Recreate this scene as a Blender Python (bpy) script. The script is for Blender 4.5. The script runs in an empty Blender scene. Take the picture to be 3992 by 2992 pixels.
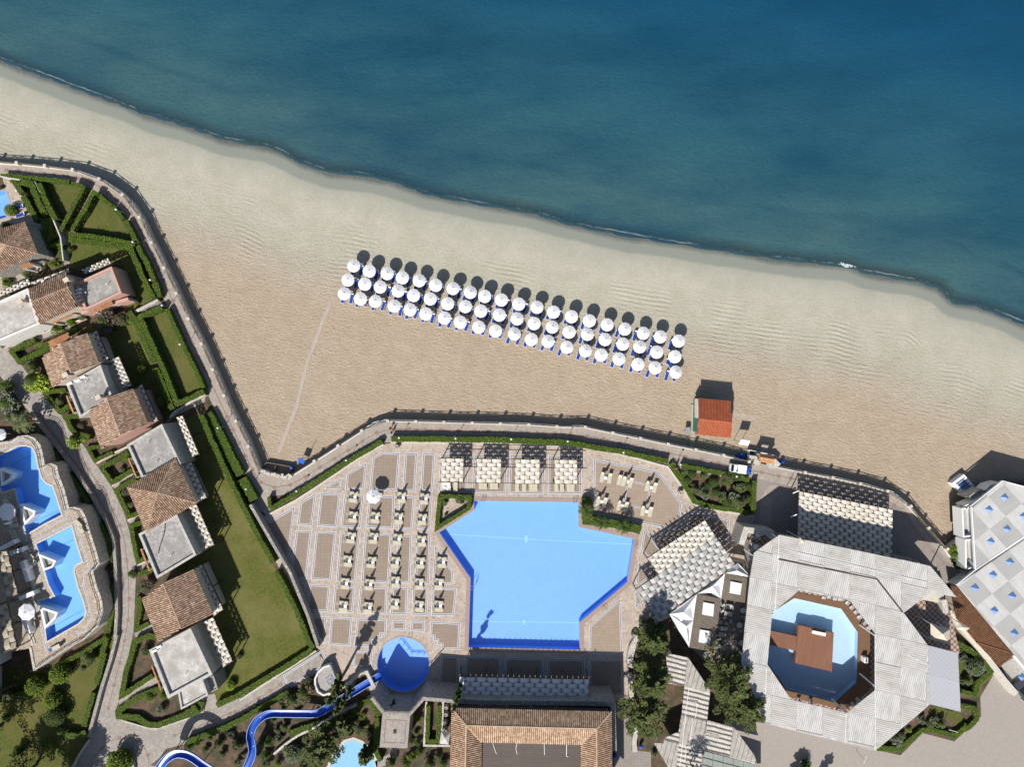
import bpy, bmesh, math, random
import numpy as np
from mathutils import Vector, Matrix
from mathutils.geometry import tessellate_polygon
R = math.radians
random.seed(7)
sc = bpy.context.scene
COL = sc.collection
# ------------------------------------------------------------------ camera, sky, sun, exposure
S = 0.045          # metres on the ground per pixel of the 3992 px wide survey of the place
H = 105.0          # flying height
SUN_AZ = 27.0      # shadows fall to the north, 27 degrees towards east
SUN_EL = 46.0
cd = bpy.data.cameras.new('camera'); cam = bpy.data.objects.new('camera', cd); COL.objects.link(cam)
cam.location = (0, 0, H); cam.rotation_euler = (0, 0, 0)
cd.sensor_width = 36; cd.lens = 36*H/(3992*S); cd.clip_start = 1; cd.clip_end = 9000
sc.camera = cam
w = bpy.data.worlds.new('World'); sc.world = w; w.use_nodes = True
nt = w.node_tree; bg = nt.nodes['Background']
sky = nt.nodes.new('ShaderNodeTexSky'); sky.sky_type = 'NISHITA'; sky.sun_disc = False
sky.sun_elevation = R(SUN_EL); sky.sun_rotation = R(180+SUN_AZ)
nt.links.new(sky.outputs[0], bg.inputs[0]); bg.inputs[1].default_value = 0.078
sl = bpy.data.lights.new('sun', 'SUN'); sl.energy = 4.9; sl.angle = R(0.5); sl.color = (1, .965, .91)
sun = bpy.data.objects.new('sun', sl); COL.objects.link(sun)
sd = Vector((math.sin(R(SUN_AZ))*math.cos(R(SUN_EL)), math.cos(R(SUN_AZ))*math.cos(R(SUN_EL)), -math.sin(R(SUN_EL))))
sun.rotation_euler = sd.to_track_quat('-Z', 'Y').to_euler()
sc.view_settings.view_transform = 'Standard'; sc.view_settings.look = 'None'
sc.view_settings.exposure = 0.32; sc.view_settings.gamma = 1
sc.cycles.max_bounces = 6; sc.cycles.transparent_max_bounces = 8

# ------------------------------------------------------------------ survey coordinates
def W(p, z=0.0):
    k = S*(H-z)/H
    return Vector(((p[0]-1996)*k, (1496-p[1])*k, z))
ZO = dict(A=(0,600),B=(0,1100),C=(0,1600),D=(0,2392),E=(700,1600),F=(700,2200),G=(1400,1600),H=(1400,2392),
          I=(2100,1600),J=(2100,2100),K=(2100,2392),L=(2600,1400),M=(2800,1800),N=(2800,2392),O=(3192,1700),
          P=(3192,2250),Q=(3192,2600),R=(0,1980),S=(600,2560))
K_ = 2.764
def q(key, s):
    """survey sheet letter + 'x,y x,y' -> list of survey points"""
    out = []
    for t in s.split():
        x, y = t.split(',')
        x = float(x); y = float(y)
        if key == 'n': out.append((x, y))
        else: out.append((ZO[key][0]+x/K_, ZO[key][1]+y/K_))
    return out
def qq(*parts):
    """several 'K x,y x,y' strings joined"""
    o = []
    for s in parts:
        k, r = s.split(' ', 1); o += q(k, r)
    return o
ORD = ['first','second','third','fourth','fifth','sixth','seventh','eighth','ninth','tenth','eleventh','twelfth','thirteenth',
       'fourteenth','fifteenth','sixteenth','seventeenth','eighteenth','nineteenth','twentieth','twenty-first','twenty-second','twenty-third','twenty-fourth','twenty-fifth']

# ------------------------------------------------------------------ tagging
def tag(o, label=None, cat=None, group=None, kind=None):
    if label: o['label'] = label
    if cat: o['category'] = cat
    if group: o['group'] = group
    if kind: o['kind'] = kind
    return o
def empty(name, loc, label, cat, group=None, rz=0):
    o = bpy.data.objects.new(name, None); COL.objects.link(o); o.location = loc; o.rotation_euler = (0,0,rz)
    o.empty_display_size = .3
    return tag(o, label, cat, group)
def kids(o): return list(o.children)
def copy_tree(o, parent=None):
    c = o.copy(); COL.objects.link(c); c.parent = parent
    if parent: c.matrix_parent_inverse = o.matrix_parent_inverse.copy()
    for ch in kids(o): copy_tree(ch, c)
    return c

# ------------------------------------------------------------------ mesh collector
class MB:
    def __init__(s): s.v = []; s.f = []; s.m = []; s.uv = {}
    def face(s, pts, m=0, uv=None):
        b = len(s.v); s.v += [tuple(p) for p in pts]; s.f.append(tuple(range(b, b+len(pts)))); s.m.append(m)
        if uv: s.uv[len(s.f)-1] = uv
    def prism(s, top, z0, m=0, side=None):
        """top: list of Vectors (any z), sides drop to z0"""
        n = len(top); b = len(s.v)
        a = sum(top[i].x*top[(i+1)%n].y-top[(i+1)%n].x*top[i].y for i in range(n))
        if a < 0: top = top[::-1]
        s.v += [tuple(p) for p in top] + [(p.x, p.y, z0) for p in top]
        s.f.append(tuple(range(b, b+n))); s.m.append(m)
        for i in range(n):
            j = (i+1) % n
            s.f.append((b+j, b+i, b+n+i, b+n+j)); s.m.append(m if side is None else side)
    def box(s, c, d, rz=0, m=0, M=None):
        cx, cy, cz = c; dx, dy, dz = d[0]/2, d[1]/2, d[2]/2
        P = []
        for (x, y, z) in ((-dx,-dy,-dz),(dx,-dy,-dz),(dx,dy,-dz),(-dx,dy,-dz),(-dx,-dy,dz),(dx,-dy,dz),(dx,dy,dz),(-dx,dy,dz)):
            if M is not None: v = M @ Vector((x, y, z)); P.append((v.x+cx, v.y+cy, v.z+cz))
            else: P.append((cx+x*math.cos(rz)-y*math.sin(rz), cy+x*math.sin(rz)+y*math.cos(rz), cz+z))
        b = len(s.v); s.v += P
        for f in ((3,2,1,0),(4,5,6,7),(0,1,5,4),(1,2,6,5),(2,3,7,6),(3,0,4,7)):
            s.f.append(tuple(b+i for i in f)); s.m.append(m)
    def bar(s, a, b_, wd, h=None, m=0):
        a = Vector(a); b_ = Vector(b_); d = b_-a; L = d.length
        if L < 1e-6: return
        M = d.to_track_quat('X', 'Z').to_matrix()
        s.box((a+b_)/2, (L, wd, h if h else wd), M=M, m=m)
    def cyl(s, a, b_, r0, r1=None, n=8, m=0, cap=True):
        a = Vector(a); b_ = Vector(b_); r1 = r0 if r1 is None else r1
        Q = (b_-a).to_track_quat('Z', 'Y').to_matrix(); b = len(s.v)
        for c, r in ((a, r0), (b_, r1)):
            for i in range(n):
                t = 2*math.pi*i/n; s.v.append(tuple(c+Q@Vector((r*math.cos(t), r*math.sin(t), 0))))
        for i in range(n):
            j = (i+1) % n; s.f.append((b+i, b+j, b+n+j, b+n+i)); s.m.append(m)
        if cap:
            s.f.append(tuple(b+n+i for i in range(n))); s.m.append(m)
            s.f.append(tuple(b+i for i in range(n))[::-1]); s.m.append(m)
    def lathe(s, prof, c=(0,0,0), n=12, m=0, ph=0):
        b = len(s.v)
        for (r, z) in prof:
            for i in range(n):
                t = 2*math.pi*i/n+ph; s.v.append((c[0]+r*math.cos(t), c[1]+r*math.sin(t), c[2]+z))
        for k in range(len(prof)-1):
            for i in range(n):
                j = (i+1) % n; s.f.append((b+k*n+i, b+k*n+j, b+(k+1)*n+j, b+(k+1)*n+i)); s.m.append(m)
    def ribbon(s, pts, wd, z0, z1, m=0, closed=False, side=None):
        """pts: xy Vectors; wall of width wd from z0 to z1 (z1 may be a list)"""
        n = len(pts); L = []; Rr = []
        for i, p in enumerate(pts):
            a = pts[(i-1) % n] if (closed or i > 0) else p
            c = pts[(i+1) % n] if (closed or i < n-1) else p
            d1 = (p-a).to_2d(); d2 = (c-p).to_2d()
            if d1.length < 1e-9: d1 = d2
            if d2.length < 1e-9: d2 = d1
            d1.normalize(); d2.normalize(); t = d1+d2
            if t.length < .2: t = d2
            t.normalize(); nn = Vector((-t.y, t.x)); k = 1/max(.4, nn.dot(Vector((-d1.y, d1.x))))
            ww = wd[i] if isinstance(wd, (list, tuple)) else wd
            L.append(p.to_2d()+nn*ww/2*k); Rr.append(p.to_2d()-nn*ww/2*k)
        zz = z1 if isinstance(z1, (list, tuple)) else [z1]*n
        b = len(s.v)
        for i in range(n):
            s.v += [(L[i].x, L[i].y, zz[i]), (Rr[i].x, Rr[i].y, zz[i])]
            if z0 is not None: s.v += [(L[i].x, L[i].y, z0), (Rr[i].x, Rr[i].y, z0)]
        st = 4 if z0 is not None else 2
        sm = m if side is None else side
        for i in range(n if closed else n-1):
            a = b+st*i; c = b+st*((i+1) % n)
            s.f.append((a+1, c+1, c, a)); s.m.append(m)
            if z0 is not None:
                s.f.append((a, c, c+2, a+2)); s.m.append(sm)
                s.f.append((c+1, a+1, a+3, c+3)); s.m.append(sm)
        if z0 is not None and not closed:
            s.f.append((b, b+2, b+3, b+1)); s.m.append(sm)
            e = b+st*(n-1); s.f.append((e+1, e+3, e+2, e)); s.m.append(sm)
    def build(s, name, mats, parent=None, smooth=False, loc=None):
        if not isinstance(mats, (list, tuple)): mats = [mats]
        me = bpy.data.meshes.new(name)
        me.from_pydata(s.v, [], s.f)
        for mt in mats: me.materials.append(mt)
        me.polygons.foreach_set('material_index', s.m)
        if smooth: me.polygons.foreach_set('use_smooth', [True]*len(me.polygons))
        if s.uv:
            ul = me.uv_layers.new(name='UVMap')
            for i, uv in s.uv.items():
                for k, li in enumerate(me.polygons[i].loop_indices): ul.data[li].uv = uv[k]
        me.update()
        o = bpy.data.objects.new(name, me); COL.objects.link(o)
        if parent is not None: o.parent = parent
        if loc is not None: o.location = loc
        return o

def to_local(mb, o):
    """shift collected world vertices into the frame of empty o (no rotation)"""
    x, y, z = o.location
    mb.v = [(a-x, b-y, c-z) for a, b, c in mb.v]
    return mb
def part(mb, name, mats, parent, **k): return to_local(mb, parent).build(name, mats, parent, **k)

def sheet(name, outer, z, mat, holes=(), kind='structure', outer_is_world=False):
    po = [W(p, z) for p in outer]; ph = [[W(p, z) for p in h] for h in holes]
    allv = po + [v for h in ph for v in h]
    tris = tessellate_polygon([po]+ph)
    me = bpy.data.meshes.new(name); fs = []
    for t in tris:
        a, b, c = [allv[i] for i in t]
        cr = (b-a).cross(c-a).z
        if abs(cr) < 1e-9: continue
        fs.append(t if cr > 0 else t[::-1])
    me.from_pydata([tuple(v) for v in allv], [], fs); me.materials.append(mat); me.update()
    o = bpy.data.objects.new(name, me); COL.objects.link(o); o['kind'] = kind
    return o
def inset(P, d):
    """inset a polygon of Vectors (same z)"""
    n = len(P); a = sum(P[i].x*P[(i+1)%n].y-P[(i+1)%n].x*P[i].y for i in range(n)); sg = 1 if a > 0 else -1
    out = []
    for i in range(n):
        p0, p1, p2 = P[i-1].to_2d(), P[i].to_2d(), P[(i+1)%n].to_2d()
        d1 = (p1-p0).normalized(); d2 = (p2-p1).normalized()
        n1 = Vector((-d1.y, d1.x))*sg; n2 = Vector((-d2.y, d2.x))*sg
        k = n1+n2
        if k.length < .1: k = n1.copy()
        k.normalize(); l = d/max(.35, k.dot(n1)); r = p1+k*l
        out.append(Vector((r.x, r.y, P[i].z)))
    return out

# ------------------------------------------------------------------ materials
def newmat(name):
    m = bpy.data.materials.new(name); m.use_nodes = True
    return m, m.node_tree, m.node_tree.nodes['Principled BSDF']
def mixc(nt, fac, a, b, mode='MIX'):
    n = nt.nodes.new('ShaderNodeMix'); n.data_type = 'RGBA'; n.blend_type = mode
    for sock, val in ((n.inputs[0], fac), (n.inputs[6], a), (n.inputs[7], b)):
        if hasattr(val, 'is_output'): nt.links.new(val, sock)
        elif isinstance(val, (int, float)): sock.default_value = val
        else: sock.default_value = (*val, 1)
    return n.outputs[2]
def math_(nt, op, a, b=None, clamp=False):
    n = nt.nodes.new('ShaderNodeMath'); n.operation = op; n.use_clamp = clamp
    for i, v in enumerate((a, b)):
        if v is None: continue
        if hasattr(v, 'is_output'): nt.links.new(v, n.inputs[i])
        else: n.inputs[i].default_value = v
    return n.outputs[0]
def ramp(nt, fac, stops, interp='LINEAR'):
    n = nt.nodes.new('ShaderNodeValToRGB'); cr = n.color_ramp; cr.interpolation = interp
    while len(cr.elements) < len(stops): cr.elements.new(.5)
    for e, (p, c) in zip(cr.elements, stops):
        e.position = p; e.color = (c, c, c, 1) if isinstance(c, (int, float)) else (*c, 1)
    nt.links.new(fac, n.inputs[0]); return n.outputs[0]
def noise(nt, vec, scale, detail=3, rough=.55):
    n = nt.nodes.new('ShaderNodeTexNoise'); n.inputs['Scale'].default_value = scale
    n.inputs['Detail'].default_value = detail; n.inputs['Roughness'].default_value = rough
    nt.links.new(vec, n.inputs['Vector']); return n.outputs['Fac']
def pos(nt):
    return nt.nodes.new('ShaderNodeNewGeometry').outputs['Position']
def objc(nt):
    return nt.nodes.new('ShaderNodeTexCoord').outputs['Object']
def bump(nt, hgt, dist, strength=1.0):
    n = nt.nodes.new('ShaderNodeBump'); n.inputs['Distance'].default_value = dist; n.inputs['Strength'].default_value = strength
    nt.links.new(hgt, n.inputs['Height']); return n.outputs[0]
def simple(name, col, col2=None, scale=2.0, rough=.8, bmp=0.0, bscale=8, spec=.3, big=None, metal=0, emit=None):
    m, nt, b = newmat(name)
    col2 = col2 or tuple(c*.8 for c in col)
    p = pos(nt)
    f = ramp(nt, noise(nt, p, scale, 5, .65), [(.32, col2), (.68, col)])
    if big: f = mixc(nt, ramp(nt, noise(nt, p, big[0], 3), [(.4, 0), (.65, 1)]), f, big[1])
    nt.links.new(f, b.inputs['Base Color'])
    b.inputs['Roughness'].default_value = rough; b.inputs['Specular IOR Level'].default_value = spec
    b.inputs['Metallic'].default_value = metal
    if bmp: nt.links.new(bump(nt, noise(nt, p, bscale, 4, .7), bmp), b.inputs['Normal'])
    return m
def leafmat(name, dark, mid, light):
    m, nt, b = newmat(name)
    g = nt.nodes.new('ShaderNodeNewGeometry')
    c = ramp(nt, g.outputs['Random Per Island'], [(0, dark), (.55, mid), (1, light)])
    c = mixc(nt, ramp(nt, noise(nt, g.outputs['Position'], .5, 4, .7), [(.35, 0), (.7, .7)]), c, mid)
    nt.links.new(c, b.inputs['Base Color']); b.inputs['Roughness'].default_value = .75
    b.inputs['Specular IOR Level'].default_value = .12
    return m
def voro_paving(name, cols, scale, grout, gw=.06, rough=.85, bmp=.01, tint=None):
    m, nt, b = newmat(name); p = pos(nt)
    v = nt.nodes.new('ShaderNodeTexVoronoi'); v.inputs['Scale'].default_value = scale; nt.links.new(p, v.inputs['Vector'])
    v2 = nt.nodes.new('ShaderNodeTexVoronoi'); v2.feature = 'DISTANCE_TO_EDGE'; v2.inputs['Scale'].default_value = scale; nt.links.new(p, v2.inputs['Vector'])
    sx = nt.nodes.new('ShaderNodeSeparateColor'); nt.links.new(v.outputs['Color'], sx.inputs[0])
    n = len(cols); c = ramp(nt, sx.outputs[0], [(i/(n-1), cc) for i, cc in enumerate(cols)])
    e = ramp(nt, v2.outputs['Distance'], [(0, 1), (gw, 0)])
    c = mixc(nt, e, c, grout)
    c = mixc(nt, ramp(nt, noise(nt, p, .35, 4, .65), [(.4, 0), (.7, .35)]), c, tint or tuple(x*.6 for x in cols[0]))
    nt.links.new(c, b.inputs['Base Color']); b.inputs['Roughness'].default_value = rough
    b.inputs['Specular IOR Level'].default_value = .25
    if bmp: nt.links.new(bump(nt, v2.outputs['Distance'], bmp), b.inputs['Normal'])
    return m
def grid_paving(name, c1, c2, joint, size, rz=0, jw=.04, rough=.85, var=.35, weather=None):
    m, nt, b = newmat(name); p = pos(nt)
    mp = nt.nodes.new('ShaderNodeMapping'); mp.inputs['Rotation'].default_value = (0, 0, rz); nt.links.new(p, mp.inputs[0])
    br = nt.nodes.new('ShaderNodeTexBrick'); nt.links.new(mp.outputs[0], br.inputs[0])
    br.offset = 0; br.inputs['Color1'].default_value = (*c1, 1); br.inputs['Color2'].default_value = (*c2, 1); br.inputs['Mortar'].default_value = (*joint, 1)
    br.inputs['Scale'].default_value = 1; br.inputs['Brick Width'].default_value = size; br.inputs['Row Height'].default_value = size
    br.inputs['Mortar Size'].default_value = jw*size; br.inputs['Bias'].default_value = 0
    c = mixc(nt, ramp(nt, noise(nt, p, .6, 5, .7), [(.35, 0), (.75, var)]), br.outputs['Color'], weather or tuple(x*.6 for x in c1))
    c = mixc(nt, ramp(nt, noise(nt, p, 9, 2, .7), [(.4, 0), (.8, .25)]), c, tuple(x*.6 for x in c1))
    nt.links.new(c, b.inputs['Base Color']); b.inputs['Roughness'].default_value = rough
    b.inputs['Specular IOR Level'].default_value = .25
    return m
MT = {}
MT['stone_white'] = simple('white_stone', (.62,.58,.50), (.36,.33,.28), 6, .9, .02, 12)
MT['plaster'] = simple('white_plaster', (.66,.64,.60), (.55,.53,.49), 1.5, .85)
MT['plaster_pink'] = simple('pink_plaster', (.50,.30,.24), (.44,.27,.22), 1.2, .9)
MT['plaster_cream'] = simple('cream_plaster', (.56,.48,.38), (.47,.40,.32), 1.2, .9)
MT['parapet'] = simple('parapet_render', (.50,.48,.44), (.33,.32,.30), 1.8, .9)
MT['roofflat'] = simple('weathered_roof_felt', (.46,.44,.41), (.20,.19,.175), 1.9, .95, .02, 4, big=(.5, (.25,.235,.215)))
MT['roofflat2'] = simple('pale_roof_felt', (.57,.55,.52), (.33,.31,.28), 1.6, .95, .02, 4, big=(.45, (.33,.305,.275)))
MT['wood_dark'] = simple('dark_wood', (.075,.05,.034), (.045,.03,.02), 3, .8)
MT['wood_grey'] = simple('grey_wood', (.21,.17,.13), (.12,.10,.08), 3, .85)
MT['railwood'] = simple('rail_wood', (.20,.15,.10), (.13,.10,.07), 2, .85)
MT['white_paint'] = simple('white_paint', (.78,.78,.76), (.7,.7,.68), 3, .5)
MT['canvas'] = simple('white_canvas', (.74,.735,.73), (.64,.635,.635), .9, .9)
MT['canvas_grey'] = simple('grey_canvas', (.50,.49,.47), (.36,.35,.33), 1.5, .9)
MT['canvas_beige'] = simple('beige_canvas', (.58,.50,.40), (.50,.43,.34), 1.0, .9)
MT['shade_cloth'] = simple('shade_cloth', (.66,.62,.55), (.56,.52,.46), 1.6, .95, big=(.5, (.57,.51,.42)))
MT['shade_cloth2'] = simple('weathered_shade_cloth', (.40,.36,.28), (.30,.26,.19), 1.6, .95)
MT['mesh_beige'] = simple('beige_mesh', (.52,.48,.36), (.44,.41,.31), 4, .85)
MT['blue_fabric'] = simple('blue_fabric', (.012,.055,.32), (.010,.04,.22), 4, .8)
MT['blue_bright'] = simple('bright_blue_plastic', (.01,.10,.50), (.01,.07,.36), 3, .5)
MT['concrete'] = simple('concrete', (.36,.34,.31), (.27,.255,.235), 2, .9)
MT['metal'] = simple('galvanised_metal', (.35,.35,.35), (.28,.28,.28), 4, .4, metal=.6)
MT['steel'] = simple('polished_steel', (.6,.6,.6), (.5,.5,.5), 4, .25, metal=.9)
MT['glass_dark'] = simple('dark_glass', (.02,.025,.03), (.015,.02,.022), 3, .08, spec=.6)
MT['black'] = simple('black_rubber', (.015,.015,.015), (.01,.01,.01), 3, .7)
MT['car_paint'] = simple('car_paint', (.05,.055,.07), (.045,.05,.06), 3, .25, spec=.6)
MT['red'] = simple('red_paint', (.45,.04,.03), (.4,.035,.03), 3, .5)
MT['skin'] = simple('skin', (.50,.27,.18), (.45,.24,.16), 3, .6)
MT['hair'] = simple('hair', (.03,.02,.015), (.02,.015,.01), 3, .6)
MT['pinkcloth'] = simple('pink_cloth', (.55,.08,.14), (.5,.07,.12), 3, .9)
MT['bluecloth'] = simple('blue_cloth', (.06,.12,.30), (.05,.10,.26), 3, .9)
MT['darkcloth'] = simple('dark_cloth', (.02,.02,.025), (.015,.015,.02), 3, .9)
MT['soil'] = simple('red_soil', (.17,.105,.07), (.075,.052,.035), 1.6, .95, .05, 4, big=(.45,(.05,.05,.025)))
MT['grass'] = None
def grassmat(name, a, b_, c_):
    m, nt, b = newmat(name); p = pos(nt)
    c = ramp(nt, noise(nt, p, 2.2, 6, .75), [(.34, a), (.66, b_)])
    c = mixc(nt, ramp(nt, noise(nt, p, .16, 3, .6), [(.42, 0), (.62, .75)]), c, c_)
    c = mixc(nt, ramp(nt, noise(nt, p, 11, 2, .8), [(.45, 0), (.7, .45)]), c, tuple(x*.45 for x in a))
    nt.links.new(c, b.inputs['Base Color']); b.inputs['Roughness'].default_value = .95; b.inputs['Specular IOR Level'].default_value = .05
    nt.links.new(bump(nt, noise(nt, p, 9, 3, .7), .05), b.inputs['Normal'])
    return m
MT['grass'] = grassmat('lawn_grass', (.07,.082,.018), (.14,.145,.038), (.175,.155,.062))
MT['grass_green'] = grassmat('green_lawn', (.06,.075,.018), (.12,.13,.035), (.14,.125,.045))
MT['hedge'] = leafmat('hedge_leaves', (.035,.062,.006), (.11,.16,.012), (.20,.27,.028))
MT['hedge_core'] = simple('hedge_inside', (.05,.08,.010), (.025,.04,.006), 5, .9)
MT['leaf_lime'] = leafmat('lime_leaves', (.07,.10,.01), (.20,.27,.025), (.34,.42,.06))
MT['leaf_olive'] = leafmat('olive_leaves', (.04,.05,.02), (.095,.11,.045), (.17,.18,.09))
MT['leaf_dark'] = leafmat('dark_leaves', (.018,.03,.008), (.045,.07,.016), (.085,.12,.03))
MT['leaf_grey'] = leafmat('grey_leaves', (.06,.075,.045), (.13,.15,.10), (.20,.22,.16))
MT['leaf_pine'] = leafmat('pine_needles', (.025,.038,.010), (.075,.095,.026), (.15,.17,.06))
MT['leaf_brown'] = leafmat('dry_twigs', (.05,.04,.03), (.11,.085,.06), (.17,.14,.10))
MT['flower'] = leafmat('oleander', (.03,.05,.02), (.08,.10,.04), (.38,.13,.15))
MT['bark'] = simple('bark', (.14,.11,.085), (.08,.06,.05), 5, .9)
MT['terrace_stone'] = voro_paving('crazy_paving', [(.34,.27,.215), (.43,.345,.28), (.38,.31,.25), (.29,.23,.185)], 2.4, (.56,.50,.44), .06)
MT['promenade'] = voro_paving('promenade_paving', [(.33,.285,.235), (.395,.33,.265), (.28,.26,.24), (.37,.315,.255)], 2.6, (.25,.22,.19), .06)
MT['lane'] = voro_paving('lane_paving', [(.32,.285,.245), (.385,.335,.28), (.27,.25,.235), (.345,.305,.26)], 2.4, (.21,.19,.17), .07)
MT['villa_terrace'] = voro_paving('villa_terrace_paving', [(.30,.235,.175), (.36,.285,.215), (.26,.205,.155)], 2.2, (.60,.55,.46), .07)
MT['drystone'] = voro_paving('rubble_stone', [(.36,.33,.29), (.28,.26,.235), (.44,.41,.36)], 3.0, (.13,.12,.11), .12, bmp=.04)
MT['drystone_light'] = voro_paving('pale_rubble_stone', [(.58,.54,.47), (.46,.42,.36), (.66,.62,.55)], 3.2, (.26,.24,.21), .12, bmp=.04)
MT['panel'] = grid_paving('brown_pebble_tiles', (.295,.232,.178), (.265,.208,.160), (.20,.155,.12), .55, var=.3)
MT['panel_light'] = grid_paving('sun_bleached_tiles', (.34,.265,.20), (.31,.24,.18), (.245,.19,.14), .55, var=.25)
MT['coping'] = simple('pool_coping', (.34,.25,.21), (.27,.20,.165), 3, .8)
MT['line_white'] = simple('white_tile_line', (.60,.58,.55), (.46,.44,.41), 3, .6)
MT['line_blue'] = simple('blue_tile_line', (.06,.085,.22), (.05,.07,.17), 3, .6)
MT['line_red'] = simple('red_brick_line', (.27,.13,.10), (.22,.11,.085), 3, .8)
MT['brick_court'] = grid_paving('brick_court', (.30,.26,.225), (.25,.22,.20), (.18,.16,.14), .5, var=.4)
MT['check'] = None
MT['forecourt'] = grid_paving('forecourt_blocks', (.35,.305,.265), (.31,.275,.24), (.25,.22,.19), .35, R(12), var=.25, weather=(.27,.255,.24))
m, nt, b = newmat('red_white_tiles'); ck = nt.nodes.new('ShaderNodeTexChecker'); nt.links.new(pos(nt), ck.inputs[0])
ck.inputs['Scale'].default_value = 2.1; ck.inputs[1].default_value = (.20,.085,.055,1); ck.inputs[2].default_value = (.36,.31,.26,1)
nt.links.new(ck.outputs[0], b.inputs['Base Color']); b.inputs['Roughness'].default_value = .6; MT['check'] = m
def poolmat(name, c):
    return simple(name, c, tuple(x*.93 for x in c), .8, .55)
MT['pool_blue'] = poolmat('blue_pool_paint', (.225,.44,.92))
MT['pool_deep'] = poolmat('deep_blue_pool_paint', (.045,.25,.72))
MT['pool_villa'] = poolmat('villa_pool_paint', (.20,.47,.90))
MT['pool_pale'] = poolmat('pale_pool_paint', (.50,.64,.78))
MT['pool_pond'] = poolmat('pond_paint', (.22,.45,.60))
def watermat(name, tint, rip=.012, sc_=2.5):
    m, nt, b = newmat(name); nt.nodes.remove(b)
    out = [n for n in nt.nodes if n.type == 'OUTPUT_MATERIAL'][0]
    tr = nt.nodes.new('ShaderNodeBsdfTransparent'); tr.inputs[0].default_value = (*tint, 1)
    gl = nt.nodes.new('ShaderNodeBsdfGlossy'); gl.inputs['Roughness'].default_value = .05
    fr = nt.nodes.new('ShaderNodeFresnel'); fr.inputs[0].default_value = 1.33
    p = pos(nt); bn = bump(nt, noise(nt, p, sc_, 3, .6), rip)
    nt.links.new(bn, gl.inputs['Normal']); nt.links.new(bn, fr.inputs['Normal'])
    mx = nt.nodes.new('ShaderNodeMixShader'); nt.links.new(fr.outputs[0], mx.inputs[0]); nt.links.new(tr.outputs[0], mx.inputs[1]); nt.links.new(gl.outputs[0], mx.inputs[2])
    nt.links.new(mx.outputs[0], out.inputs[0]); return m
MT['water'] = watermat('pool_water', (.93,.97,1.0))
MT['slide'] = simple('blue_slide', (.008,.085,.48), (.006,.06,.36), .8, .28, spec=.5)
MT['slide_rim'] = simple('slide_rim', (.38,.52,.82), (.16,.32,.72), 1.5, .4)
MT['deckwood'] = None
def planks(name, c1, c2, gap, pitch, rz, grain=(14, .6)):
    m, nt, b = newmat(name); p = pos(nt)
    mp = nt.nodes.new('ShaderNodeMapping'); mp.inputs['Rotation'].default_value = (0, 0, rz); nt.links.new(p, mp.inputs[0])
    br = nt.nodes.new('ShaderNodeTexBrick'); nt.links.new(mp.outputs[0], br.inputs[0])
    br.inputs['Color1'].default_value = (*c1, 1); br.inputs['Color2'].default_value = (*c2, 1); br.inputs['Mortar'].default_value = (*gap, 1)
    br.inputs['Scale'].default_value = 1; br.inputs['Brick Width'].default_value = 3.4; br.inputs['Row Height'].default_value = pitch; br.inputs['Mortar Size'].default_value = pitch*.07
    sp = nt.nodes.new('ShaderNodeMapping'); sp.inputs['Scale'].default_value = (.5, 7, 1); nt.links.new(mp.outputs[0], sp.inputs[0])
    c = mixc(nt, ramp(nt, noise(nt, sp.outputs[0], 1.2, 4, .7), [(.35, 0), (.7, .6)]), br.outputs['Color'], tuple(x*.5 for x in c2))
    nt.links.new(c, b.inputs['Base Color']); b.inputs['Roughness'].default_value = .75
    return m
MT['stage'] = planks('stage_planks', (.26,.115,.06), (.21,.09,.048), (.10,.045,.025), .16, R(90+13))
MT['stage_h'] = planks('bridge_planks', (.25,.11,.058), (.20,.085,.045), (.10,.045,.025), .16, R(13))
MT['deck_brown'] = planks('brown_deck', (.20,.105,.05), (.16,.085,.04), (.08,.04,.02), .16, R(20))
MT['boardwalk'] = planks('bleached_boards', (.46,.385,.315), (.40,.33,.27), (.30,.245,.19), .25, R(90))
MT['roofdeck'] = planks('dark_roof_boards', (.105,.078,.062), (.085,.062,.05), (.05,.036,.03), .35, 0)
MT['slatbrown'] = planks('brown_slats', (.20,.15,.11), (.15,.115,.085), (.03,.022,.016), .2, R(90))
# roof tiles: barrels are real geometry, colour changes tile by tile
def tilemat(name, stops, pitch=.27):
    m, nt, b = newmat(name)
    uv = nt.nodes.new('ShaderNodeUVMap').outputs[0]
    sn = nt.nodes.new('ShaderNodeVectorMath'); sn.operation = 'SNAP'; sn.inputs[1].default_value = (pitch, .36, 1); nt.links.new(uv, sn.inputs[0])
    wn = nt.nodes.new('ShaderNodeTexWhiteNoise'); wn.noise_dimensions = '2D'; nt.links.new(sn.outputs[0], wn.inputs['Vector'])
    c = ramp(nt, wn.outputs['Value'], stops)
    c = mixc(nt, ramp(nt, noise(nt, pos(nt), .7, 5, .7), [(.36, 0), (.7, .55)]), c, tuple(x*.8 for x in stops[0][1]))
    sp = nt.nodes.new('ShaderNodeSeparateXYZ'); nt.links.new(uv, sp.inputs[0])
    fr = math_(nt, 'FRACT', math_(nt, 'DIVIDE', sp.outputs[1], .36))
    nt.links.new(c, b.inputs['Base Color']); b.inputs['Roughness'].default_value = .9; b.inputs['Specular IOR Level'].default_value = .15
    nt.links.new(bump(nt, fr, .05), b.inputs['Normal'])
    return m
MT['tiles'] = tilemat('clay_tiles', [(0, (.24,.145,.095)), (.3, (.34,.22,.15)), (.7, (.42,.29,.20)), (1, (.54,.43,.32))], .33)
MT['tiles_pale'] = tilemat('pale_clay_tiles', [(0, (.34,.21,.13)), (.3, (.44,.295,.195)), (.7, (.53,.38,.26)), (1, (.60,.48,.36))], .36)
MT['tiles_red'] = tilemat('red_tiles', [(0, (.36,.095,.045)), (1, (.46,.13,.065))])
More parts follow.
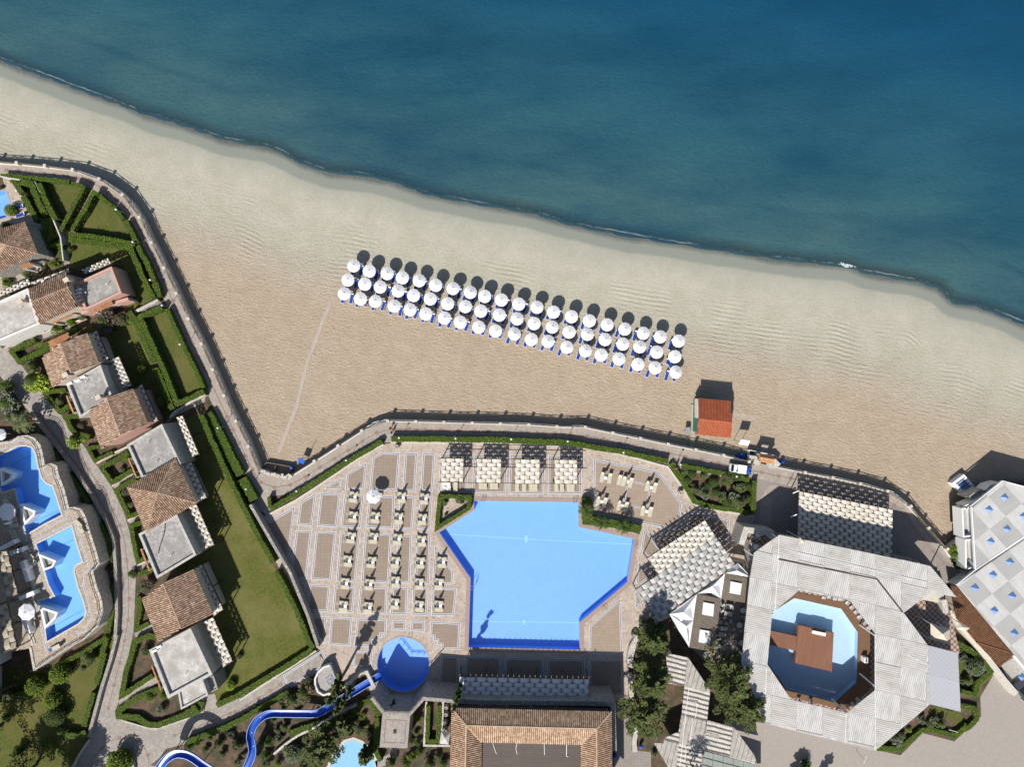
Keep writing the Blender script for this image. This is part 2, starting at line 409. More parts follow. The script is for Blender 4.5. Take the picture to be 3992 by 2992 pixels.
MT['tiles_orange'] = tilemat('orange_tiles', [(0, (.42,.20,.10)), (1, (.60,.34,.18))])
MT['tile_gap'] = simple('tile_shade', (.13,.065,.04), (.08,.045,.03), 3, .9)
# slatted roof panels: battens with gaps, stripes follow the UV
def slatmat(name, a, gap, stain, pitch=.2):
    m, nt, b = newmat(name)
    uv = nt.nodes.new('ShaderNodeUVMap').outputs[0]
    sp = nt.nodes.new('ShaderNodeSeparateXYZ'); nt.links.new(uv, sp.inputs[0])
    fr = math_(nt, 'FRACT', math_(nt, 'DIVIDE', sp.outputs[0], pitch))
    e = ramp(nt, fr, [(0, 0), (.70, 0), (.78, 1), (.92, 1), (1, 0)])
    c = mixc(nt, e, a, gap)
    st = nt.nodes.new('ShaderNodeMapping'); st.inputs['Scale'].default_value = (1, .35, 1); nt.links.new(uv, st.inputs[0])
    f = ramp(nt, noise(nt, st.outputs[0], .8, 5, .7), [(.42, 0), (.72, .8)])
    c = mixc(nt, f, c, stain)
    c = mixc(nt, ramp(nt, noise(nt, pos(nt), 6, 3, .7), [(.5, 0), (.9, .4)]), c, stain)
    nt.links.new(c, b.inputs['Base Color']); b.inputs['Roughness'].default_value = .9; b.inputs['Specular IOR Level'].default_value = .15
    nt.links.new(bump(nt, e, -.04), b.inputs['Normal'])
    return m
MT['slat_a'] = slatmat('pale_battens', (.565,.55,.525), (.40,.385,.36), (.33,.305,.265), .33)
MT['slat_b'] = slatmat('worn_battens', (.52,.50,.47), (.355,.34,.315), (.30,.275,.235), .33)
def wavymat(name, a, gap, stain):
    m, nt, b = newmat(name); uv = nt.nodes.new('ShaderNodeUVMap').outputs[0]
    sp = nt.nodes.new('ShaderNodeSeparateXYZ'); nt.links.new(uv, sp.inputs[0])
    e = ramp(nt, math_(nt, 'FRACT', math_(nt, 'DIVIDE', sp.outputs[0], .28)), [(0, 0), (.6, 0), (.75, 1), (.9, 1), (1, 0)])
    wv = math_(nt, 'SINE', math_(nt, 'MULTIPLY', math_(nt, 'ADD', sp.outputs[1], math_(nt, 'MULTIPLY', noise(nt, uv, .7, 2), .25)), 7.8))
    c = mixc(nt, math_(nt, 'MULTIPLY', e, .7), a, gap); c = mixc(nt, ramp(nt, noise(nt, pos(nt), 1.1, 5, .7), [(.4, 0), (.72, .75)]), c, stain)
    nt.links.new(c, b.inputs['Base Color']); b.inputs['Roughness'].default_value = .9; b.inputs['Specular IOR Level'].default_value = .1
    nt.links.new(bump(nt, wv, .11), b.inputs['Normal']); return m
MT['slat_c'] = wavymat('sagging_battens', (.50,.465,.42), (.20,.18,.155), (.27,.24,.20))
MT['pan_a'] = slatmat('pale_roof_panel', (.56,.55,.53), (.46,.45,.435), (.42,.405,.375))
MT['pan_b'] = slatmat('grey_roof_panel', (.41,.40,.38), (.33,.32,.305), (.33,.315,.29), .33)
MT['sky_glass'] = simple('skylight_film', (.14,.26,.55), (.12,.22,.48), 2, .35, spec=.5)
# ------------------------------------------------------------------ beach and sea
SEA = -2.0
shore_px = q('n', '-9000,-3400 -3000,-950 0,231 220,313 375,371 573,445 683,476 882,544 1058,575 1190,641 1279,669 1398,680 1531,704 1674,759 1884,798 2082,831 2225,875 2413,913 2600,943 2835,980 3011,1006 3198,1029 3298,1037 3386,1065 3584,1098 3661,1125 3716,1180 3805,1191 3992,1263 6000,2050 12000,4300')
shore = np.array([[*W(p, SEA).to_2d()] for p in shore_px])
def dshore(X, Y):
    """signed distance to the waterline, positive on land"""
    best = np.full(X.shape, 1e9); sg = np.zeros(X.shape)
    for a, c in zip(shore[:-1], shore[1:]):
        d = c-a; t = np.clip(((X-a[0])*d[0]+(Y-a[1])*d[1])/(d@d), 0, 1)
        px = a[0]+t*d[0]; py = a[1]+t*d[1]; ds = np.hypot(X-px, Y-py)
        cr = d[0]*(Y-a[1])-d[1]*(X-a[0])
        m = ds < best-1e-9; best[m] = ds[m]; sg[m] = np.where(cr[m] > 0, -1, 1)
    return best*sg
def zbeach(d): return np.where(d > 0, np.minimum(SEA+.055*d, -1.0), SEA+.16*d)
def axis(lo, hi, st, far):
    a = list(np.arange(lo, hi+st, st)); g = st; x = a[-1]
    up = []
    while x < far: g *= 1.35; x += g; up.append(x)
    g = st; x = a[0]; dn = []
    while x > -far: g *= 1.35; x -= g; dn.append(x)
    return np.array(dn[::-1]+a+up)
def gridmesh(name, xs, ys, zf, mat, attr=True):
    X, Y = np.meshgrid(xs, ys); D = dshore(X.ravel(), Y.ravel()); Z = zf(X.ravel(), Y.ravel(), D)
    v = np.stack([X.ravel(), Y.ravel(), Z], 1); nx = len(xs); ny = len(ys)
    i = (np.arange(ny-1)[:, None]*nx+np.arange(nx-1)[None, :]).ravel()
    f = np.stack([i, i+1, i+1+nx, i+nx], 1)
    me = bpy.data.meshes.new(name); me.from_pydata(v.tolist(), [], f.tolist()); me.materials.append(mat)
    at = me.attributes.new('shore', 'FLOAT', 'POINT'); at.data.foreach_set('value', D.astype(np.float32))
    me.polygons.foreach_set('use_smooth', [True]*len(me.polygons)); me.update()
    o = bpy.data.objects.new(name, me); COL.objects.link(o); o['kind'] = 'structure'; return o
def attr_node(nt): 
    n = nt.nodes.new('ShaderNodeAttribute'); n.attribute_name = 'shore'; return n.outputs['Fac']
def remap(nt, v, a, b_): return math_(nt, 'DIVIDE', math_(nt, 'SUBTRACT', v, a), b_-a, True)
m, nt, b = newmat('beach_sand'); p = pos(nt); d = attr_node(nt)
wob = math_(nt, 'MULTIPLY', math_(nt, 'SUBTRACT', noise(nt, p, .12, 4, .6), .5), 7.0)
d2 = math_(nt, 'ADD', d, wob)
c = ramp(nt, noise(nt, p, .5, 5, .6), [(.3, (.372,.293,.212)), (.7, (.44,.35,.258))])
pale = ramp(nt, noise(nt, p, .3, 4, .6), [(.3, (.375,.36,.285)), (.7, (.44,.42,.34))])
c = mixc(nt, ramp(nt, remap(nt, d2, 6, 24), [(0, 1), (.45, .9), (1, 0)]), c, pale)
d3 = math_(nt, 'ADD', d, math_(nt, 'MULTIPLY', wob, .22))
c = mixc(nt, ramp(nt, remap(nt, d3, -.5, 7.5), [(0, 1), (.40, .95), (.46, .45), (.66, .22), (1, 0)]), c, (.205,.225,.195))
c = mixc(nt, ramp(nt, remap(nt, d3, -1, 1.3), [(0, 1), (.62, .9), (1, 0)]), c, (.075,.095,.095))
c = mixc(nt, ramp(nt, noise(nt, p, 2.6, 5, .8), [(.46, 0), (.74, .5)]), c, (.28,.215,.15))
# broom and tyre tracks running along the beach
tr = math_(nt, 'SINE', math_(nt, 'MULTIPLY', math_(nt, 'ADD', d, math_(nt, 'MULTIPLY', wob, .12)), 8.0))
band = ramp(nt, remap(nt, d2, 8, 22), [(0, 0), (.2, 1), (.7, 1), (1, 0)])
trn = math_(nt, 'MULTIPLY', math_(nt, 'MULTIPLY', tr, band), ramp(nt, noise(nt, p, .09, 3), [(.5, 0), (.6, 1)]))
# wind ripples and footprints
mp = nt.nodes.new('ShaderNodeMapping'); mp.inputs['Rotation'].default_value = (0, 0, R(25)); mp.inputs['Scale'].default_value = (1, 2.4, 1); nt.links.new(p, mp.inputs[0])
foot = noise(nt, mp.outputs[0], 1.25, 3, .6)
fine = noise(nt, p, 3.4, 4, .75)
fs = ramp(nt, remap(nt, d2, 4, 20), [(0, .12), (.5, .5), (1, 1)])
hh = math_(nt, 'ADD', math_(nt, 'MULTIPLY', math_(nt, 'ADD', foot, math_(nt, 'MULTIPLY', fine, 1.3)), fs), math_(nt, 'MULTIPLY', trn, .16))
nt.links.new(bump(nt, hh, .17), b.inputs['Normal'])
nt.links.new(c, b.inputs['Base Color']); b.inputs['Roughness'].default_value = .95; b.inputs['Specular IOR Level'].default_value = .05
MT['sand'] = m
m, nt, b = newmat('sea_water'); p = pos(nt); d = attr_node(nt)
dd = math_(nt, 'ADD', math_(nt, 'MULTIPLY', d, -1), math_(nt, 'MULTIPLY', math_(nt, 'SUBTRACT', noise(nt, p, .05, 4, .6), .5), 9))
c = ramp(nt, remap(nt, dd, -4, 110), [(0, (.055,.108,.108)), (.07, (.045,.106,.116)), (.22, (.022,.086,.116)), (.42, (.007,.060,.118)), (.68, (.0012,.033,.098)), (1, (.0004,.018,.070))])
dn = math_(nt, 'ADD', math_(nt, 'MULTIPLY', d, -1), math_(nt, 'MULTIPLY', math_(nt, 'SUBTRACT', noise(nt, p, .25, 3, .6), .5), .9))
c = mixc(nt, ramp(nt, remap(nt, dn, -.3, 2.4), [(0, .3), (.3, 1), (.5, .7), (1, 0)]), c, (.028,.048,.052))
# weed and sand bars seen through the water
mpb = nt.nodes.new('ShaderNodeMapping'); mpb.inputs['Rotation'].default_value = (0, 0, R(18)); mpb.inputs['Scale'].default_value = (1, 3.0, 1); nt.links.new(p, mpb.inputs[0])
c = mixc(nt, ramp(nt, noise(nt, mpb.outputs[0], .022, 4, .6), [(.4, 0), (.66, .7)]), c, (.004,.042,.080))
c = mixc(nt, ramp(nt, noise(nt, p, 1.6, 4, .7), [(.35, 0), (.75, .22)]), c, (.004,.030,.05))
# broken foam line where the ripples run out
fo = math_(nt, 'ABSOLUTE', math_(nt, 'SUBTRACT', dn, .42))
fl = math_(nt, 'MULTIPLY', ramp(nt, fo, [(0, 1), (.16, 0)]), ramp(nt, noise(nt, p, .16, 5, .75), [(.47, 0), (.62, 1)]))
swell_line = math_(nt, 'MULTIPLY', ramp(nt, math_(nt, 'ABSOLUTE', math_(nt, 'SUBTRACT', dn, 8.5)), [(0, 1), (1.0, 0)]), ramp(nt, noise(nt, p, .035, 3), [(.45, 0), (.6, .5)]))  # dark line of a swell painted into the sea colour, without a wave shape
c = mixc(nt, swell_line, c, (.010,.050,.075))
c = mixc(nt, math_(nt, 'MULTIPLY', fl, .34), c, (.55,.60,.60))
nt.links.new(c, b.inputs['Base Color']); b.inputs['Roughness'].default_value = .22; b.inputs['Specular IOR Level'].default_value = .22
mp2 = nt.nodes.new('ShaderNodeMapping'); mp2.inputs['Rotation'].default_value = (0, 0, R(-12)); mp2.inputs['Scale'].default_value = (1, 1.9, 1); nt.links.new(p, mp2.inputs[0])
nt.links.new(bump(nt, math_(nt, 'ADD', noise(nt, mp2.outputs[0], 1.1, 4, .65), math_(nt, 'MULTIPLY', noise(nt, p, .35, 2), .8)), .13), b.inputs['Normal'])
MT['sea'] = m
def ZB(p):
    v = W(p, -1.2); d = dshore(np.array([v.x]), np.array([v.y]))[0]; return float(zbeach(np.array([d]))[0])
def WB(p):
    z = ZB(p); return W(p, z)
# a small breaking wave
mb = MB()
for i in range(26):
    t = i/25; x = 3273+62*t; y = 1028+17*t+3*math.sin(t*5); r = .05+.11*math.sin(math.pi*min(1, t*1.2))
    c0 = W((x, y), SEA+.03)
    for k in range(3):
        a = random.random()*6.28; s_ = r*(.5+random.random()*.6)
        mb.lathe([(s_, 0), (s_*.7, .06), (.01, .09)], (c0.x+random.uniform(-.2,.2), c0.y+random.uniform(-.1,.3)*(1.6-t), SEA), 7)
o = mb.build('wave', simple('foam', (.62,.66,.66), (.3,.38,.40), 5, .8)); tag(o, kind='stuff', label='small patch of white foam where a ripple breaks at the waterline', cat='foam')

# ------------------------------------------------------------------ resort ground
outer_edge = qq('A 0,100 300,120 530,145 750,170 960,222 1130,300 1290,400 1430,540 1530,690 1620,890 1720,1080 1820,1290 1900,1450 1990,1658',
  'B 2211,700', 'E 570,0 740,330 870,650')
edge_a = list(outer_edge)
pit = q('E', '870,650 985,690 1160,735')
edge_b = qq('E 1160,735 1300,650 1600,460 1860,290 2100,140', 'G 270,112 550,118 1160,135 1780,150 2211,180', 'I 470,175 750,235 1060,295 1370,360 1670,420 1970,480 2130,520',
  'L 740,1080 880,1105')
gate = q('L', '880,1105 1000,1125 1190,1165')
edge_c = qq('L 1190,1165 1500,1225 1800,1280 2110,1350', 'M 1560,245 1870,335', 'O 920,710 1050,850 1170,1010 1280,1120 1380,1250 1440,1350 1550,1470')
edge = edge_a+pit[1:]+edge_b[1:]+gate[1:]+edge_c[1:]
far = q('n', '3760,2200 3745,2000 3800,1930 3900,1880 4300,1890 9000,2600 40000,9000 40000,60000 -40000,60000 -40000,-3000 -9000,-600 -2000,560')
ground_poly = edge+far+q('n', '-400,610')
def under(X, Y):
    """sand stops under the resort ground, 1.6 m behind its edge"""
    P2 = [(v.x, v.y) for v in [W(p, 0) for p in ground_poly]]
    ins = np.zeros(X.shape, bool); dm = np.full(X.shape, 1e9); n = len(P2)
    for i in range(n):
        x1, y1 = P2[i]; x2, y2 = P2[(i+1) % n]
        c = ((y1 > Y) != (y2 > Y)) & (X < (x2-x1)*(Y-y1)/((y2-y1) or 1e-9)+x1); ins ^= c
        dx, dy = x2-x1, y2-y1; t = np.clip(((X-x1)*dx+(Y-y1)*dy)/(dx*dx+dy*dy+1e-9), 0, 1)
        dm = np.minimum(dm, np.hypot(X-x1-t*dx, Y-y1-t*dy))
    return ins & (dm > 1.7)
gridmesh('beach', axis(-100, 100, 1.1, 4000), axis(-72, 72, 1.1, 4000), lambda X, Y, D: np.where(under(X, Y), -6.0, zbeach(D))+.03*np.sin(X*.35+.5*np.sin(Y*.3))*np.clip((D-1)/4, 0, 1)*(D < 60), MT['sand'])
gridmesh('sea', axis(-100, 100, 1.4, 4000), axis(-72, 72, 1.4, 4000), lambda X, Y, D: np.where(D > 8, SEA-.4, SEA)+0*X, MT['sea'])
holes_px = {}
def rec(name, pts): holes_px[name] = pts
rec('main_pool', qq('G 865,1320 1240,1082 1240,980', 'I 430,995 435,1262 1028,1390', 'J 955,470 440,905 442,1200', 'H 1180,366 1190,0', 'n 1835,2256'))
cc = W(q('H', '475,555')[0], 0); rr = 4.55
circ = []
for i in range(40):
    t = 2*math.pi*i/40; x = cc.x+rr*math.cos(t); y = cc.y+rr*1.04*math.sin(t); circ.append((1996+x/S, 1496-y/S))
rec('circle', circ)
octp = q('N', '565,0 820,-160 1330,-45 1515,220 1500,755 1270,970 745,830 535,540')
octagon_hole = octp
rec('villa_pool_top', q('A', '-200,480 0,410 50,390 110,530 40,600 70,680 0,700 -200,740'))
pond = qq('S 1900,1194 1920,1100 1990,1010 2060,930 2150,905', 'H 20,1400 110,1480 170,1600 160,1750 20,1800', 'n 1270,3060 1260,3020')
rec('pond', pond)
gp_holes = [holes_px[k] for k in holes_px]
ground = sheet('ground', ground_poly, 0.0, MT['soil'], gp_holes)
# retaining wall under the promenade edge is part of the promenade wall things
def sheets(name, outer, z, mat, holes=()): return sheet(name, outer, z, mat, holes)
prom_in = qq('A 0,250 500,290 750,330 900,365 1060,430 1230,570 1340,700 1410,830 1500,990 1640,1280 1740,1500', 'B 1810,280 1950,620 2200,1120', 'E 380,0 620,500 800,870 850,900 790,1020 980,1140 960,940 1250,890 1500,750 1800,580 2170,350',
   'G 340,345 800,345 1700,375 2211,400', 'I 600,400 1100,520 1500,640 2211,760', 'M 430,560 620,790 2211,1130', 'O 1210,1420 1420,1600 1600,1560')
sheets('promenade', edge+prom_in[::-1]+q('n', '-400,700 -400,610'), .02, MT['promenade'])
# lanes between the cottages
lane = qq('B -60,640 110,730 270,950 500,1260 700,1480', 'C 900,380 1060,620 1210,840 1330,1090 1390,1290 1470,1660', 'D 1440,200 1410,330 1290,930 1240,1060 1250,1150 1600,1240 2050,1130', 'F 270,1600 400,1545 700,1400 1120,1190 1480,960 1620,1100 1180,1360 800,1640',
  'S 1450,400 1150,590 800,760 330,950 130,1000 60,1100 -40,1180', 'D 1750,1658 1600,1700 700,1700 800,1600 960,1370 1060,1080 1240,300 1270,0', 'C 1240,1500 1130,1130 900,800 600,420 330,40', 'B 0,1010 -60,900')
sheets('lane', lane, .025, MT['lane'])
side_paths = [q('A', '940,350 1000,390 760,800 720,880 740,940 750,1180 690,1200 650,900 700,790'), q('B', '1440,310 1700,190 1810,280 1750,270 1480,360'),
   q('B', '1860,1400 2060,1290 2211,1220 2211,1290 1900,1440 1790,1520'), q('B', '0,690 900,390 920,420 500,600 60,720'), q('C', '1030,580 1220,460 1380,380 1400,440'), q('C', '1200,820 1430,680 1500,700 1240,850'),
   q('C', '1370,1190 1490,1130 1520,1170 1400,1230'), q('R', '1470,630 1620,560 1640,620 1480,690'), q('D', '1440,200 1620,100 1660,200 1470,290'), q('D', '1280,940 1690,670 1720,740 1290,1020'),
   q('F', '230,1430 380,1400 420,1540 260,1600'), q('F','100,1500 230,1440 290,1600 200,1658')]
for n_, s_ in enumerate(side_paths): sheets('path', s_, .052+.003*n_, MT['lane'])
# lawns
lawns = [('A', '470,290 850,330 880,360 650,740 600,690 560,600'), ('A', '1030,440 1150,520 1300,700 1440,950 820,850'), ('A', '740,960 1400,1030 1660,1560 1500,1650 1400,1700 1180,1160 750,1250'),
  ('B', '1540,340 1790,290 2200,1130 1940,1310 1900,1330'), ('B', '1060,560 1330,470 1480,460 1880,1390 1750,1540'), ('B','1480,-40 1680,150 1450,300 1380,150')]
for n_, (k, s_) in enumerate(lawns[:4]): sheets('lawn', q(k, s_), .03+.003*n_, MT['grass_green'])
sheets('lawn', q(*lawns[4]), .047, MT['grass_green']); sheets('lawn', q(*lawns[5]), .042, MT['grass_green'])
sheets('lawn', qq('E 60,60 240,30 560,800 1010,1658', 'F 1450,920 850,1300 400,1520 -60,-40'), .03, MT['grass'])
sheets('lawn', qq('D -700,560 -50,580 370,640 560,600 1150,300 1230,0 1250,300 1040,1100 960,1350 800,1600 700,1800 -2500,4000 -3000,1200'), .03, MT['grass_green'])
sheets('lawn', qq('C 250,60 560,420 900,840 1080,1100 1200,1500 1240,1660 1150,1660 990,1150 500,420 200,120'), .032, MT['grass_green'])
sheets('lawn', qq('P 1500,700 1700,790 1900,1050 1760,1180 1720,1300 1560,1260 1480,900'), .03, MT['grass_green'])
sheets('lawn', qq('Q 1220,430 1540,470 1540,700 1400,560 1180,500'), .03, MT['grass_green'])
# pool terrace
terr = qq('E 850,1210 975,1130 1250,985 1500,830 1900,560 2170,400', 'G 280,365 380,350 960,350 1700,370 2211,395', 'I 470,400 900,480 1300,590 1400,620 1680,1010 1860,1060 2211,1140', 'M 390,570 370,720 280,760 250,900 310,1100 330,1250', 'J 1380,840 1150,980 1020,1200 960,1330', 'K 980,700 960,900 800,950 810,1000', 'H 700,920 560,1040 250,1050 130,900 60,650', 'F 2000,1170 1700,1330 1640,1090 1520,940 1440,860')
hm = [holes_px['main_pool'], holes_px['circle']]
sheets('pool_terrace', terr, .03, MT['terrace_stone'], hm)
sheets('courtyard', qq('M 430,190 850,290 2000,500', 'O 1050,1000 1440,1400 1500,1660 1080,1420', 'M 700,790 380,700 390,560'), .04, MT['brick_court'])
sheets('courtyard', q('M', '550,260 640,260 480,390 570,390 570,720 700,800 540,760 440,710 460,400'), .046, MT['promenade'])
sheets('forecourt', qq('Q -100,700 610,900 880,960 1120,720 1460,810 1750,540 1740,330 1890,80 2150,300 2300,400 4000,3000 -4000,3000 -900,560'), .02, MT['forecourt'])
sheets('courtyard', q('K', '820,900 990,900 1000,1480 1210,1500 1210,1900 800,1900'), .02, MT['brick_court'])
floor_px = q('N', '330,-880 700,-830 2150,-560 2450,-200 2600,400 2500,960 2230,930 1680,1400 560,1130 320,520 370,-300')
patio_fl = None
sheets('courtyard', q('J', '1640,1180 1700,600 2005,380 2211,430 2300,1400 1800,1330'), .035, MT['brick_court'])
sheets('pavement', q('A', '112,530 60,390 30,262 130,300 240,440 330,640 420,730 560,760 640,900 560,980 490,1050 540,1170 400,1080 300,760 -60,760 0,702 72,684 45,600'), .04, MT['terrace_stone'], [holes_px['villa_pool_top']] if False else ())
sheets('pavement', q('A', '-60,1330 0,1290 430,1090 540,1170 350,1330 0,1480 -60,1500'), .044, MT['terrace_stone'])
# pool shells
def basin(name, pts, z, depth, mat, cop=None, copw=.35, wall=None, label=None):
    top = [W(p, z) for p in pts]; n = len(top)
    e = MB(); bz = z-depth
    a = sum(top[i].x*top[(i+1)%n].y-top[(i+1)%n].x*top[i].y for i in range(n))
    if a < 0: top = top[::-1]
    for i in range(n):
        p0, p1 = top[i], top[(i+1) % n]
        e.face([(p1.x,p1.y,z), (p0.x,p0.y,z), (p0.x,p0.y,bz), (p1.x,p1.y,bz)], 1 if wall else 0)
    tr = tessellate_polygon([[Vector((p.x, p.y, 0)) for p in top]])
    for t in tr:
        P = [(top[i].x, top[i].y, bz) for i in t]
        cr = (P[1][0]-P[0][0])*(P[2][1]-P[0][1])-(P[1][1]-P[0][1])*(P[2][0]-P[0][0])
        e.face(P if cr > 0 else P[::-1], 0)
    root = empty('swimming_pool', (top[0].x, top[0].y, z), label, 'pool')
    part(e, 'basin', [MT[mat], MT[wall or mat]], root)
    wtr = MB()
    for t in tr:
        P = [(top[i].x, top[i].y, z-.12) for i in t]
        cr = (P[1][0]-P[0][0])*(P[2][1]-P[0][1])-(P[1][1]-P[0][1])*(P[2][0]-P[0][0])
        wtr.face(P if cr > 0 else P[::-1], 0)
    part(wtr, 'water', MT['water'], root)
    if cop:
        c = MB(); ou = inset([Vector((p.x, p.y, z)) for p in top], -copw/2)
        c.ribbon(ou, copw-.02, z-.1, z+.06, closed=True); part(c, 'coping', MT[cop], root)
    return root
mp_ = basin('p', holes_px['main_pool'], 0.0, 1.2, 'pool_blue', 'coping', .75, label='large angular blue swimming pool in the middle of the terrace')
def pline(root, pts, z, wd, mat, name='lane_line'):
    m_ = MB(); m_.ribbon([W(p, z) for p in pts], wd, None, z); return part(m_, name, MT[mat], root)
MT['pool_line'] = simple('pale_pool_line', (.35,.62,.95), (.3,.56,.92), 2, .5)
pline(mp_, qq('G 880,1333 2211,1412', 'I 1010,1445'), -1.19, .13, 'pool_line')
pline(mp_, qq('H 1195,88', 'J 440,910'), -1.19, .13, 'pool_line')
for s_ in ('1800,1350 1800,1425',): pline(mp_, q('G', s_), -1.18, .45, 'pool_line', 'drain')
pline(mp_, q('H', '1775,70 1775,120'), -1.18, .4, 'pool_line', 'drain')
basin('p', circ, 0.0, 1.3, 'pool_blue', 'concrete', .3, label='round blue splash pool at the foot of the water slide')
ZF = 3.0
basin('p', octp, ZF, 1.2, 'pool_pale', None, label='pale octagonal pool with a wooden stage in its middle')
basin('p', holes_px['villa_pool_top'], 0, 1.2, 'pool_blue', 'concrete', .3, label='small blue pool at the left edge above the stone villa')
basin('p', pond, 0, .8, 'pool_pond', 'stone_white', .5, label='pale turquoise pond among trees at the bottom edge')
sheets('courtyard', floor_px, ZF, MT['check'], [octp])
m_ = MB(); P = [W(p, ZF) for p in floor_px]; m_.ribbon(inset(P, .15), .3, -.1, ZF-.02, closed=True)
tag(m_.build('terrace_base', MT['drystone']), 'rubble stone base carrying the octagonal slatted roof terrace', 'wall')
def ladder(p, ang, where, z=0.0):
    c = W(p, z); r = empty('pool_ladder', c, 'steel pool ladder '+where, 'pool ladder', 'steel ladders at the pools', rz=ang)
    for s_ in (-.25, .25):
        m_ = MB(); P = [(s_, .55, 0), (s_, .5, .75), (s_, .1, .8), (s_, -.12, .5), (s_, -.15, -.9)]
        for a_, b_ in zip(P[:-1], P[1:]): m_.cyl(a_, b_, .03, n=6)
        m_.build('handrail', MT['steel'], r)
    for k in range(3): m_ = MB(); m_.box((0, -.15, -.2-.28*k), (.5, .08, .03)); m_.build('step', MT['steel'], r)
for pp, an, wh in ((q('G', '1335,975')[0], 0, 'at the upper left corner of the large pool'), (q('I', '385,990')[0], 0, 'at the upper right corner of the large pool'), (q('I', '1025,1460')[0], -80, 'on the right tip of the large pool'),
                   (q('J', '690,740')[0], 218, 'on the slanting lower right side of the large pool'), (q('H', '540,268')[0], 0, 'at the top of the round splash pool'), (q('n', '1846,2290')[0], 75, 'on the left side of the large pool')):
    ladder(pp, R(an), wh)

# ------------------------------------------------------------------ terrace inlay panels
PAN = [('E','1550,845 1745,725 1735,855'),('E','1800,685 2020,560 1990,855 1785,855'),('G','145,510 245,455 440,458 410,870 110,865'),('G','495,460 630,460 605,880 465,875'),
('G','685,463 820,463 795,880 660,878'),('E','905,1235 1245,1035 1155,1735'),('E','1300,995 1475,885 1430,1250 1265,1240'),('E','1520,890 1735,900 1695,1265 1480,1250'),
('E','1775,905 1990,910 1950,1275 1735,1265'),('G','105,915 385,925 370,1280 70,1270'),('G','440,920 600,928 575,1290 420,1285'),('G','655,930 790,930 770,1290 630,1285'),
('E','1255,1295 1425,1300 1370,1825 1190,1820'),('E','1470,1305 1690,1310 1635,1838 1415,1830'),('E','1730,1315 1950,1315 1900,1850 1685,1848'),('G','60,1325 350,1330 320,1870 20,1855'),
('G','420,1340 570,1345 550,1870 385,1865'),('G','620,1345 770,1350 760,1880 600,1875'),('G','815,1450 1020,1750 1010,1880 790,1880'),('F','1225,215 1355,215 1335,430'),
('F','1400,220 1625,230 1595,520 1370,510'),('F','1670,235 1895,240 1870,530 1645,525'),('F','1945,245 2240,250 2230,545 1915,535'),('F','2290,250 2460,255 2450,550 2270,548'),
('F','2510,255 2680,258 2670,560 2500,555'),('F','2720,260 2990,262 2960,560 2710,560'),('F','1400,565 1590,570 1560,875'),('F','1630,570 1865,580 1840,890 1605,875'),
('H','-25,60 300,65 295,230 240,230 240,265 200,265 200,305 155,305 155,365 -55,360'),('H','355,80 505,82 500,190 350,185'),('H','560,85 710,88 705,200 550,195'),
('H','770,90 1095,105 1080,395 885,390 885,345 840,345 840,300 800,300 800,255 760,250'),('F','1875,940 2085,945 2070,1120 1865,1115'),('H','880,455 1075,460 1070,850 860,840'),
('H','1145,465 1530,470 1530,960 1135,960'),('H','1570,480 1990,485 1985,960 1565,960'),('H','2030,490 2430,495 2430,960 2020,960'),('K','540,495 905,495 920,895 545,890'),
('J','545,945 885,640 905,1250 540,1248'),('I','590,525 1300,665 1545,1010 1505,1300 600,1125'),('G','875,468 1180,470 1160,885 855,880'),('G','1240,480 1600,485 1580,905 1215,895'),
('G','1630,480 2005,485 1990,910 1610,900'),('G','2040,490 2400,490 2395,905 2035,905'),('I','1610,1090 2060,1180 2040,1420 1880,1390 1790,1250 1590,1340'),('I','1135,1285 1165,1290 1330,1530 1170,1600 1100,1490'),
('J','1080,240 1200,430 1040,540'),('J','1038,560 1130,690 1040,760'),('E','855,1035 975,1130 855,1205'),('F','1115,1200 1535,930 1610,1085 1170,1345')]
pm, pl, pb = MB(), MB(), MB()
for k, (a_, s_) in enumerate(PAN):
    P = [W(p, .05) for p in q(a_, s_)]
    n_ = len(P); ar = sum(P[i].x*P[(i+1)%n_].y-P[(i+1)%n_].x*P[i].y for i in range(n_))
    if ar < 0: P = P[::-1]
    if k not in (48, 49):
        for t in tessellate_polygon([P]):
            T = [P[i] for i in t]
            if (T[1]-T[0]).cross(T[2]-T[0]).z < 0: T = T[::-1]
            pm.face(T, 1 if k in (38, 39) else 0)
    pl.ribbon(inset(P, .065), .13, None, .056, closed=True)
    pl.ribbon(inset(P, .31), .11, None, .056, closed=True)
    pb.ribbon(inset(P, .19), .11, None, .060, closed=True)
# double rails inside the lounger fields
for a_, s_ in (('I','1015,770 1140,800'),('I','955,820 915,990'),('I','1195,850 1170,1040'),('I','960,1030 1100,1055')):
    pl.ribbon([W(p, .06) for p in q(a_, s_)], .3, None, .06); pb.ribbon([W(p, .064) for p in q(a_, s_)], .1, None, .064)
for mb_, nm, mt in ((pm, 'paving_panels', [MT['panel'], MT['panel_light']]), (pl, 'paving_border_white', MT['line_white']), (pb, 'paving_border_blue', MT['line_blue'])):
    o = mb_.build(nm, mt); o['kind'] = 'structure'
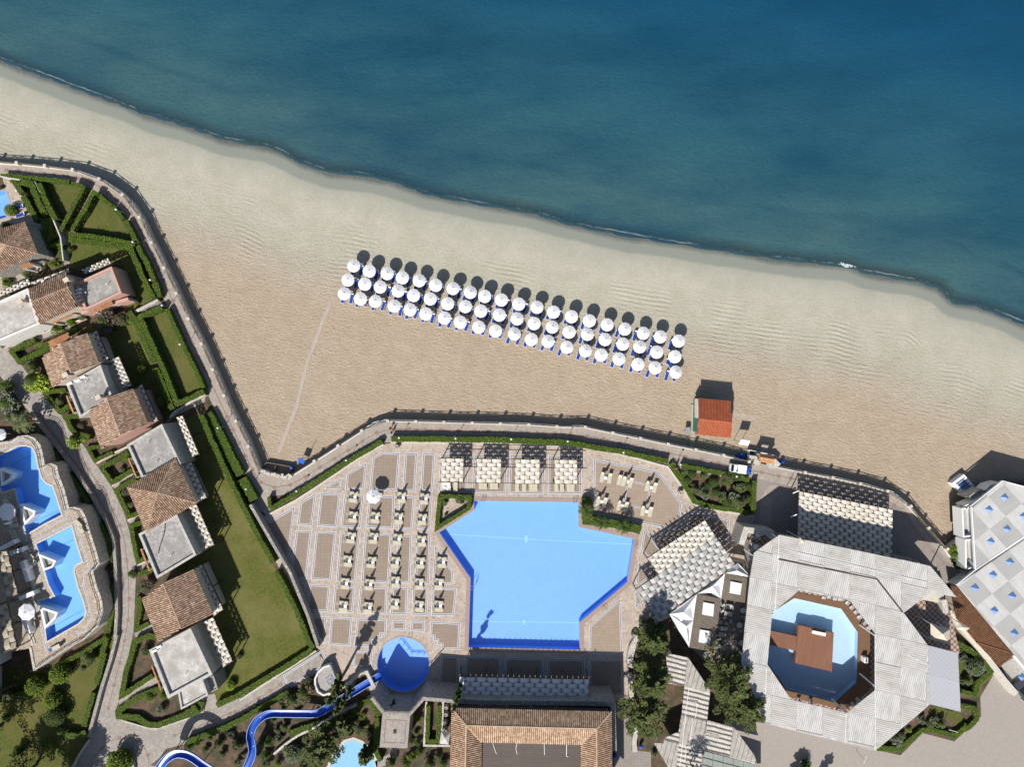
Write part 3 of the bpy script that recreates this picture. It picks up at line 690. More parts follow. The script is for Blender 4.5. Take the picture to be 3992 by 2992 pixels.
# brick line with squares along the promenade and the lane
rl = MB()
def inlay(pts, sq, z=.045, wd=.09, s1=.42):
    P = [W(p, z) for p in pts]; rl.ribbon(P, wd, None, z)
    for i, p in enumerate(sq):
        c = W(p, z+.004); d = min(range(len(P)-1), key=lambda j: (P[j]+P[j+1]-2*c).length); t = P[d+1]-P[d]; an = math.atan2(t.y, t.x)
        Q = [Vector((c.x+s1*(x*math.cos(an)-y*math.sin(an)), c.y+s1*(x*math.sin(an)+y*math.cos(an)), c.z)) for x, y in ((-.5,-.5),(.5,-.5),(.5,.5),(-.5,.5))]
        rl.ribbon(Q, .10, None, z+.004, closed=True)
i1 = qq('A 65,175 205,182 335,195 480,213 605,225 725,240 850,268 980,307 1080,360 1165,413 1248,487 1340,560 1405,635 1462,720 1512,823 1560,928 1610,1030 1660,1140 1705,1245 1755,1355 1810,1468 1860,1582', 'B 1910,315 1970,432 2025,550 2078,668 2135,800 2195,920', 'E 510,70 575,210 645,355 712,497 785,643 875,780 1020,835 1192,808 1352,720 1508,620 1665,525 1820,433 1970,338 2122,243',
  'G 365,205 540,203 712,210 890,215 1065,222 1242,225 1385,232 1565,235 1740,238 1920,243 2100,250', 'I 345,262 525,280 700,315 875,360 1055,392 1230,430 1408,465 1585,503 1757,540 1935,570', 'M 468,120 648,158 785,185', 'M 920,212 1060,242 1200,270 1340,297 1480,330 1620,360 1760,390 1895,470', 'O 920,868 1020,990 1120,1118 1230,1243 1345,1368')
inlay(i1, i1)
i2 = qq('C 575,122 670,248 765,375 855,505 955,640 1045,775 1135,918 1215,1075 1290,1245', 'R 1345,380 1367,570 1385,780 1390,990 1378,1213 1340,1440', 'D 1288,538 1228,780 1167,1028')
inlay(i2, i2[:9]+i2[10:11]+i2[12:])
i3 = q('D', '960,1700 1010,1560 1093,1462 1180,1390 1288,1350 1390,1345 1482,1375 1545,1440 1592,1533 1605,1620 1600,1700')
inlay(i3, [i3[2], i3[4], i3[6], i3[8]])
i4 = qq('F 1090,1305 980,1370 850,1450 720,1530 600,1600', 'S 820,620 620,700 420,785 220,860'); inlay(i4, i4)
o = rl.build('brick_inlay', MT['line_red']); o['kind'] = 'structure'
# wooden walkways on the sand
def walk(pts, wd, z, label, mat='boardwalk'):
    m_ = MB(); P = [W(p, z) for p in pts]; m_.ribbon(P, wd, z-.1, z); o = m_.build('boardwalk', MT[mat]); return tag(o, label, 'boardwalk')
walk(qq('n 1087,1765 1155,1590 1200,1408 1254,1263 1291,1173'), .62, -.96, 'long narrow bleached walkway running up the empty sand to the parasols', 'wood_walk' if 'wood_walk' in MT else 'boardwalk')
walk(q('L', '285,490 280,700 272,970'), .85, -.85, 'short white wooden walkway beside the orange roofed beach hut')
walk(q('L', '690,600 820,610 960,640'), .7, -.97, 'half buried wooden walkway right of the orange roofed beach hut')
walk(q('L', '1050,910 1050,1030'), 1.4, -.9, 'wooden walkway below the beach gate with the small tiled roof')
# ------------------------------------------------------------------ promenade walls with rail
def along(P, step, off=0):
    out = []; acc = -off
    for a, c in zip(P[:-1], P[1:]):
        L = (c-a).length; t = -acc if acc < 0 else 0
        d = step-acc if acc > 0 else -acc
        while d <= L+1e-6:
            out.append((a+(c-a)*(d/L), math.atan2((c-a).y, (c-a).x))); d += step
        acc = L-(d-step)
    return out
def prom_wall(pts, label, step=4.9, off=1.0, zb=-1.6, x=True, ztop=.30):
    P = [W(p, ztop) for p in pts]
    r = empty('promenade_wall', (P[0].x, P[0].y, 0), label, 'wall')
    m_ = MB(); m_.ribbon(P, .34, zb, ztop); part(m_, 'masonry', MT['drystone_light'], r)
    m_ = MB(); m_.ribbon([p+Vector((0, 0, .07)) for p in P], .42, ztop+.003, ztop+.07); part(m_, 'coping', MT['plaster'], r)
    po = along(P, step, off)
    for c, a in po:
        m_ = MB(); m_.box((c.x, c.y, .1+.55), (.42, .42, 1.1), a); m_.box((c.x, c.y, 1.225), (.5, .5, .06), a)
        part(m_, 'post', MT['stone_white'], r)
    pts_ = [(c, a) for c, a in po]
    m_ = MB()
    seq = [(P[0], 0)]+pts_+[(P[-1], 0)]
    for (a, _), (c, _) in zip(seq[:-1], seq[1:]):
        L = (c-a).length
        if L < .4: continue
        for z in (.5, .72, 1.12): m_.bar((a.x, a.y, z), (c.x, c.y, z), .08)
        n = max(1, round(L/1.2))
        for k in range(n):
            u, v = a+(c-a)*(k/n), a+(c-a)*((k+1)/n)
            m_.bar((v.x, v.y, .28), (v.x, v.y, 1.12), .07)
            if k % 3: 
                m_.bar((u.x, u.y, .72), (v.x, v.y, 1.12), .05); m_.bar((u.x, u.y, 1.12), (v.x, v.y, .72), .05)
    part(m_, 'railing', MT['railwood'], r)
prom_wall(q('n', '-400,610 -180,620')+edge_a, 'white stone wall with posts and wooden rail curving beside the left promenade', off=2)
prom_wall(edge_b, 'white stone wall with posts and wooden rail above the beach in the middle', off=1)
prom_wall(edge_c, 'white stone wall with posts and wooden rail beside the right promenade', off=4.5)
m_ = MB(); m_.ribbon([W(p, .5) for p in pit], .5, -1.6, .5)
for k, p in enumerate(q('E', '915,660 960,685 1025,690 1070,710 1110,700 1160,715 1180,700')):
    c = W(p, .6); m_.box((c.x, c.y, .62), (.55, .4, .3), .4*k)
tag(m_.build('stone_wall', MT['drystone_light']), 'low pale rubble wall at the corner where steps lead down to the sand', 'wall')
m_ = MB(); m_.ribbon([W(p, -.2) for p in q('E', '885,620 935,565 1210,612 1195,700')], .12, -1.2, -.2); m_.ribbon([W(p, -.2) for p in q('E','1035,600 1010,690')], .1, -1.2, -.2)
tag(m_.build('wooden_fence', MT['wood_grey']), 'low wooden fence round the sunken beach exit at the promenade corner', 'fence')
m_ = MB(); m_.ribbon([W(p, .1) for p in q('L', '885,1090 890,985 1010,1010 1180,1045 1185,1110')], .12, -1.2, .1)
tag(m_.build('wooden_fence', MT['white_paint']), 'white wooden fence round the beach gate landing', 'fence')
def rubble(pts, label, wd=.5, h=.6, mat='drystone_light', z0=0, name='stone_wall', cat='wall'):
    m_ = MB(); m_.ribbon([W(p, h) for p in pts], wd, z0, h); return tag(m_.build(name, MT[mat]), label, cat)
rubble(q('L', '885,1075 950,1085 1010,1120'), 'rubble wall stub left of the small tiled beach gate', 1.2, .9)
rubble(q('L', '1100,1150 1160,1120 1200,1160'), 'rubble wall stub right of the small tiled beach gate', 1.2, .9)
rubble(q('G', '340,345 800,352 1200,352 1700,370 2211,392')+q('I', '470,400 900,478 1300,590 1390,612 1560,850 1680,1020 1900,1075 2211,1130'), 'long low white kerb wall between the hedge and the pool terrace', .32, .25, 'stone_white')
rubble(q('E', '975,1120 1250,975 1500,815 1900,545 2170,385')+q('G', '262,372'), 'low white kerb wall under the slanting terrace hedge', .35, .25, 'stone_white')
rubble(qq('E 760,1020 1060,1540 1130,1658', 'F 1190,100 1380,560 1490,900'), 'long dark low wall between the big lawn and the pool terrace', .5, 1.7, 'drystone')
rubble(q('F', '650,1470 980,1255 1200,1120 1470,940'), 'pale low wall below the bottom hedge of the big lawn', .3, .3, 'stone_white')
rubble(qq('A 0,240 100,262 370,300 470,480 560,680 650,900 680,1150'), 'long thin white wall between the garden hedges at top left', .22, 1.3, 'stone_white')
rubble(q('B', '1455,320 1700,195'), 'white stone wall at the upper gate of the narrow lawn', .5, 1.0)
rubble(q('B', '1830,1460 1880,1400 2060,1290 2211,1215'), 'white stone wall at the lower gate of the narrow lawn', .35, 1.0)
rubble(q('B', '40,710 500,490 930,400'), 'pale kerb wall in front of the white cottages', .3, .5, 'plaster_cream')
for k, (s_, wh) in enumerate((('C 1040,575 1220,465 1390,385', 'first'), ('C 1205,815 1430,680', 'second'), ('C 1375,1190 1490,1130', 'third'), ('R 1475,630 1560,585', 'fourth'), ('D 1450,210 1610,115', 'fifth'), ('D 1280,935 1670,690', 'sixth'))):
    rubble(qq(s_), f'{wh} pale kerb of the cottage entrances, counted from the top of the lane', .28, .5, 'plaster_cream')
rubble(qq('C 330,30 420,150 600,380 800,640 960,880 1090,1110', 'C 1090,1110 1140,1190 1220,1400 1240,1658', 'R 1250,900 1255,1150 1240,1400', 'D 1250,260 1190,500 1080,850 1000,1150 950,1340'), 'long dark low wall following the left side of the lane', .55, .8, 'drystone')
rubble(q('J', '1400,820 1280,880 1170,960 1080,1060 1010,1180 985,1300 990,1400'), 'curved grey rubble wall beside the tall pines', 1.1, .9)
rubble(q('K', '985,660 990,760 1010,940 1060,1200 1030,1400 1040,1500'), 'straight pale wall running down under the tall pines', .8, .7)
rubble(q('H', '10,650 80,640 110,700 160,800'), 'low stone parapet left of the round pool', .55, .9)
rubble(q('H', '135,915 265,1078 545,1090 690,925 1040,955'), 'high stone wall with a rail wrapping the terrace below the round pool', .6, 5.6, 'drystone')
m_ = MB(); P = [W(p, 6.5) for p in q('H', '140,905 268,1066 542,1078 690,915')]
for dz in (0, -.35):
    for a, b_ in zip(P[:-1], P[1:]): m_.bar(a+Vector((0,0,dz)), b_+Vector((0,0,dz)), .07)
for c, a in along(P, 1.1): m_.bar((c.x, c.y, 5.6), (c.x, c.y, 6.5), .06)
tag(m_.build('railing', MT['railwood']), 'wooden rail on top of the high wall below the round pool', 'railing')
rubble(q('H', '-340,880 -100,760 20,650'), 'rubble wall above the blue slide near the round pool', .5, .8)
rubble(q('H', '130,910 0,980 -200,1080 -400,1180')+q('S', '1700,790 1550,860 1420,950 1290,1060'), 'pale rubble wall curving below the blue slide', .4, .8)
rubble(q('H', '725,960 700,1430 980,1435'), 'white rubble wall round the narrow planting bed', .35, .9)
rubble(q('H', '905,960 890,1280'), 'white rubble wall on the right side of the narrow planting bed', .35, .9)
rubble(q('H', '1045,950 1320,968 2211,975')+q('K', '490,975 800,985 815,1490'), 'long grey rubble parapet behind the tiled restaurant roof', .8, 5.4, 'drystone')
rubble(q('P', '1400,380 1500,500 1700,730 1880,960 2000,1120 2130,1270'), 'thick pale wall slanting along the forecourt at the right', 1.0, 1.2, 'stone_white')
rubble(q('O', '1520,820 1540,1100'), 'pale rubble wall under the white balcony of the checkered building', .5, 1.0)
rubble(q('O', '1380,1220 1500,1130 1550,1110'), 'short curved white wall round the bush at the checkered building', .35, .8)
rubble(q('M', '250,900 300,740 600,780'), 'thick grey rubble wall round the small tiled patio', 1.0, 3.9)
rubble(q('D', '760,1700 850,1530 960,1370'), 'pale kerb wall of the lawn in the bottom left corner', .3, .4, 'plaster_cream')
rubble(q('D', '1150,1560 1300,1545 1420,1600 1440,1700'), 'curved kerb wall round the hedge island at the bottom', .35, .6, 'concrete')
rubble(q('D', '1260,1140 1330,1165 1600,1245 1700,1250 2050,1130')+q('F', '250,1600 270,1500 230,1440'), 'pale kerb under the wavy hedge at the bottom cottage', .2, .3, 'stone_white')

# ------------------------------------------------------------------ raised villa terrace at the left
ZT = 3.0
vt = qq('C -900,330 -100,350 60,340 130,320 200,280 300,270 380,300 440,370 470,480 490,590 560,570 620,600 640,700 700,850 750,1050 790,1040 880,1060 930,1150', 'R 990,300 1040,450 1080,600 1010,690 1050,850 1100,980 1120,1120 1060,1280 900,1430 700,1540', 'D 365,625 320,380 -100,460 -900,700')
vp1 = q('C', '-60,520 110,440 190,395 280,390 340,410 375,470 400,600 440,730 500,800 560,820 600,930 660,1130 480,1220 290,1335 210,1050 175,860 150,840 30,880 -60,700')
vp2 = q('R', '395,395 770,205 810,360 880,580 810,620 790,690 830,850 890,1000 920,1120 900,1190 840,1250 510,1440 470,1130 420,1010 600,960 530,830 450,560')
def at_z(pts, z): return pts
P = [W(p, ZT) for p in vt]
tw = empty('terrace_wall', (P[0].x, P[0].y, 0), 'high curving rubble retaining wall of the raised villa pool terrace', 'wall')
m_ = MB()
vis = P[1:-2]
foot = [Vector((p.x, p.y, 0)) for p in inset([Vector((p.x, p.y, 0)) for p in P], -.12)][1:-2]
for a, c, fa, fc in zip(vis[:-1], vis[1:], foot[:-1], foot[1:]): m_.face([(a.x,a.y,ZT), (fa.x,fa.y,-.2), (fc.x,fc.y,-.2), (c.x,c.y,ZT)])
m_.ribbon(inset(P, .2)[1:-2], .4, ZT-.3, ZT+.12)
part(m_, 'masonry', MT['drystone_light'], tw)
m_ = MB(); I_ = inset(P, .2)[3:-3]
for z in (.6, 1.0):
    for a, c in zip(I_[:-1], I_[1:]): m_.bar((a.x, a.y, ZT+z), (c.x, c.y, ZT+z), .06)
for c, a in along(I_, 1.5): m_.bar((c.x, c.y, ZT), (c.x, c.y, ZT+1.0), .06)
part(m_, 'railing', MT['wood_dark'], tw)
sheets('villa_terrace', vt, ZT, MT['villa_terrace'], [vp1, vp2])
b1 = basin('p', vp1, ZT, 1.2, 'pool_villa', 'stone_white', .3, label='upper of the two curving blue pools on the raised villa terrace')
b2 = basin('p', vp2, ZT, 1.2, 'pool_villa', 'stone_white', .3, label='lower of the two curving blue pools on the raised villa terrace')
for r_, s_ in ((b1, 'C 30,640 350,480'), (b1, 'C 300,1230 640,1080'), (b2, 'R 480,500 790,345'), (b2, 'R 560,1290 900,1105')):
    pline(r_, qq(s_), ZT-1.18, .08, 'pool_deep')
vl, vb = MB(), MB()
def dline(pts, z=ZT+.02):
    P = [W(p, z) for p in pts]; vl.ribbon(P, .30, None, z); vb.ribbon(P, .09, None, z+.004)
dline(q('C', '0,430 70,400 70,340')); dline(q('C', '150,380 140,350 250,320 300,340 330,330 430,470 470,620 500,700 580,670 640,800 730,1160'))
dline(q('R', '140,0 240,290 250,360 720,110')); dline(q('R', '210,90 260,290 330,380 800,150 820,220 860,300 910,480 970,670 900,710 910,760 900,860 940,960 970,1100 990,1190 930,1280 930,1330 840,1360 820,1320'))
dline(q('R', '330,380 420,620 440,700 420,790 460,830 470,870 340,960 370,1030 420,1110')); dline(q('R', '440,1250 500,1560'))
for a_, m__ in ((vl, 'line_white'), (vb, 'line_blue')):
    o = a_.build('paving_border', MT[m__]); o['kind'] = 'structure'
# triangular white dividers that reach into the villa pools
def divider(s_, label):
    P = [W(p, ZT+.9) for p in s_]; n = len(P)
    r = empty('pool_divider', (P[0].x, P[0].y, ZT), label, 'divider')
    m_ = MB(); m_.ribbon(P, .32, ZT-1.2, ZT+.9, closed=True); part(m_, 'wall', MT['white_paint'], r)
    m_ = MB(); m_.prism([p+Vector((0, 0, -.55)) for p in inset(P, .12)], ZT-1.1); part(m_, 'planter', MT['concrete'], r)
divider(q('C', '10,640 130,690 110,740 20,800'), 'white triangular divider at the top of the upper villa pool')
divider(q('C', '220,1035 370,1095 360,1130 270,1220'), 'white triangular divider at the foot of the upper villa pool')
divider(q('R', '425,515 590,580 560,640 475,670'), 'white triangular divider at the top of the lower villa pool')
divider(q('R', '440,1085 610,1140 590,1190 490,1290'), 'white triangular divider at the foot of the lower villa pool')
for k, (s_, wh) in enumerate((('C 0,1500 150,1420', 'above the steps'), ('R 230,580 300,800', 'behind the middle loungers'), ('R 205,985 365,920', 'below the middle loungers'), ('R 250,1200 310,1360', 'behind the lower loungers'), ('R 100,500 240,450', 'above the middle loungers'))):
    m_ = MB(); m_.ribbon([W(p, ZT+1.3) for p in qq(s_)], .7, ZT, ZT+1.3); tag(m_.build('garden_wall', MT['white_paint']), 'white villa wall '+wh, 'wall')
m_ = MB()
for k, s_ in enumerate(('C 30,960 90,1060', 'C 60,960 110,1040', 'C 110,1290 150,1410', 'C 140,1290 180,1400', 'R 240,1000 260,1060', 'R 330,780 360,900', 'R 350,760 380,880', 'R 310,1380 350,1480', 'R 340,1370 370,1470', 'R 240,460 290,570', 'R 265,450 310,560')):
    z = ZT+.12+.1*(k % 2); m_.ribbon([W(p, z) for p in qq(s_)], .35, ZT, z)
o = m_.build('steps', MT['stone_white']); o['kind'] = 'structure'

# ------------------------------------------------------------------ hedges
def hedge(segs, label, h=1.2, z0=0, mat='hedge', name='hedge', leaf=.17, dens=34, r=None):
    rnd = random.Random(len(label)*7+int(segs[0][1][0][0]))
    c_ = MB(); l_ = MB()
    for _, pts, wz in segs:
        P = [W(p, z0+h) for p in pts]; wd = wz/K_*S
        # resample
        Q = [P[0]]
        for a, c in zip(P[:-1], P[1:]):
            n = max(1, int((c-a).length/.6)); Q += [a+(c-a)*((i+1)/n) for i in range(n)]
        Q = [q_+Vector((rnd.uniform(-.06,.06), rnd.uniform(-.06,.06), 0)) for q_ in Q]
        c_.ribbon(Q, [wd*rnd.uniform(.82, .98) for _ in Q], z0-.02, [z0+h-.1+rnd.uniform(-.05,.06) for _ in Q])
        for a, c in zip(Q[:-1], Q[1:]):
            d = c-a; L = d.length; t = d.normalized(); nn = Vector((-t.y, t.x, 0))
            for _k in range(int(dens*L*(wd+.5))+1):
                u = rnd.random()*L; e = rnd.choice((0, 0, 0, 1))
                if e: s_ = rnd.choice((-.5, .5))*wd; z = z0+rnd.uniform(.15, 1)*h
                else: s_ = rnd.uniform(-.53, .53)*wd; z = z0+h-.06+rnd.uniform(-.06, .10)
                p = a+t*u+nn*s_; a1 = rnd.random()*6.28; sz = leaf*rnd.uniform(.6, 1.3)
                dx = Vector((math.cos(a1), math.sin(a1), rnd.uniform(-.5,.5)))*sz; dy = Vector((-math.sin(a1), math.cos(a1), rnd.uniform(-.5,.5)))*sz*.7
                p = Vector((p.x, p.y, z)); l_.face([p-dx*.5-dy*.2, p-dy*.5, p+dx*.5, p+dy*.5])
    if not label: return c_, l_
    b0 = segs[0][1][0]; o0 = W(b0, 0); rt = empty(name, (o0.x, o0.y, z0), label, 'hedge')
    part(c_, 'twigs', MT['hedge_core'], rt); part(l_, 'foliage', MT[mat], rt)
    return rt
def hs(*a):
    o = []
    for t in a:
        k, s_, wz = t; o.append((k, q(k, s_), wz))
    return o
HEDGES = [
(hs(('A','0,230 100,235 250,255 500,275 740,300',45)), 'clipped hedge lining the top left promenade'),
(hs(('A','760,315 830,330 895,360 765,600 645,830',42)), 'clipped hedge on the left side of the diagonal garden path'),
(hs(('A','1050,435 1000,410 908,600 768,820',44)), 'clipped hedge on the right side of the diagonal garden path'),
(hs(('A','1060,450 1130,510 1200,560',46),('A','1210,570 1320,700',46)), 'short broken hedge where the promenade curves'),
(hs(('A','1350,720 1400,820 1470,960',48)), 'short hedge between triangular lawn and promenade'),
(hs(('A','730,865 1000,890 1250,930 1450,970',48)), 'upper of two parallel hedges below the triangular lawn'),
(hs(('A','730,915 1000,950 1200,985 1430,1010',56),('A','1410,1040 1460,1150 1520,1300 1580,1430 1650,1560',55)), 'lower of two parallel hedges below the triangular lawn, turning down'),
(hs(('A','1475,990 1550,1120 1620,1270 1660,1380',50),('A','1660,1390 1690,1500 1695,1540',78)), 'hedge along the promenade beside the shaded lawn'),
(hs(('A','120,270 180,350 230,420',60),('A','240,450 300,560 390,720',65)), 'hedge right of the small left pool'),
(hs(('A','200,300 330,320 400,500 480,660',60)), 'hedge bordering the left side of the thin white wall'),
(hs(('A','410,310 460,450 530,590 590,700',58)), 'hedge bordering the right side of the thin white wall'),
(hs(('A','480,690 500,850 560,930',105),('A','500,1010 650,940',40),('A','650,970 650,1150',48)), 'broad dark hedge beside the stone villa roof'),
(hs(('B','330,290 330,290.1',20)) if False else hs(('B','0,690 60,660 200,615',50)), 'small hedge below the white cottage at the left edge'),
(hs(('B','370,620 240,680 110,745 200,860 400,760 530,700',50)), 'looped hedge round the soil bed above the first gabled roof'),
(hs(('B','380,710 560,640 820,500',40)), 'narrow hedge in front of the upper cottages'),
(hs(('B','1380,320 1440,400 1530,600 1640,850',66),('B','1670,930 1750,1100 1850,1370',56)), 'left of two parallel hedges beside the narrow lawn'),
(hs(('B','1740,270 1500,380 1600,600 1760,950 1900,1310 2050,1250 2190,1180',56)), 'right of two parallel hedges beside the narrow lawn'),
(hs(('B','1790,290 1850,420 1950,650 2060,870 2190,1140',48)), 'hedge between the narrow lawn and the promenade'),
(hs(('B','920,530 1200,490 1350,440',46)), 'hedge below the bare twiggy bush'),
(hs(('B','700,1160 480,1190 560,1310 640,1400 750,1330',50)), 'looped hedge under the round lime tree'),
(hs(('C','860,60 700,80 760,200 800,250 960,290',50)), 'looped hedge beside the pink gabled cottage'),
(hs(('C','1080,390 940,410 1020,545 1210,460',38)), 'small triangular hedge below the pink cottage gable'),
(hs(('C','1380,460 1090,620 1200,780 1420,650',50)), 'square looped hedge left of the upper flat roof'),
(hs(('C','1460,740 1250,860 1310,1000 1390,1150 1490,1110',50)), 'looped hedge left of the pyramid tiled roof'),
(hs(('C','1530,1215 1410,1245 1430,1400 1480,1640 1560,1600',48)), 'looped hedge left of the cracked flat roof'),
(hs(('R','1500,720 1640,670',50)), 'short hedge stub at the lane bend'),
(hs(('R','1490,960 1500,1100 1460,1330 1600,1250',50)), 'looped hedge left of the lowest gabled roof'),
(hs(('D','1680,270 1600,245 1450,315 1350,650 1300,900 1640,680',56)), 'large triangular hedge loop round bare soil at the lane'),
(hs(('D','1740,810 1450,930 1270,1060 1270,1120 1480,1130 1600,1210 1700,1215 1900,1140 2150,1050 2160,960',66)), 'wavy hedge loop at the bottom of the lowest cottage'),
(hs(('E','230,50 330,300 450,560 560,800 700,1080 850,1380 1010,1650',56),('F','1040,90 1110,220 1250,500 1380,820 1440,920',54)), 'very long hedge along the right side of the big lawn'),
(hs(('E','300,30 420,250 550,520 650,700',95),('E','670,740 760,900 800,970',95)), 'thick hedge between the left promenade and the big lawn'),
(hs(('E','2180,340 1800,560 1500,750 1250,900 1000,1060',52),('E','960,940 970,1040 1010,1050',40)), 'slanting hedge between promenade and pool terrace'),
(hs(('F','1430,930 1150,1110 850,1290 600,1440 400,1530',60)), 'hedge closing the bottom of the big lawn'),
(hs(('G','345,312 800,312 1400,322 2211,348',62),('I','280,350 450,378 900,450 1400,560',58)), 'long sunlit hedge between the promenade and the shaded loungers'),
(hs(('I','1430,570 1560,780 1680,985 1900,1050 2211,1090',52),('M','250,540 330,560',60)), 'hedge along the lower left side of the shrub garden'),
(hs(('I','1540,595 1800,650 2211,725',46),('L','750,1280 890,1310',50)), 'hedge along the top of the shrub garden'),
(hs(('M','400,210 385,420 380,560',52)), 'short upright hedge at the right end of the shrub garden'),
(hs(('G','870,930 835,1280 1180,1060 1195,940 870,930',45)), 'triangular hedge at the upper left corner of the large pool'),
(hs(('I','520,950 520,1180',105),('I','480,1190 800,1225 1100,1300',92)), 'broad L-shaped hedge at the upper right corner of the large pool'),
(hs(('H','745,1000 730,1385 850,1385 865,1000',45)), 'tall narrow hedge loop in the stone bed beside the restaurant'),
(hs(('H','-20,1010 120,950 190,1060 220,1110',60),('H','190,1130 180,1500 230,1600',48)), 'hedge along the small square stone patio'),
(hs(('P','1500,720 1700,840 1860,1030 1720,1150 1700,1270',58),('P','1540,1240 1710,1285',48)), 'hedge round the bushy bed right of the slatted roof'),
(hs(('P','1540,1400 1700,1430 1715,1540 1640,1620 1450,1720',56)), 'hedge of the lower bed at the forecourt'),
(hs(('Q','1600,640 1480,760 1290,705 1120,690 1000,790 880,900 640,890',52)), 'zigzag hedge along the forecourt below the slatted roof'),
(hs(('S','350,930 600,840 850,740 1150,570 1450,390',58)), 'long shaded hedge along the bottom lane'),
(hs(('S','1450,850 1700,760 1900,700 2200,590',75)), 'hedge below the blue slide'),
(hs(('R','1200,830 1200,1150 1130,1450 1080,1650',55),('D','1120,430 1030,770',58)), 'hedge along the left side of the lane below the villa terrace'),
(hs(('D','1000,860 960,1000 900,1230',55),('D','920,1290 850,1340 700,1320',62)), 'hedge at the corner of the bottom left lawn'),
(hs(('D','580,580 900,425 1150,260',48)), 'hedge at the foot of the villa terrace corner'),
(hs(('D','0,940 150,890 290,860',52)), 'hedge row across the lawn at the left edge'),
(hs(('C','420,230 560,430 750,700 950,1000',42)), 'low shaded hedge in the strip between villa terrace and lane'),
(hs(('R','1070,170 1160,330 1190,600',46)), 'low shaded hedge along the lane beside the villa stone wall'),
(hs(('C','800,20 620,0',20)) if False else hs(('F','180,1560 60,1640',85)), 'dark hedge corner behind the bottom cottage'),
]
for k, (sg, lb) in enumerate(HEDGES):
    hh_ = 1.25
    if 'very long' in lb: hh_ = 1.9
    if 'low' in lb: hh_ = .8
    if 'parallel' in lb or 'thin white wall' in lb or 'diagonal' in lb: hh_ = 1.6
    hedge(sg, lb, hh_)

# ------------------------------------------------------------------ bushes and trees
def leaf_cloud(rnd, R3, n, sz, lobes=None, shell=.55, drop=0):
    l_ = MB(); lobes = lobes or [(0,0,0,1)]
    for _ in range(n):
        lx, ly, lz, lr = rnd.choice(lobes)
        v = Vector((rnd.gauss(0,1), rnd.gauss(0,1), rnd.gauss(0,1)+drop)).normalized()*(rnd.uniform(shell, 1.03)**.5)*lr
        p = Vector(((v.x+lx)*R3[0], (v.y+ly)*R3[1], (v.z+lz)*R3[2]))
        a1 = rnd.random()*6.28; s_ = sz*rnd.uniform(.6, 1.35); tz = rnd.uniform(-.7,.7)
        dx = Vector((math.cos(a1), math.sin(a1), tz))*s_; dy = Vector((-math.sin(a1), math.cos(a1), rnd.uniform(-.7,.7)))*s_*.6
        l_.face([p-dx*.5-dy*.2, p-dy*.5, p+dx*.5, p+dy*.5])
    return l_
BP = {}
def bush_proto(mat, kind):
    key = (mat, kind)
    if key in BP: return BP[key]
    rnd = random.Random(hash(kind) % 1000 if False else len(BP)*13+5)
    if kind == 'ball': l_ = leaf_cloud(rnd, (1,1,.9), 620, .17, None, .8)
    else:
        lb = [(rnd.uniform(-.5,.5), rnd.uniform(-.5,.5), rnd.uniform(-.25,.3), rnd.uniform(.4,.6)) for _ in range(7)]
        l_ = leaf_cloud(rnd, (1,1,.85), 620, .2, lb, .5)
    l_.v = [(x, y, z+.85) for x, y, z in l_.v]
    c_ = MB(); rad = .80 if kind == 'ball' else .5
    c_.lathe([(.05,.1),(rad*.8,.3),(rad,.85),(rad*.8,1.25),(rad*.4,1.45),(.02,1.55)], n=10)
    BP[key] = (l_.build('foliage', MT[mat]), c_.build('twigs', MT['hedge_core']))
    for o in BP[key]: bpy.data.objects.remove(o) if False else COL.objects.unlink(o)
    return BP[key]
def bush(p, rz, label, mat='hedge', kind='ball', z0=0, group=None, hscale=1.0):
    r = rz/K_*S; c = W(p, z0+r*hscale); e = empty('bush', (c.x, c.y, z0), label, 'bush', group, rz=random.random()*6)
    L, C_ = bush_proto(mat, kind)
    for o in (L, C_):
        n = o.copy(); COL.objects.link(n); n.name = o.name; n.parent = e; n.scale = (r, r, r*hscale)
    return e
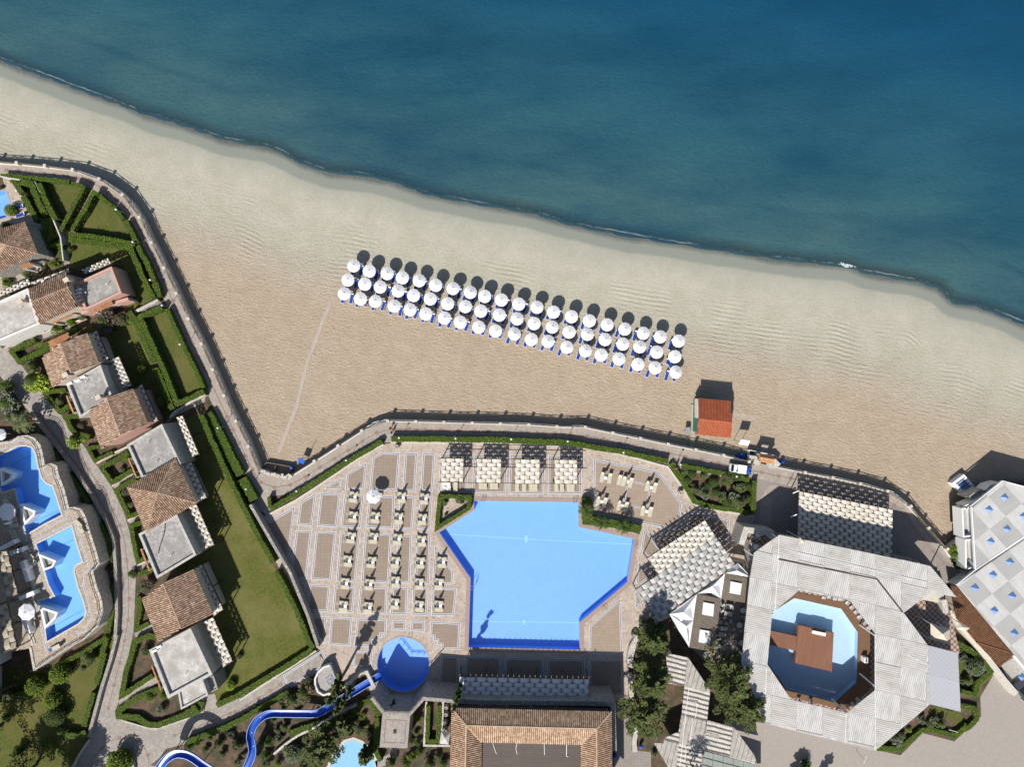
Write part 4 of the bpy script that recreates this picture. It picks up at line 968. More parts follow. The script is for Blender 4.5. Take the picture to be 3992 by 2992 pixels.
B_ = [('A','110,605',62,'round bush beside the small left pool','hedge','ball'),('B','1525,935',44,'round lime bush on the shaded lawn by the second pergola','leaf_lime','ball'),
('B','1740,1290',48,'round bush at the lower end of the shaded lawn','hedge','ball'),('B','350,1060',160,'large round lime tree overhanging the lane','leaf_lime','loose'),('B','340,900',85,'dark leafy bush above the lime tree','leaf_olive','loose'),
('B','1120,430',135,'bare brown twiggy bush above the gabled roofs','leaf_brown','loose'),('B','1300,390',90,'leafy creeper bush right of the bare brown bush','leaf_brown','loose'),('B','1380,400',55,'green shrub at the end of the pink wall','hedge','loose'),
('B','290,550',48,'round bush below the white porch','hedge','ball'),('B','760,430',46,'round bush below the middle porch','hedge','ball'),('B','880,370',44,'round bush left of the pink wall','leaf_olive','ball'),('B','600,500',70,'spreading green shrub under the middle porch','hedge','loose'),
('B','450,500',60,'climbing shrub between the two porches','hedge','loose'),('B','270,680',40,'green shrub in the looped bed above the lane','hedge','loose'),('B','650,1280',55,'olive shrub in the bed under the lime tree','leaf_olive','loose'),('B','60,1300',130,'dark bushy tree at the left edge of the lane','leaf_grey','loose'),('B','60,1120',90,'dark green bush at the left edge','leaf_dark','loose'),('B','100,1450',80,'grey leaved bush above the palm','leaf_grey','loose'),
('C','800,310',95,'lime leaved tree bulging over the lane below the pink cottage','leaf_lime','loose'),('C','870,290',60,'lime bush behind the bulging lime tree','leaf_lime','loose'),('C','860,170',40,'dry shrub in the pink cottage bed','leaf_brown','loose'),('C','1310,640',32,'small grey round bush in the square bed','leaf_grey','ball'),('C','1365,510',40,'round bush in the corner of the square bed','hedge','ball'),
('C','1340,890',58,'dry brown bush beside the pyramid roof','leaf_brown','loose'),('C','1400,1010',50,'green shrub below the dry brown bush','leaf_olive','loose'),('C','810,990',60,'green bush at the notch of the villa wall','leaf_olive','loose'),('R','1420,715',58,'dark green round bush on the lane edge','leaf_dark','loose'),
('R','1560,850',90,'large dry twiggy bush beside the lowest gabled roof','leaf_brown','loose'),('D','640,660',105,'upper large clipped bush on the bottom left lawn','hedge','ball'),('D','370,790',98,'left large clipped bush on the bottom left lawn','hedge','ball'),('D','555,940',92,'middle shaded clipped bush on the bottom left lawn','hedge','ball'),
('D','590,1120',100,'lowest shaded clipped bush on the bottom left lawn','leaf_dark','ball'),('D','970,480',88,'olive leaved bush near the villa terrace corner','leaf_olive','loose'),('D','900,590',42,'small shrub below the olive leaved bush','leaf_olive','loose'),('D','650,1280',70,'dark spreading shrub at the corner hedge','leaf_dark','loose'),
('D','1610,910',48,'left round bush inside the wavy hedge','hedge','ball'),('D','1755,900',40,'right round bush inside the wavy hedge','hedge','ball'),('D','1720,1050',58,'loose leafy shrub inside the wavy hedge','leaf_grey','loose'),('D','1280,1620',130,'big round bush island at the bottom edge','hedge','ball'),('D','1560,430',65,'leafy shrub in the triangular soil bed','leaf_olive','loose'),
('F','545,1315',52,'round lime bush at the bottom of the big lawn','leaf_lime','ball'),('F','640,1010',40,'small dark shrub at the end of the lowest pergola','leaf_olive','loose'),('G','930,985',52,'left bush inside the triangular pool hedge','leaf_olive','loose'),('G','1100,985',62,'right bush inside the triangular pool hedge','leaf_olive','loose'),('G','930,1125',24,'tiny bush inside the triangular pool hedge','leaf_olive','loose'),
('S','1500,470',100,'dark oleander left of the round slide platform','flower','loose'),('S','1620,400',125,'large pink flowering oleander beside the slide platform','flower','loose'),('S','1650,290',70,'pink flowering oleander above the slide platform','flower','loose'),('S','900,950',68,'bright leafy shrub inside the slide bend','leaf_olive','loose'),('S','740,1050',48,'small shrub left of the slide bend','leaf_olive','loose'),
('S','890,1150',52,'shrub at the bottom edge inside the slide bend','leaf_olive','loose'),('S','1500,1060',92,'grey green domed bush right of the slide','leaf_grey','ball'),('S','1410,760',56,'olive shrub between slide and pale wall','leaf_olive','loose'),('S','1220,930',78,'dense shrub right of the slide bend','leaf_dark','loose'),('S','2000,780',70,'blue green shrub above the pond','leaf_grey','loose'),
('S','1330,790',45,'small shrub under the slide','leaf_olive','loose'),('S','380,980',60,'shaded shrub above the lower slide','leaf_dark','loose'),('S','1210,1080',60,'dark shrub beside the lower slide bend','leaf_dark','loose'),('H','90,1310',45,'bushy shrub left of the square patio','leaf_olive','loose'),('H','70,1210',30,'small lime shrub left of the square patio','leaf_lime','loose'),
('H','640,1150',45,'shrub right of the square patio','hedge','loose'),('H','570,1220',35,'small shrub touching the square patio','hedge','loose'),('H','610,1290',38,'low shrub right of the square patio','leaf_olive','loose'),('H','350,1620',75,'bush at the bottom edge by the pond path','leaf_olive','loose'),('H','760,1620',75,'bush at the bottom edge left of the restaurant','leaf_olive','loose'),
('H','560,1390',40,'small dark shrub below the square patio','leaf_dark','loose'),('H','-10,1280',70,'shrub above the pond','leaf_olive','loose'),('P','1690,980',92,'large grey green domed bush at the right','leaf_grey','ball'),('P','1560,890',62,'grey green shrub left of the domed bush','leaf_grey','loose'),('P','1590,1120',65,'olive shrub below the domed bush','leaf_olive','loose'),
('Q','900,750',36,'round bush beside the agave','leaf_olive','ball'),('Q','975,690',26,'small lime bush right of the agave','leaf_lime','ball'),('Q','1205,625',42,'small round olive bush by the zigzag hedge','leaf_olive','ball'),('Q','1120,580',50,'spiky green shrub under the slatted roof corner','leaf_grey','loose'),('Q','1310,620',62,'dark shrub in the lower bed','leaf_olive','loose'),('P','1510,780',45,'dark shrub beneath the beige tent','leaf_dark','ball'),
('O','1460,1270',75,'bright bush below the white balcony','hedge','loose'),('O','1540,1210',55,'olive bush against the balcony wall','leaf_olive','loose'),('O','1500,1380',60,'shaded bush at the end of the promenade','leaf_dark','loose'),('A','60,790',60,'dark shrub above the stone villa roof','leaf_dark','loose'),('A','10,360',30,'dark bush by the top left pool terrace','leaf_dark','loose'),
('A','290,1310',55,'shrub below the stone villa','leaf_olive','loose'),('A','460,1230',40,'small shrub beside the villa porch','leaf_olive','loose'),('A','580,1190',55,'yellow green shrub at the garden wall','hedge','loose'),('A','60,1390',60,'lime shrub at the left edge below the villa','hedge','loose'),('A','765,1030',40,'dark shrub at the lawn corner','leaf_dark','loose'),('A','1480,1590',40,'small tree throwing a bushy shadow on the lawn','leaf_olive','loose'),
('P','1250,1560',60,'spiky plant under the slatted roof in the lower bed','leaf_grey','loose'),('N','950,1650',70,'dark bush at the bottom edge on the forecourt','leaf_dark','loose')]
for a in B_: bush(q(a[0], a[1])[0], a[2], a[3], a[4], a[5], hscale=1.0 if a[2] < 110 else .9)
V_ = [('S',1180,640,48),('S',1290,690,40),('S',1100,560,40),('S',1000,640,38),('S',760,800,42),('S',600,880,40),('S',470,950,42),('S',700,950,55),('S',820,860,50),('S',960,1060,36),('S',560,1010,40),('S',1350,900,50),('S',1420,1010,46),('S',1620,900,56),
      ('S',1700,850,45),('S',1850,800,60),('S',1950,690,48),('S',2080,640,50),('S',2150,720,46),('S',1750,640,40),('S',1560,560,60),('S',1850,560,34),('S',1380,470,60),('S',2130,830,40),('S',1200,1170,60),('S',1330,1150,48),('S',1620,1190,62),('S',1400,560,42),
      ('H',640,1400,45),('H',660,1500,50),('H',580,1560,60),('H',500,1620,60),('H',850,1540,50),('H',900,1620,55),('H',30,1120,42),('H',130,1420,40),('H',200,1340,32),('H',620,1050,26),('H',800,1330,24),('H',590,1100,28),
      ('D',60,1130,60),('D',200,1500,70),('D',480,1420,70),('K',1250,1530,40),('J',1100,900,36),('C',650,600,30),('C',760,860,36),('R',1160,660,34),('K',1080,560,40),('K',1300,820,50)]
for k, (a_, x, y, r_) in enumerate(sorted(V_, key=lambda g: (ZO[g[0]][0]+g[1]/K_))):
    px_ = ZO[a_][0]+x/K_; reg = 'garden left of the slide bend' if px_ < 960 and a_ == 'S' else 'garden between slide and pond' if a_ == 'S' else 'planting beside the square patio and restaurant' if a_ == 'H' else 'bottom left lawn' if a_ == 'D' else 'villa terrace strip' if a_ in 'CR' else 'strip under the tall pines'
    same = sorted(g[1] for g in V_ if (g[0] == a_ if a_ != 'S' else (g[0] == 'S' and (ZO['S'][0]+g[1]/K_ < 960) == (px_ < 960)))); n_ = same.index(x)
    bush((px_, ZO[a_][1]+y/K_), r_, f'{"leafy" if k % 2 else "dark"} shrub in the {reg}, {ORD[n_]} from the left' + (' under the pines' if a_ == 'J' else ''), ('leaf_olive','leaf_dark','hedge','leaf_grey')[k % 4 if k % 7 else 1], 'loose', group='low garden shrubs')
# shrub garden
G_ = [('I',1560,670,55,1),('I',1650,690,52,0),('I',1775,700,56,1),('I',1890,780,54,0),('I',1600,760,46,0),('I',1690,850,60,1),('I',1790,900,72,2),('I',1825,815,40,0),('I',2020,770,78,1),('I',1910,885,42,0),('I',1965,945,62,1),('I',2110,960,85,2),('I',2150,860,50,0),
      ('M',190,160,58,0),('M',100,190,66,1),('M',240,300,80,1),('M',330,270,46,0),('M',40,370,55,2),('M',210,430,92,1),('M',330,400,46,0),('M',100,440,60,0)]
for k, (a_, x, y, r_, t_) in enumerate(sorted(G_, key=lambda g: ZO[g[0]][0]+g[1]/K_)):
    bush(q(a_, f'{x},{y}')[0], r_, f'dark shrub in the triangular shrub garden, {ORD[k]} counted from its left end', ('leaf_dark','leaf_olive','leaf_grey')[t_], 'loose' if t_ else 'ball', group='shrubs in the triangular garden')

def pine(p, rz, h, label, seed, mat='leaf_pine', lean=(0, 0), sub=9):
    rnd = random.Random(seed); r = rz/K_*S; c = W(p, h*.72); e = empty('pine_tree', (c.x, c.y, 0), label, 'tree')
    t_ = MB(); l_ = MB(); t_.cyl((0,0,-.1), (lean[0],lean[1],h*.92), .28, .05, 8)
    for k in range(sub*5):
        zf = rnd.uniform(.32, .97); a = rnd.random()*6.28; rr_ = r*(1.08-.72*((zf-.32)/.65)**1.5)*rnd.uniform(.75, 1.08)
        b0 = Vector((lean[0]*zf, lean[1]*zf, h*zf)); tip = b0+Vector((math.cos(a)*rr_, math.sin(a)*rr_, rr_*rnd.uniform(-.05,.35)))
        t_.cyl(b0, tip, .07, .015, 5, cap=False)
        side = Vector((-math.sin(a), math.cos(a), 0))
        for j in range(120):
            u = rnd.uniform(.15, 1.05); wv = (1.0-.72*u)*rr_*.42*rnd.uniform(-1, 1)
            pp = b0.lerp(tip, u)+side*wv+Vector((0,0,rnd.uniform(-.3,.25)))
            dr = (Vector((math.cos(a), math.sin(a), rnd.uniform(-.1,.4)))+side*rnd.uniform(-.8,.8)).normalized()
            s1 = rnd.uniform(.22,.45); dy = dr.cross(Vector((rnd.uniform(-.4,.4),rnd.uniform(-.4,.4),1))).normalized()*s1*.30
            l_.face([pp-dr*s1*.5, pp-dy, pp+dr*s1*.6, pp+dy])
    t_.build('trunk', MT['bark'], e); l_.build('crown', MT[mat], e)
pine(q('K', '1240,300')[0], 190, 10.5, 'uppermost of the tall pines beside the curved wall', 1)
pine(q('K', '1215,740')[0], 235, 11.5, 'middle tall pine left of the slatted roofs', 2)
pine(q('K', '1140,1120')[0], 265, 11, 'lowest tall pine beside the restaurant roof', 3)
pine(q('N', '150,760')[0], 270, 12, 'upper tall pine between the slatted roofs', 4)
pine(q('N', '290,1050')[0], 250, 11, 'lower tall pine between the slatted roofs', 5)
pine(q('S', '1760,1020')[0], 220, 7, 'spreading olive coloured pine beside the pond', 6)
pine(q('S', '2060,760')[0], 110, 5, 'small pine above the pond', 7)
pine(q('S', '1920,410')[0], 78, 12.5, 'slender pine beside the slide platform', 8, sub=5)
pine(q('H', '60,1560')[0], 80, 5, 'small dark pine at the pond edge', 9)
def palm(p, h, label, seed, n=14, L=1.3, mat='leaf_dark'):
    rnd = random.Random(seed); c = W(p, h); e = empty('palm_tree', (c.x, c.y, 0), label, 'palm'); t_ = MB(); t_.cyl((0,0,-.1), (.05,.05,h), .14, .10, 8)
    t_.build('trunk', MT['bark'], e); l_ = MB()
    for k in range(n):
        a = 6.28*k/n+rnd.uniform(-.2,.2); d = Vector((math.cos(a), math.sin(a), 0)); s_ = Vector((-d.y, d.x, 0)); pr = Vector((0,0,h)); up = rnd.uniform(.2,.7)
        for j in range(7):
            nx_ = pr+d*(L/7)+Vector((0,0,(up-.22*j)*L/7*1.5))
            for sg in (-1, 1): l_.face([pr, pr+s_*sg*.26*L*math.sin(math.pi*(j+1)/8)+d*.12+Vector((0,0,-.1)), nx_])
            pr = nx_
    l_.build('crown', MT[mat], e)
palm(q('C', '215,130')[0], 4.5, 'fan palm beside the dark tree at the left edge of the lane', 1, 22, 2.1, 'leaf_olive')
palm(q('I', '515,1070')[0], 2.6, 'small palm in the upper arm of the L-shaped hedge', 2, 16, 1.5)
palm(q('I', '680,1210')[0], 2.6, 'small palm in the middle of the L-shaped hedge', 3, 16, 1.5)
palm(q('I', '920,1250')[0], 2.6, 'small palm near the right end of the L-shaped hedge', 4, 16, 1.6)
palm(q('Q', '850,815')[0], .5, 'spiky agave under the slatted roof edge', 5, 22, 1.1, 'leaf_grey')
palm(q('K', '1700,1760')[0], 7, 'tall palm just past the bottom edge shading the slatted roof', 6, 16, 2.0)
pine(q('F', '1700,1560')[0], 45, 6.5, 'thin pine behind the blue slide start', 11, sub=4)
pine(q('D', '60,1900')[0], 260, 9, 'large pine at the bottom left corner shading the lawn', 12)
pine(q('D', '480,2050')[0], 240, 9, 'pine below the bottom edge near the lane island', 13)
# ------------------------------------------------------------------ roofs and walls
def tile_plane(mb, poly, e_dir, pitch=.33, amp=.12, m=0, under=1, vstep=.9):
    """barrel tiles: poly is a convex planar list of Vectors, e_dir the eave direction"""
    nrm = None
    for i in range(1, len(poly)-1):
        c = (poly[i]-poly[0]).cross(poly[i+1]-poly[0])
        if c.length > 1e-6: nrm = c.normalized(); break
    if nrm.z < 0: poly = poly[::-1]; nrm = -nrm
    u = (e_dir-nrm*e_dir.dot(nrm)).normalized(); v = nrm.cross(u)
    if v.z < 0: v = -v; u = -u
    O = poly[0]; P2 = [((p-O).dot(u), (p-O).dot(v)) for p in poly]
    mb.face([p-nrm*.03 for p in poly], under, [(a, b_) for a, b_ in P2])
    u0 = min(p[0] for p in P2); u1 = max(p[0] for p in P2); n = int((u1-u0)/pitch)
    for k in range(n+1):
        c = u0+(k+.5)*pitch; vs = []
        for (a, b_), (c2, d2) in zip(P2, P2[1:]+P2[:1]):
            if (a-c)*(c2-c) < 0: vs.append(b_+(d2-b_)*(c-a)/(c2-a))
        if len(vs) < 2: continue
        v0, v1 = min(vs), max(vs)
        if v1-v0 < .1: continue
        pr = [(-.42*pitch, -.02), (-.24*pitch, amp), (.24*pitch, amp), (.42*pitch, -.02)]
        for (x0, h0), (x1, h1) in zip(pr[:-1], pr[1:]):
            q_ = [O+u*(c+x0)+v*v0+nrm*h0, O+u*(c+x1)+v*v0+nrm*h1, O+u*(c+x1)+v*v1+nrm*h1, O+u*(c+x0)+v*v1+nrm*h0]
            kx = math.floor(c/pitch)*pitch+pitch*.5
            mb.face(q_, m, [(kx, v0+40), (kx, v0+40), (kx, v1+40), (kx, v1+40)])
def cap(mb, a, b_, m=0, r=.13):
    mb.cyl(a+Vector((0,0,.02)), b_+Vector((0,0,.02)), r, n=6, m=m)
    for fi in range(len(mb.f)-8, len(mb.f)): mb.uv[fi] = [(a.x*3, a.y*3)]*len(mb.f[fi])
def house(name, label, eaves, ze, ridge, zr, mats=('tiles', 'plaster_cream'), z0=0, hip=None, inset_=.25, cat='house', parent=None, gabhang=0):
    """gable roof: eaves [a,b,c,d] (a-b and c-d are the eave lines), ridge [r0 (by a/d), r1 (by b/c)]"""
    a, b_, c, d = [W(p, ze) for p in eaves]; r0, r1 = [W(p, zr) for p in ridge]
    e = empty(name, (a.x, a.y, z0), label, cat) if parent is None else parent
    wl = MB(); I = inset([a, b_, c, d], inset_); wl.prism([p-Vector((0,0,.12)) for p in I], z0)
    ii0 = r0+(r1-r0).normalized()*inset_; ii1 = r1-(r1-r0).normalized()*inset_
    dz = Vector((0, 0, .15))
    wl.face([I[0]-dz, I[3]-dz, ii0-dz]); wl.face([I[1]-dz, ii1-dz, I[2]-dz])
    part(wl, 'wall', MT[mats[1]], e)
    rf = MB()
    tile_plane(rf, [a, b_, r1, r0], b_-a); tile_plane(rf, [c, d, r0, r1], d-c); cap(rf, r0, r1)
    part(rf, 'roof', [MT[mats[0]], MT['tile_gap']], e)
    return e
def hiphouse(label, eaves, ze, apex, zr, mats=('tiles', 'plaster_cream'), z0=0, name='house'):
    P = [W(p, ze) for p in eaves]; A = [W(p, zr) for p in apex]; e = empty(name, (P[0].x, P[0].y, z0), label, 'house')
    wl = MB(); wl.prism([p-Vector((0,0,.12)) for p in inset(P, .3)], z0); part(wl, 'wall', MT[mats[1]], e)
    rf = MB(); n = len(P)
    for i in range(n):
        tile_plane(rf, [P[i], P[(i+1)%n], A[0]], P[(i+1)%n]-P[i])
    for p in P: cap(rf, p, A[0])
    part(rf, 'roof', [MT[mats[0]], MT['tile_gap']], e); return e
def flathouse(label, pts, zt, wall='parapet', roof='roofflat', par=.45, pw=.4, z0=0, name='house', cat='house', extras=()):
    P = [W(p, zt) for p in pts]; e = empty(name, (P[0].x, P[0].y, z0), label, cat)
    I = inset(P, pw); n = len(P); m_ = MB()
    m_.prism([p-Vector((0,0,par+.02)) for p in P], z0)
    c = inset(P, pw/2); m_.ribbon(c, pw+.01, zt-par-.1, zt, closed=True)
    part(m_, 'wall', MT[wall], e)
    r = MB(); r.prism([p-Vector((0,0,par)) for p in inset(P, pw-.02)], zt-par-.1); part(r, 'roof', MT[roof], e)
    return e
def on_roof(e, pts, kind, z):
    for p in pts:
        c = W(p, z); m_ = MB()
        if kind == 'chimney':
            m_.box((c.x, c.y, z+.35), (.75, .6, 1.3), .5); m_.box((c.x, c.y, z+1.05), (.9, .75, .1), .5); part(m_, 'chimney', MT['plaster_cream'], e)
        elif kind == 'condenser':
            m_.box((c.x, c.y, z+.32), (.85, .35, .6), .45); part(m_, 'air_conditioner', MT['white_paint'], e)
        elif kind == 'pipe':
            m_.cyl((c.x, c.y, z), (c.x, c.y, z+.5), .05); m_.cyl((c.x, c.y, z+.5), (c.x+.15, c.y+.1, z+.55), .07); part(m_, 'vent_pipe', MT['white_paint'], e)
# stone villa at the left edge
hiphouse('stone villa with a four sided clay roof at the left edge', q('A', '-330,900 272,735 412,1075 -120,1330'), 4.2, q('A', '62,978'), 5.8, z0=0, mats=('tiles', 'drystone'))
h = flathouse('grey flat roof of the upper pink cottage beside the hedged lawn', q('A', '800,1400 1200,1213 1310,1500 915,1690'), 4.0, 'plaster_pink', 'roofflat')
on_roof(h, q('A', '940,1500 1165,1410'), 'pipe', 3.6); on_roof(h, q('A', '865,1470 860,1510 860,1550 875,1585'), 'condenser', 3.6)
h = house('house', 'gabled clay roof house between two flat roofs, topmost of the gabled cottages', q('A', '318,1460 722,1275 838,1650 430,1835')[0:1]+q('A', '722,1275 838,1650 430,1835'), 5.0, q('A', '336,1600 742,1432'), 6.2, mats=('tiles', 'plaster_cream'))
on_roof(h, q('A', '760,1370'), 'chimney', 5.2)
h = flathouse('long white flat roofed cottage at the left edge below the villa', q('A', '-260,1700 300,1448 430,1835 -100,2060'), 4.6, 'plaster', 'roofflat2')
on_roof(h, q('A', '265,1600'), 'chimney', 4.4); on_roof(h, q('A', '240,1655'), 'pipe', 4.2)
h = house('house', 'gabled clay roof cottage just below the brown twiggy bush', q('B', '455,812 570,1140 1070,872 945,550')[:2]+q('B', '1070,872 945,550'), 5.0, q('B', '655,655 775,980'), 6.1)
on_roof(h, q('B', '750,1000'), 'chimney', 5.4)
h = flathouse('grey flat roof cottage between the two upper gabled cottages', q('B', '712,1100 1082,892 1190,1185 1240,1290 970,1400 860,1470'), 5.1, 'parapet', 'roofflat')
on_roof(h, q('B', '945,1075 1015,1250'), 'pipe', 4.6); on_roof(h, q('B', '915,1025 775,1095 860,1065'), 'condenser', 4.7)
h = house('house', 'pink walled gabled cottage above the first wide flat roof', q('B', '955,1402 1095,1802 1598,1525 1437,1142'), 5.2, q('B', '1150,1247 1300,1650'), 6.4, mats=('tiles', 'plaster_pink'))
on_roof(h, q('B', '1100,1240'), 'chimney', 5.4)
h = flathouse('streaked grey flat roof cottage above the pyramid roof', q('C', '1365,375 1742,148 1950,580 1530,740'), 4.9, 'parapet', 'roofflat')
on_roof(h, q('C', '1610,345 1700,555'), 'pipe', 4.4)
hiphouse('pyramid roofed clay tile cottage in the middle of the row', q('C', '1370,830 1895,520 2122,1000 1580,1322'), 5.0, q('C', '1695,890'), 6.7)
h = flathouse('pale cracked flat roof cottage directly below the pyramid roof', q('R', '1490,285 1905,75 2115,512 1690,768'), 5.1, 'parapet', 'roofflat')
on_roof(h, q('R', '1760,270 1855,510'), 'pipe', 4.6)
m_ = MB(); P_ = [W(p, 4.72) for p in q('R', '1780,165 1775,260 1750,340 1715,440 1708,500')]
for a, b_ in zip(P_[:-1], P_[1:]): m_.cyl(a, b_, .05, n=5)
part(m_, 'cable', MT['black'], h)
h = house('house', 'lowest gabled clay roof cottage', q('R', '1528,985 1708,1452 2300,1150 2085,658'), 5.2, q('R', '1760,820 1955,1305'), 6.4)
h = flathouse('wide flat roof cottage at the bottom of the row', q('F', '-330,931 118,695 355,1195 -125,1456'), 5.2, 'parapet', 'roofflat2', pw=.5)
on_roof(h, q('F', '-250,925 -200,880'), 'condenser', 4.8); on_roof(h, q('F', '75,1180'), 'pipe', 4.7)
a_ = flathouse('small square flat roof annex at the very bottom of the cottage row', q('F', '-25,1345 245,1238 310,1415 15,1575'), 4.6, 'parapet', 'roofflat2', par=.25, pw=.3)
flathouse('dark stone stair tower beside the bottom flat roof', q('F', '262,1240 365,1205 415,1350 312,1400'), 3.6, 'drystone', 'concrete', par=.2, pw=.2)
for s_, lb in (('B 545,640 755,540 765,590 545,725', 'narrow tiled wall roof above the first gabled cottage'), ('B 1000,285 1215,188 1232,235 1025,335', 'orange tiled porch on the pink flat roofed cottage'),
               ('B 550,410 790,305 802,350 575,455', 'orange tiled porch in the middle of the upper cottages'), ('B 95,532 310,430 345,480 122,585', 'orange tiled porch on the white cottage'), ('A 238,1205 340,1160 362,1200 265,1248', 'small orange porch of the stone villa'),
               ('B 720,1235 745,1215 820,1400 790,1425', 'narrow orange tiled ledge left of the second flat roof'), ('C 1385,520 1410,510 1500,720 1470,735', 'narrow orange tiled ledge left of the streaked flat roof'), ('R 1515,450 1545,435 1635,670 1605,685', 'narrow orange tiled ledge left of the cracked flat roof'),
               ('D 1632,570 1660,550 1760,810 1730,830', 'narrow orange tiled ledge left of the bottom flat roof')):
    P = [W(p, 2.8) for p in qq(s_)]; e = empty('porch', (P[0].x, P[0].y, 0), lb, 'porch')
    if 'ledge' in lb: P[1].z += .35; P[2].z += .35
    else: P[0].z += .4; P[1].z += .4
    m_ = MB(); tile_plane(m_, P, (P[3]-P[0]) if 'ledge' in lb else (P[1]-P[0]), pitch=.24, amp=.07); part(m_, 'roof', [MT['tiles_orange'], MT['tile_gap']], e)
    I = inset([Vector((p.x, p.y, 2.7)) for p in P], .15)
    for k in (2, 3) if 'ledge' not in lb else (0, 3):
        m_ = MB(); m_.box((I[k].x, I[k].y, 1.3), (.28, .28, 2.6), .4); part(m_, 'pillar', MT['plaster'], e)
# little walls between porches
for s_, lb in (('B 870,335 1000,290 1380,180', 'pink wall below the grey flat roof'),):
    rubble(qq(s_), lb, .5, 2.6, 'plaster_pink')

# ------------------------------------------------------------------ woven shade pergolas
def woven(label, quad, z, rows, beams, cloth='shade_cloth', overhang=.5, posts=True, brown=0, group='woven shade pergolas', holes=(), beamparts=True, z0=0.0):
    A, B, C, D = [W(p, z) for p in quad]  # A-B long top side (strips run along it), D-C the opposite side
    e = empty('pergola', (A.x, A.y, z0), label, 'pergola', group)
    up = Vector((0, 0, 1)); at = lambda u, v: A.lerp(B, u).lerp(D.lerp(C, u), v)
    cl = MB(); amp = .11; rnd = random.Random(rows*31+beams)
    for r in range(rows):
        v0 = (r+.03)/rows; v1 = (r+.97)/rows
        prev = None
        for k in range(beams*2+1):
            u = k/(beams*2); bi = k/2
            hgt = amp*math.cos(math.pi*bi+(math.pi if r % 2 else 0))
            # strips are cut narrower where they dive under a beam
            under_ = hgt < -amp*.5
            for du in ((-.17, -.09, .09, .17) if under_ else (0,)):
                uu = min(1, max(0, u+du/beams)); nar = .26 if abs(du) == .09 else 0.0
                p0 = at(uu, v0+nar/rows)+up*hgt; p1 = at(uu, v1-nar/rows)+up*hgt
                if prev and not (under_ and du > 0): cl.face([prev[0], p0, p1, prev[1]])
                elif prev: cl.face([prev[0], p0, p1, prev[1]])
                prev = (p0, p1)
    part(cl, 'shade_cloth', MT[cloth], e)
    d = (D-A).normalized()
    for k in range(beams+1):
        u = k/beams; m_ = MB(); p0 = at(u, 0)-d*overhang; p1 = at(u, 1)+d*.1
        m_.bar(p0, p1, .09, .12)
        part(m_, 'beam', MT['wood_grey'], e)
    for v in (0, .5, 1) if rows > 7 else (0, 1):
        m_ = MB(); t = (B-A).normalized(); m_.bar(at(0, v)-t*.2-up*.18, at(1, v)+t*.2-up*.18, .12, .18); part(m_, 'crossbeam', MT['wood_dark'], e)
    if posts:
        np_ = max(2, round((B-A).length/4.5)+1)
        for v in (0.02, .98):
            for k in range(np_):
                p = at(k/(np_-1), v); m_ = MB(); m_.box((p.x, p.y, z0+(z-.2-z0)/2), (.14, .14, z-.2-z0)); part(m_, 'post', MT['wood_dark'], e)
    return e
CP = [('E','-30,80 30,62 205,470 138,502','beside the streaked flat roof'),('E','15,600 130,565 290,940 185,990','beside the pyramid roof'),('E','100,1050 180,1018 370,1450 280,1492','beside the cracked flat roof'),
      ('F','165,45 240,8 468,490 372,558','beside the lowest gabled roof'),('F','262,628 360,578 568,1045 472,1112','beside the bottom flat roof'),('B','958,560 1045,528 1168,830 1098,872','beside the topmost garden gable'),
      ('B','1198,842 1280,808 1418,1118 1320,1142','beside the second flat roof'),('B','1450,1160 1530,1105 1702,1495 1610,1528','beside the pink gabled cottage')]
for k_, s_, w_ in CP:
    a, b_, c, d = q(k_, s_); woven('narrow woven shade pergola '+w_, [b_, c, d, a], 3.3, 3, 12 if 'top' not in w_ else 9, overhang=.1, group='narrow woven pergolas of the cottages')
for k_, s_, w_ in (('A','880,1250 1165,1125 1195,1182 925,1292','above the upper pink cottage'),('A','340,1385 740,1238 752,1275 350,1422','above the topmost gabled roof'),('A','-60,1510 300,1350 332,1402 -60,1565','above the white cottage')):
    woven('narrow woven shade pergola '+w_, q(k_, s_), 3.0, 2 if k_ == 'A' and '340' in s_ else 3, 10, overhang=.1, group='narrow woven pergolas of the cottages')
for s_, w_ in (('-20,480 75,470 190,930 75,985', 'upper'), ('-10,1050 75,1040 180,1510 55,1560', 'lower')):
    a, b_, c, d = q('R', s_); woven(f'{w_} weathered woven pergola on the raised villa terrace', [b_, c, d, a], 6.0, 2, 8, 'shade_cloth2', overhang=.1, group='narrow woven pergolas of the cottages', z0=3)
PG = [('G','885,520 1125,522 1116,775 874,772','leftmost'),('G','1268,525 1530,528 1522,785 1255,782','second'),('G','1683,532 1945,534 1940,793 1674,792','third'),('I','170,535 412,538 412,795 168,793','rightmost')]
for k_, s_, w_ in PG: woven(f'{w_} of the four square woven sunshade roofs above the large pool', q(k_, s_), 3.0, 6, 5, overhang=.35)
m_ = MB()
for y0, z in ((520, 2.75), (575, 2.6), (778, 2.75)):
    a = W(q('G', f'850,{y0}')[0], z); b_ = W(q('G', f'2400,{y0+16}')[0], z); m_.bar(a, b_, .09)
tag(m_.build('timber_rail', MT['wood_dark']), 'long dark timber rails linking the four square sunshade roofs', 'rail')
woven('huge woven shade pergola beside the promenade at the right', q('M', '872,322 1875,522 1870,1035 850,830'), 3.1, 12, 20, overhang=.5)
woven('upper half of the slanting woven pergola beside the large pool', q('J', '1172,215 1790,-192 1905,-15 1287,392'), 3.4, 6, 14, overhang=.6)
woven('lower half of the slanting woven pergola beside the white tents', q('J', '1052,548 1905,-12 2118,285 1275,885'), 3.3, 7, 19, 'canvas_grey', overhang=.3)
woven('long grey woven pergola behind the large pool, at the restaurant', q('H', '1085,688 2475,715 2468,965 1068,932'), 3.6, 5, 24, 'canvas', overhang=.55)

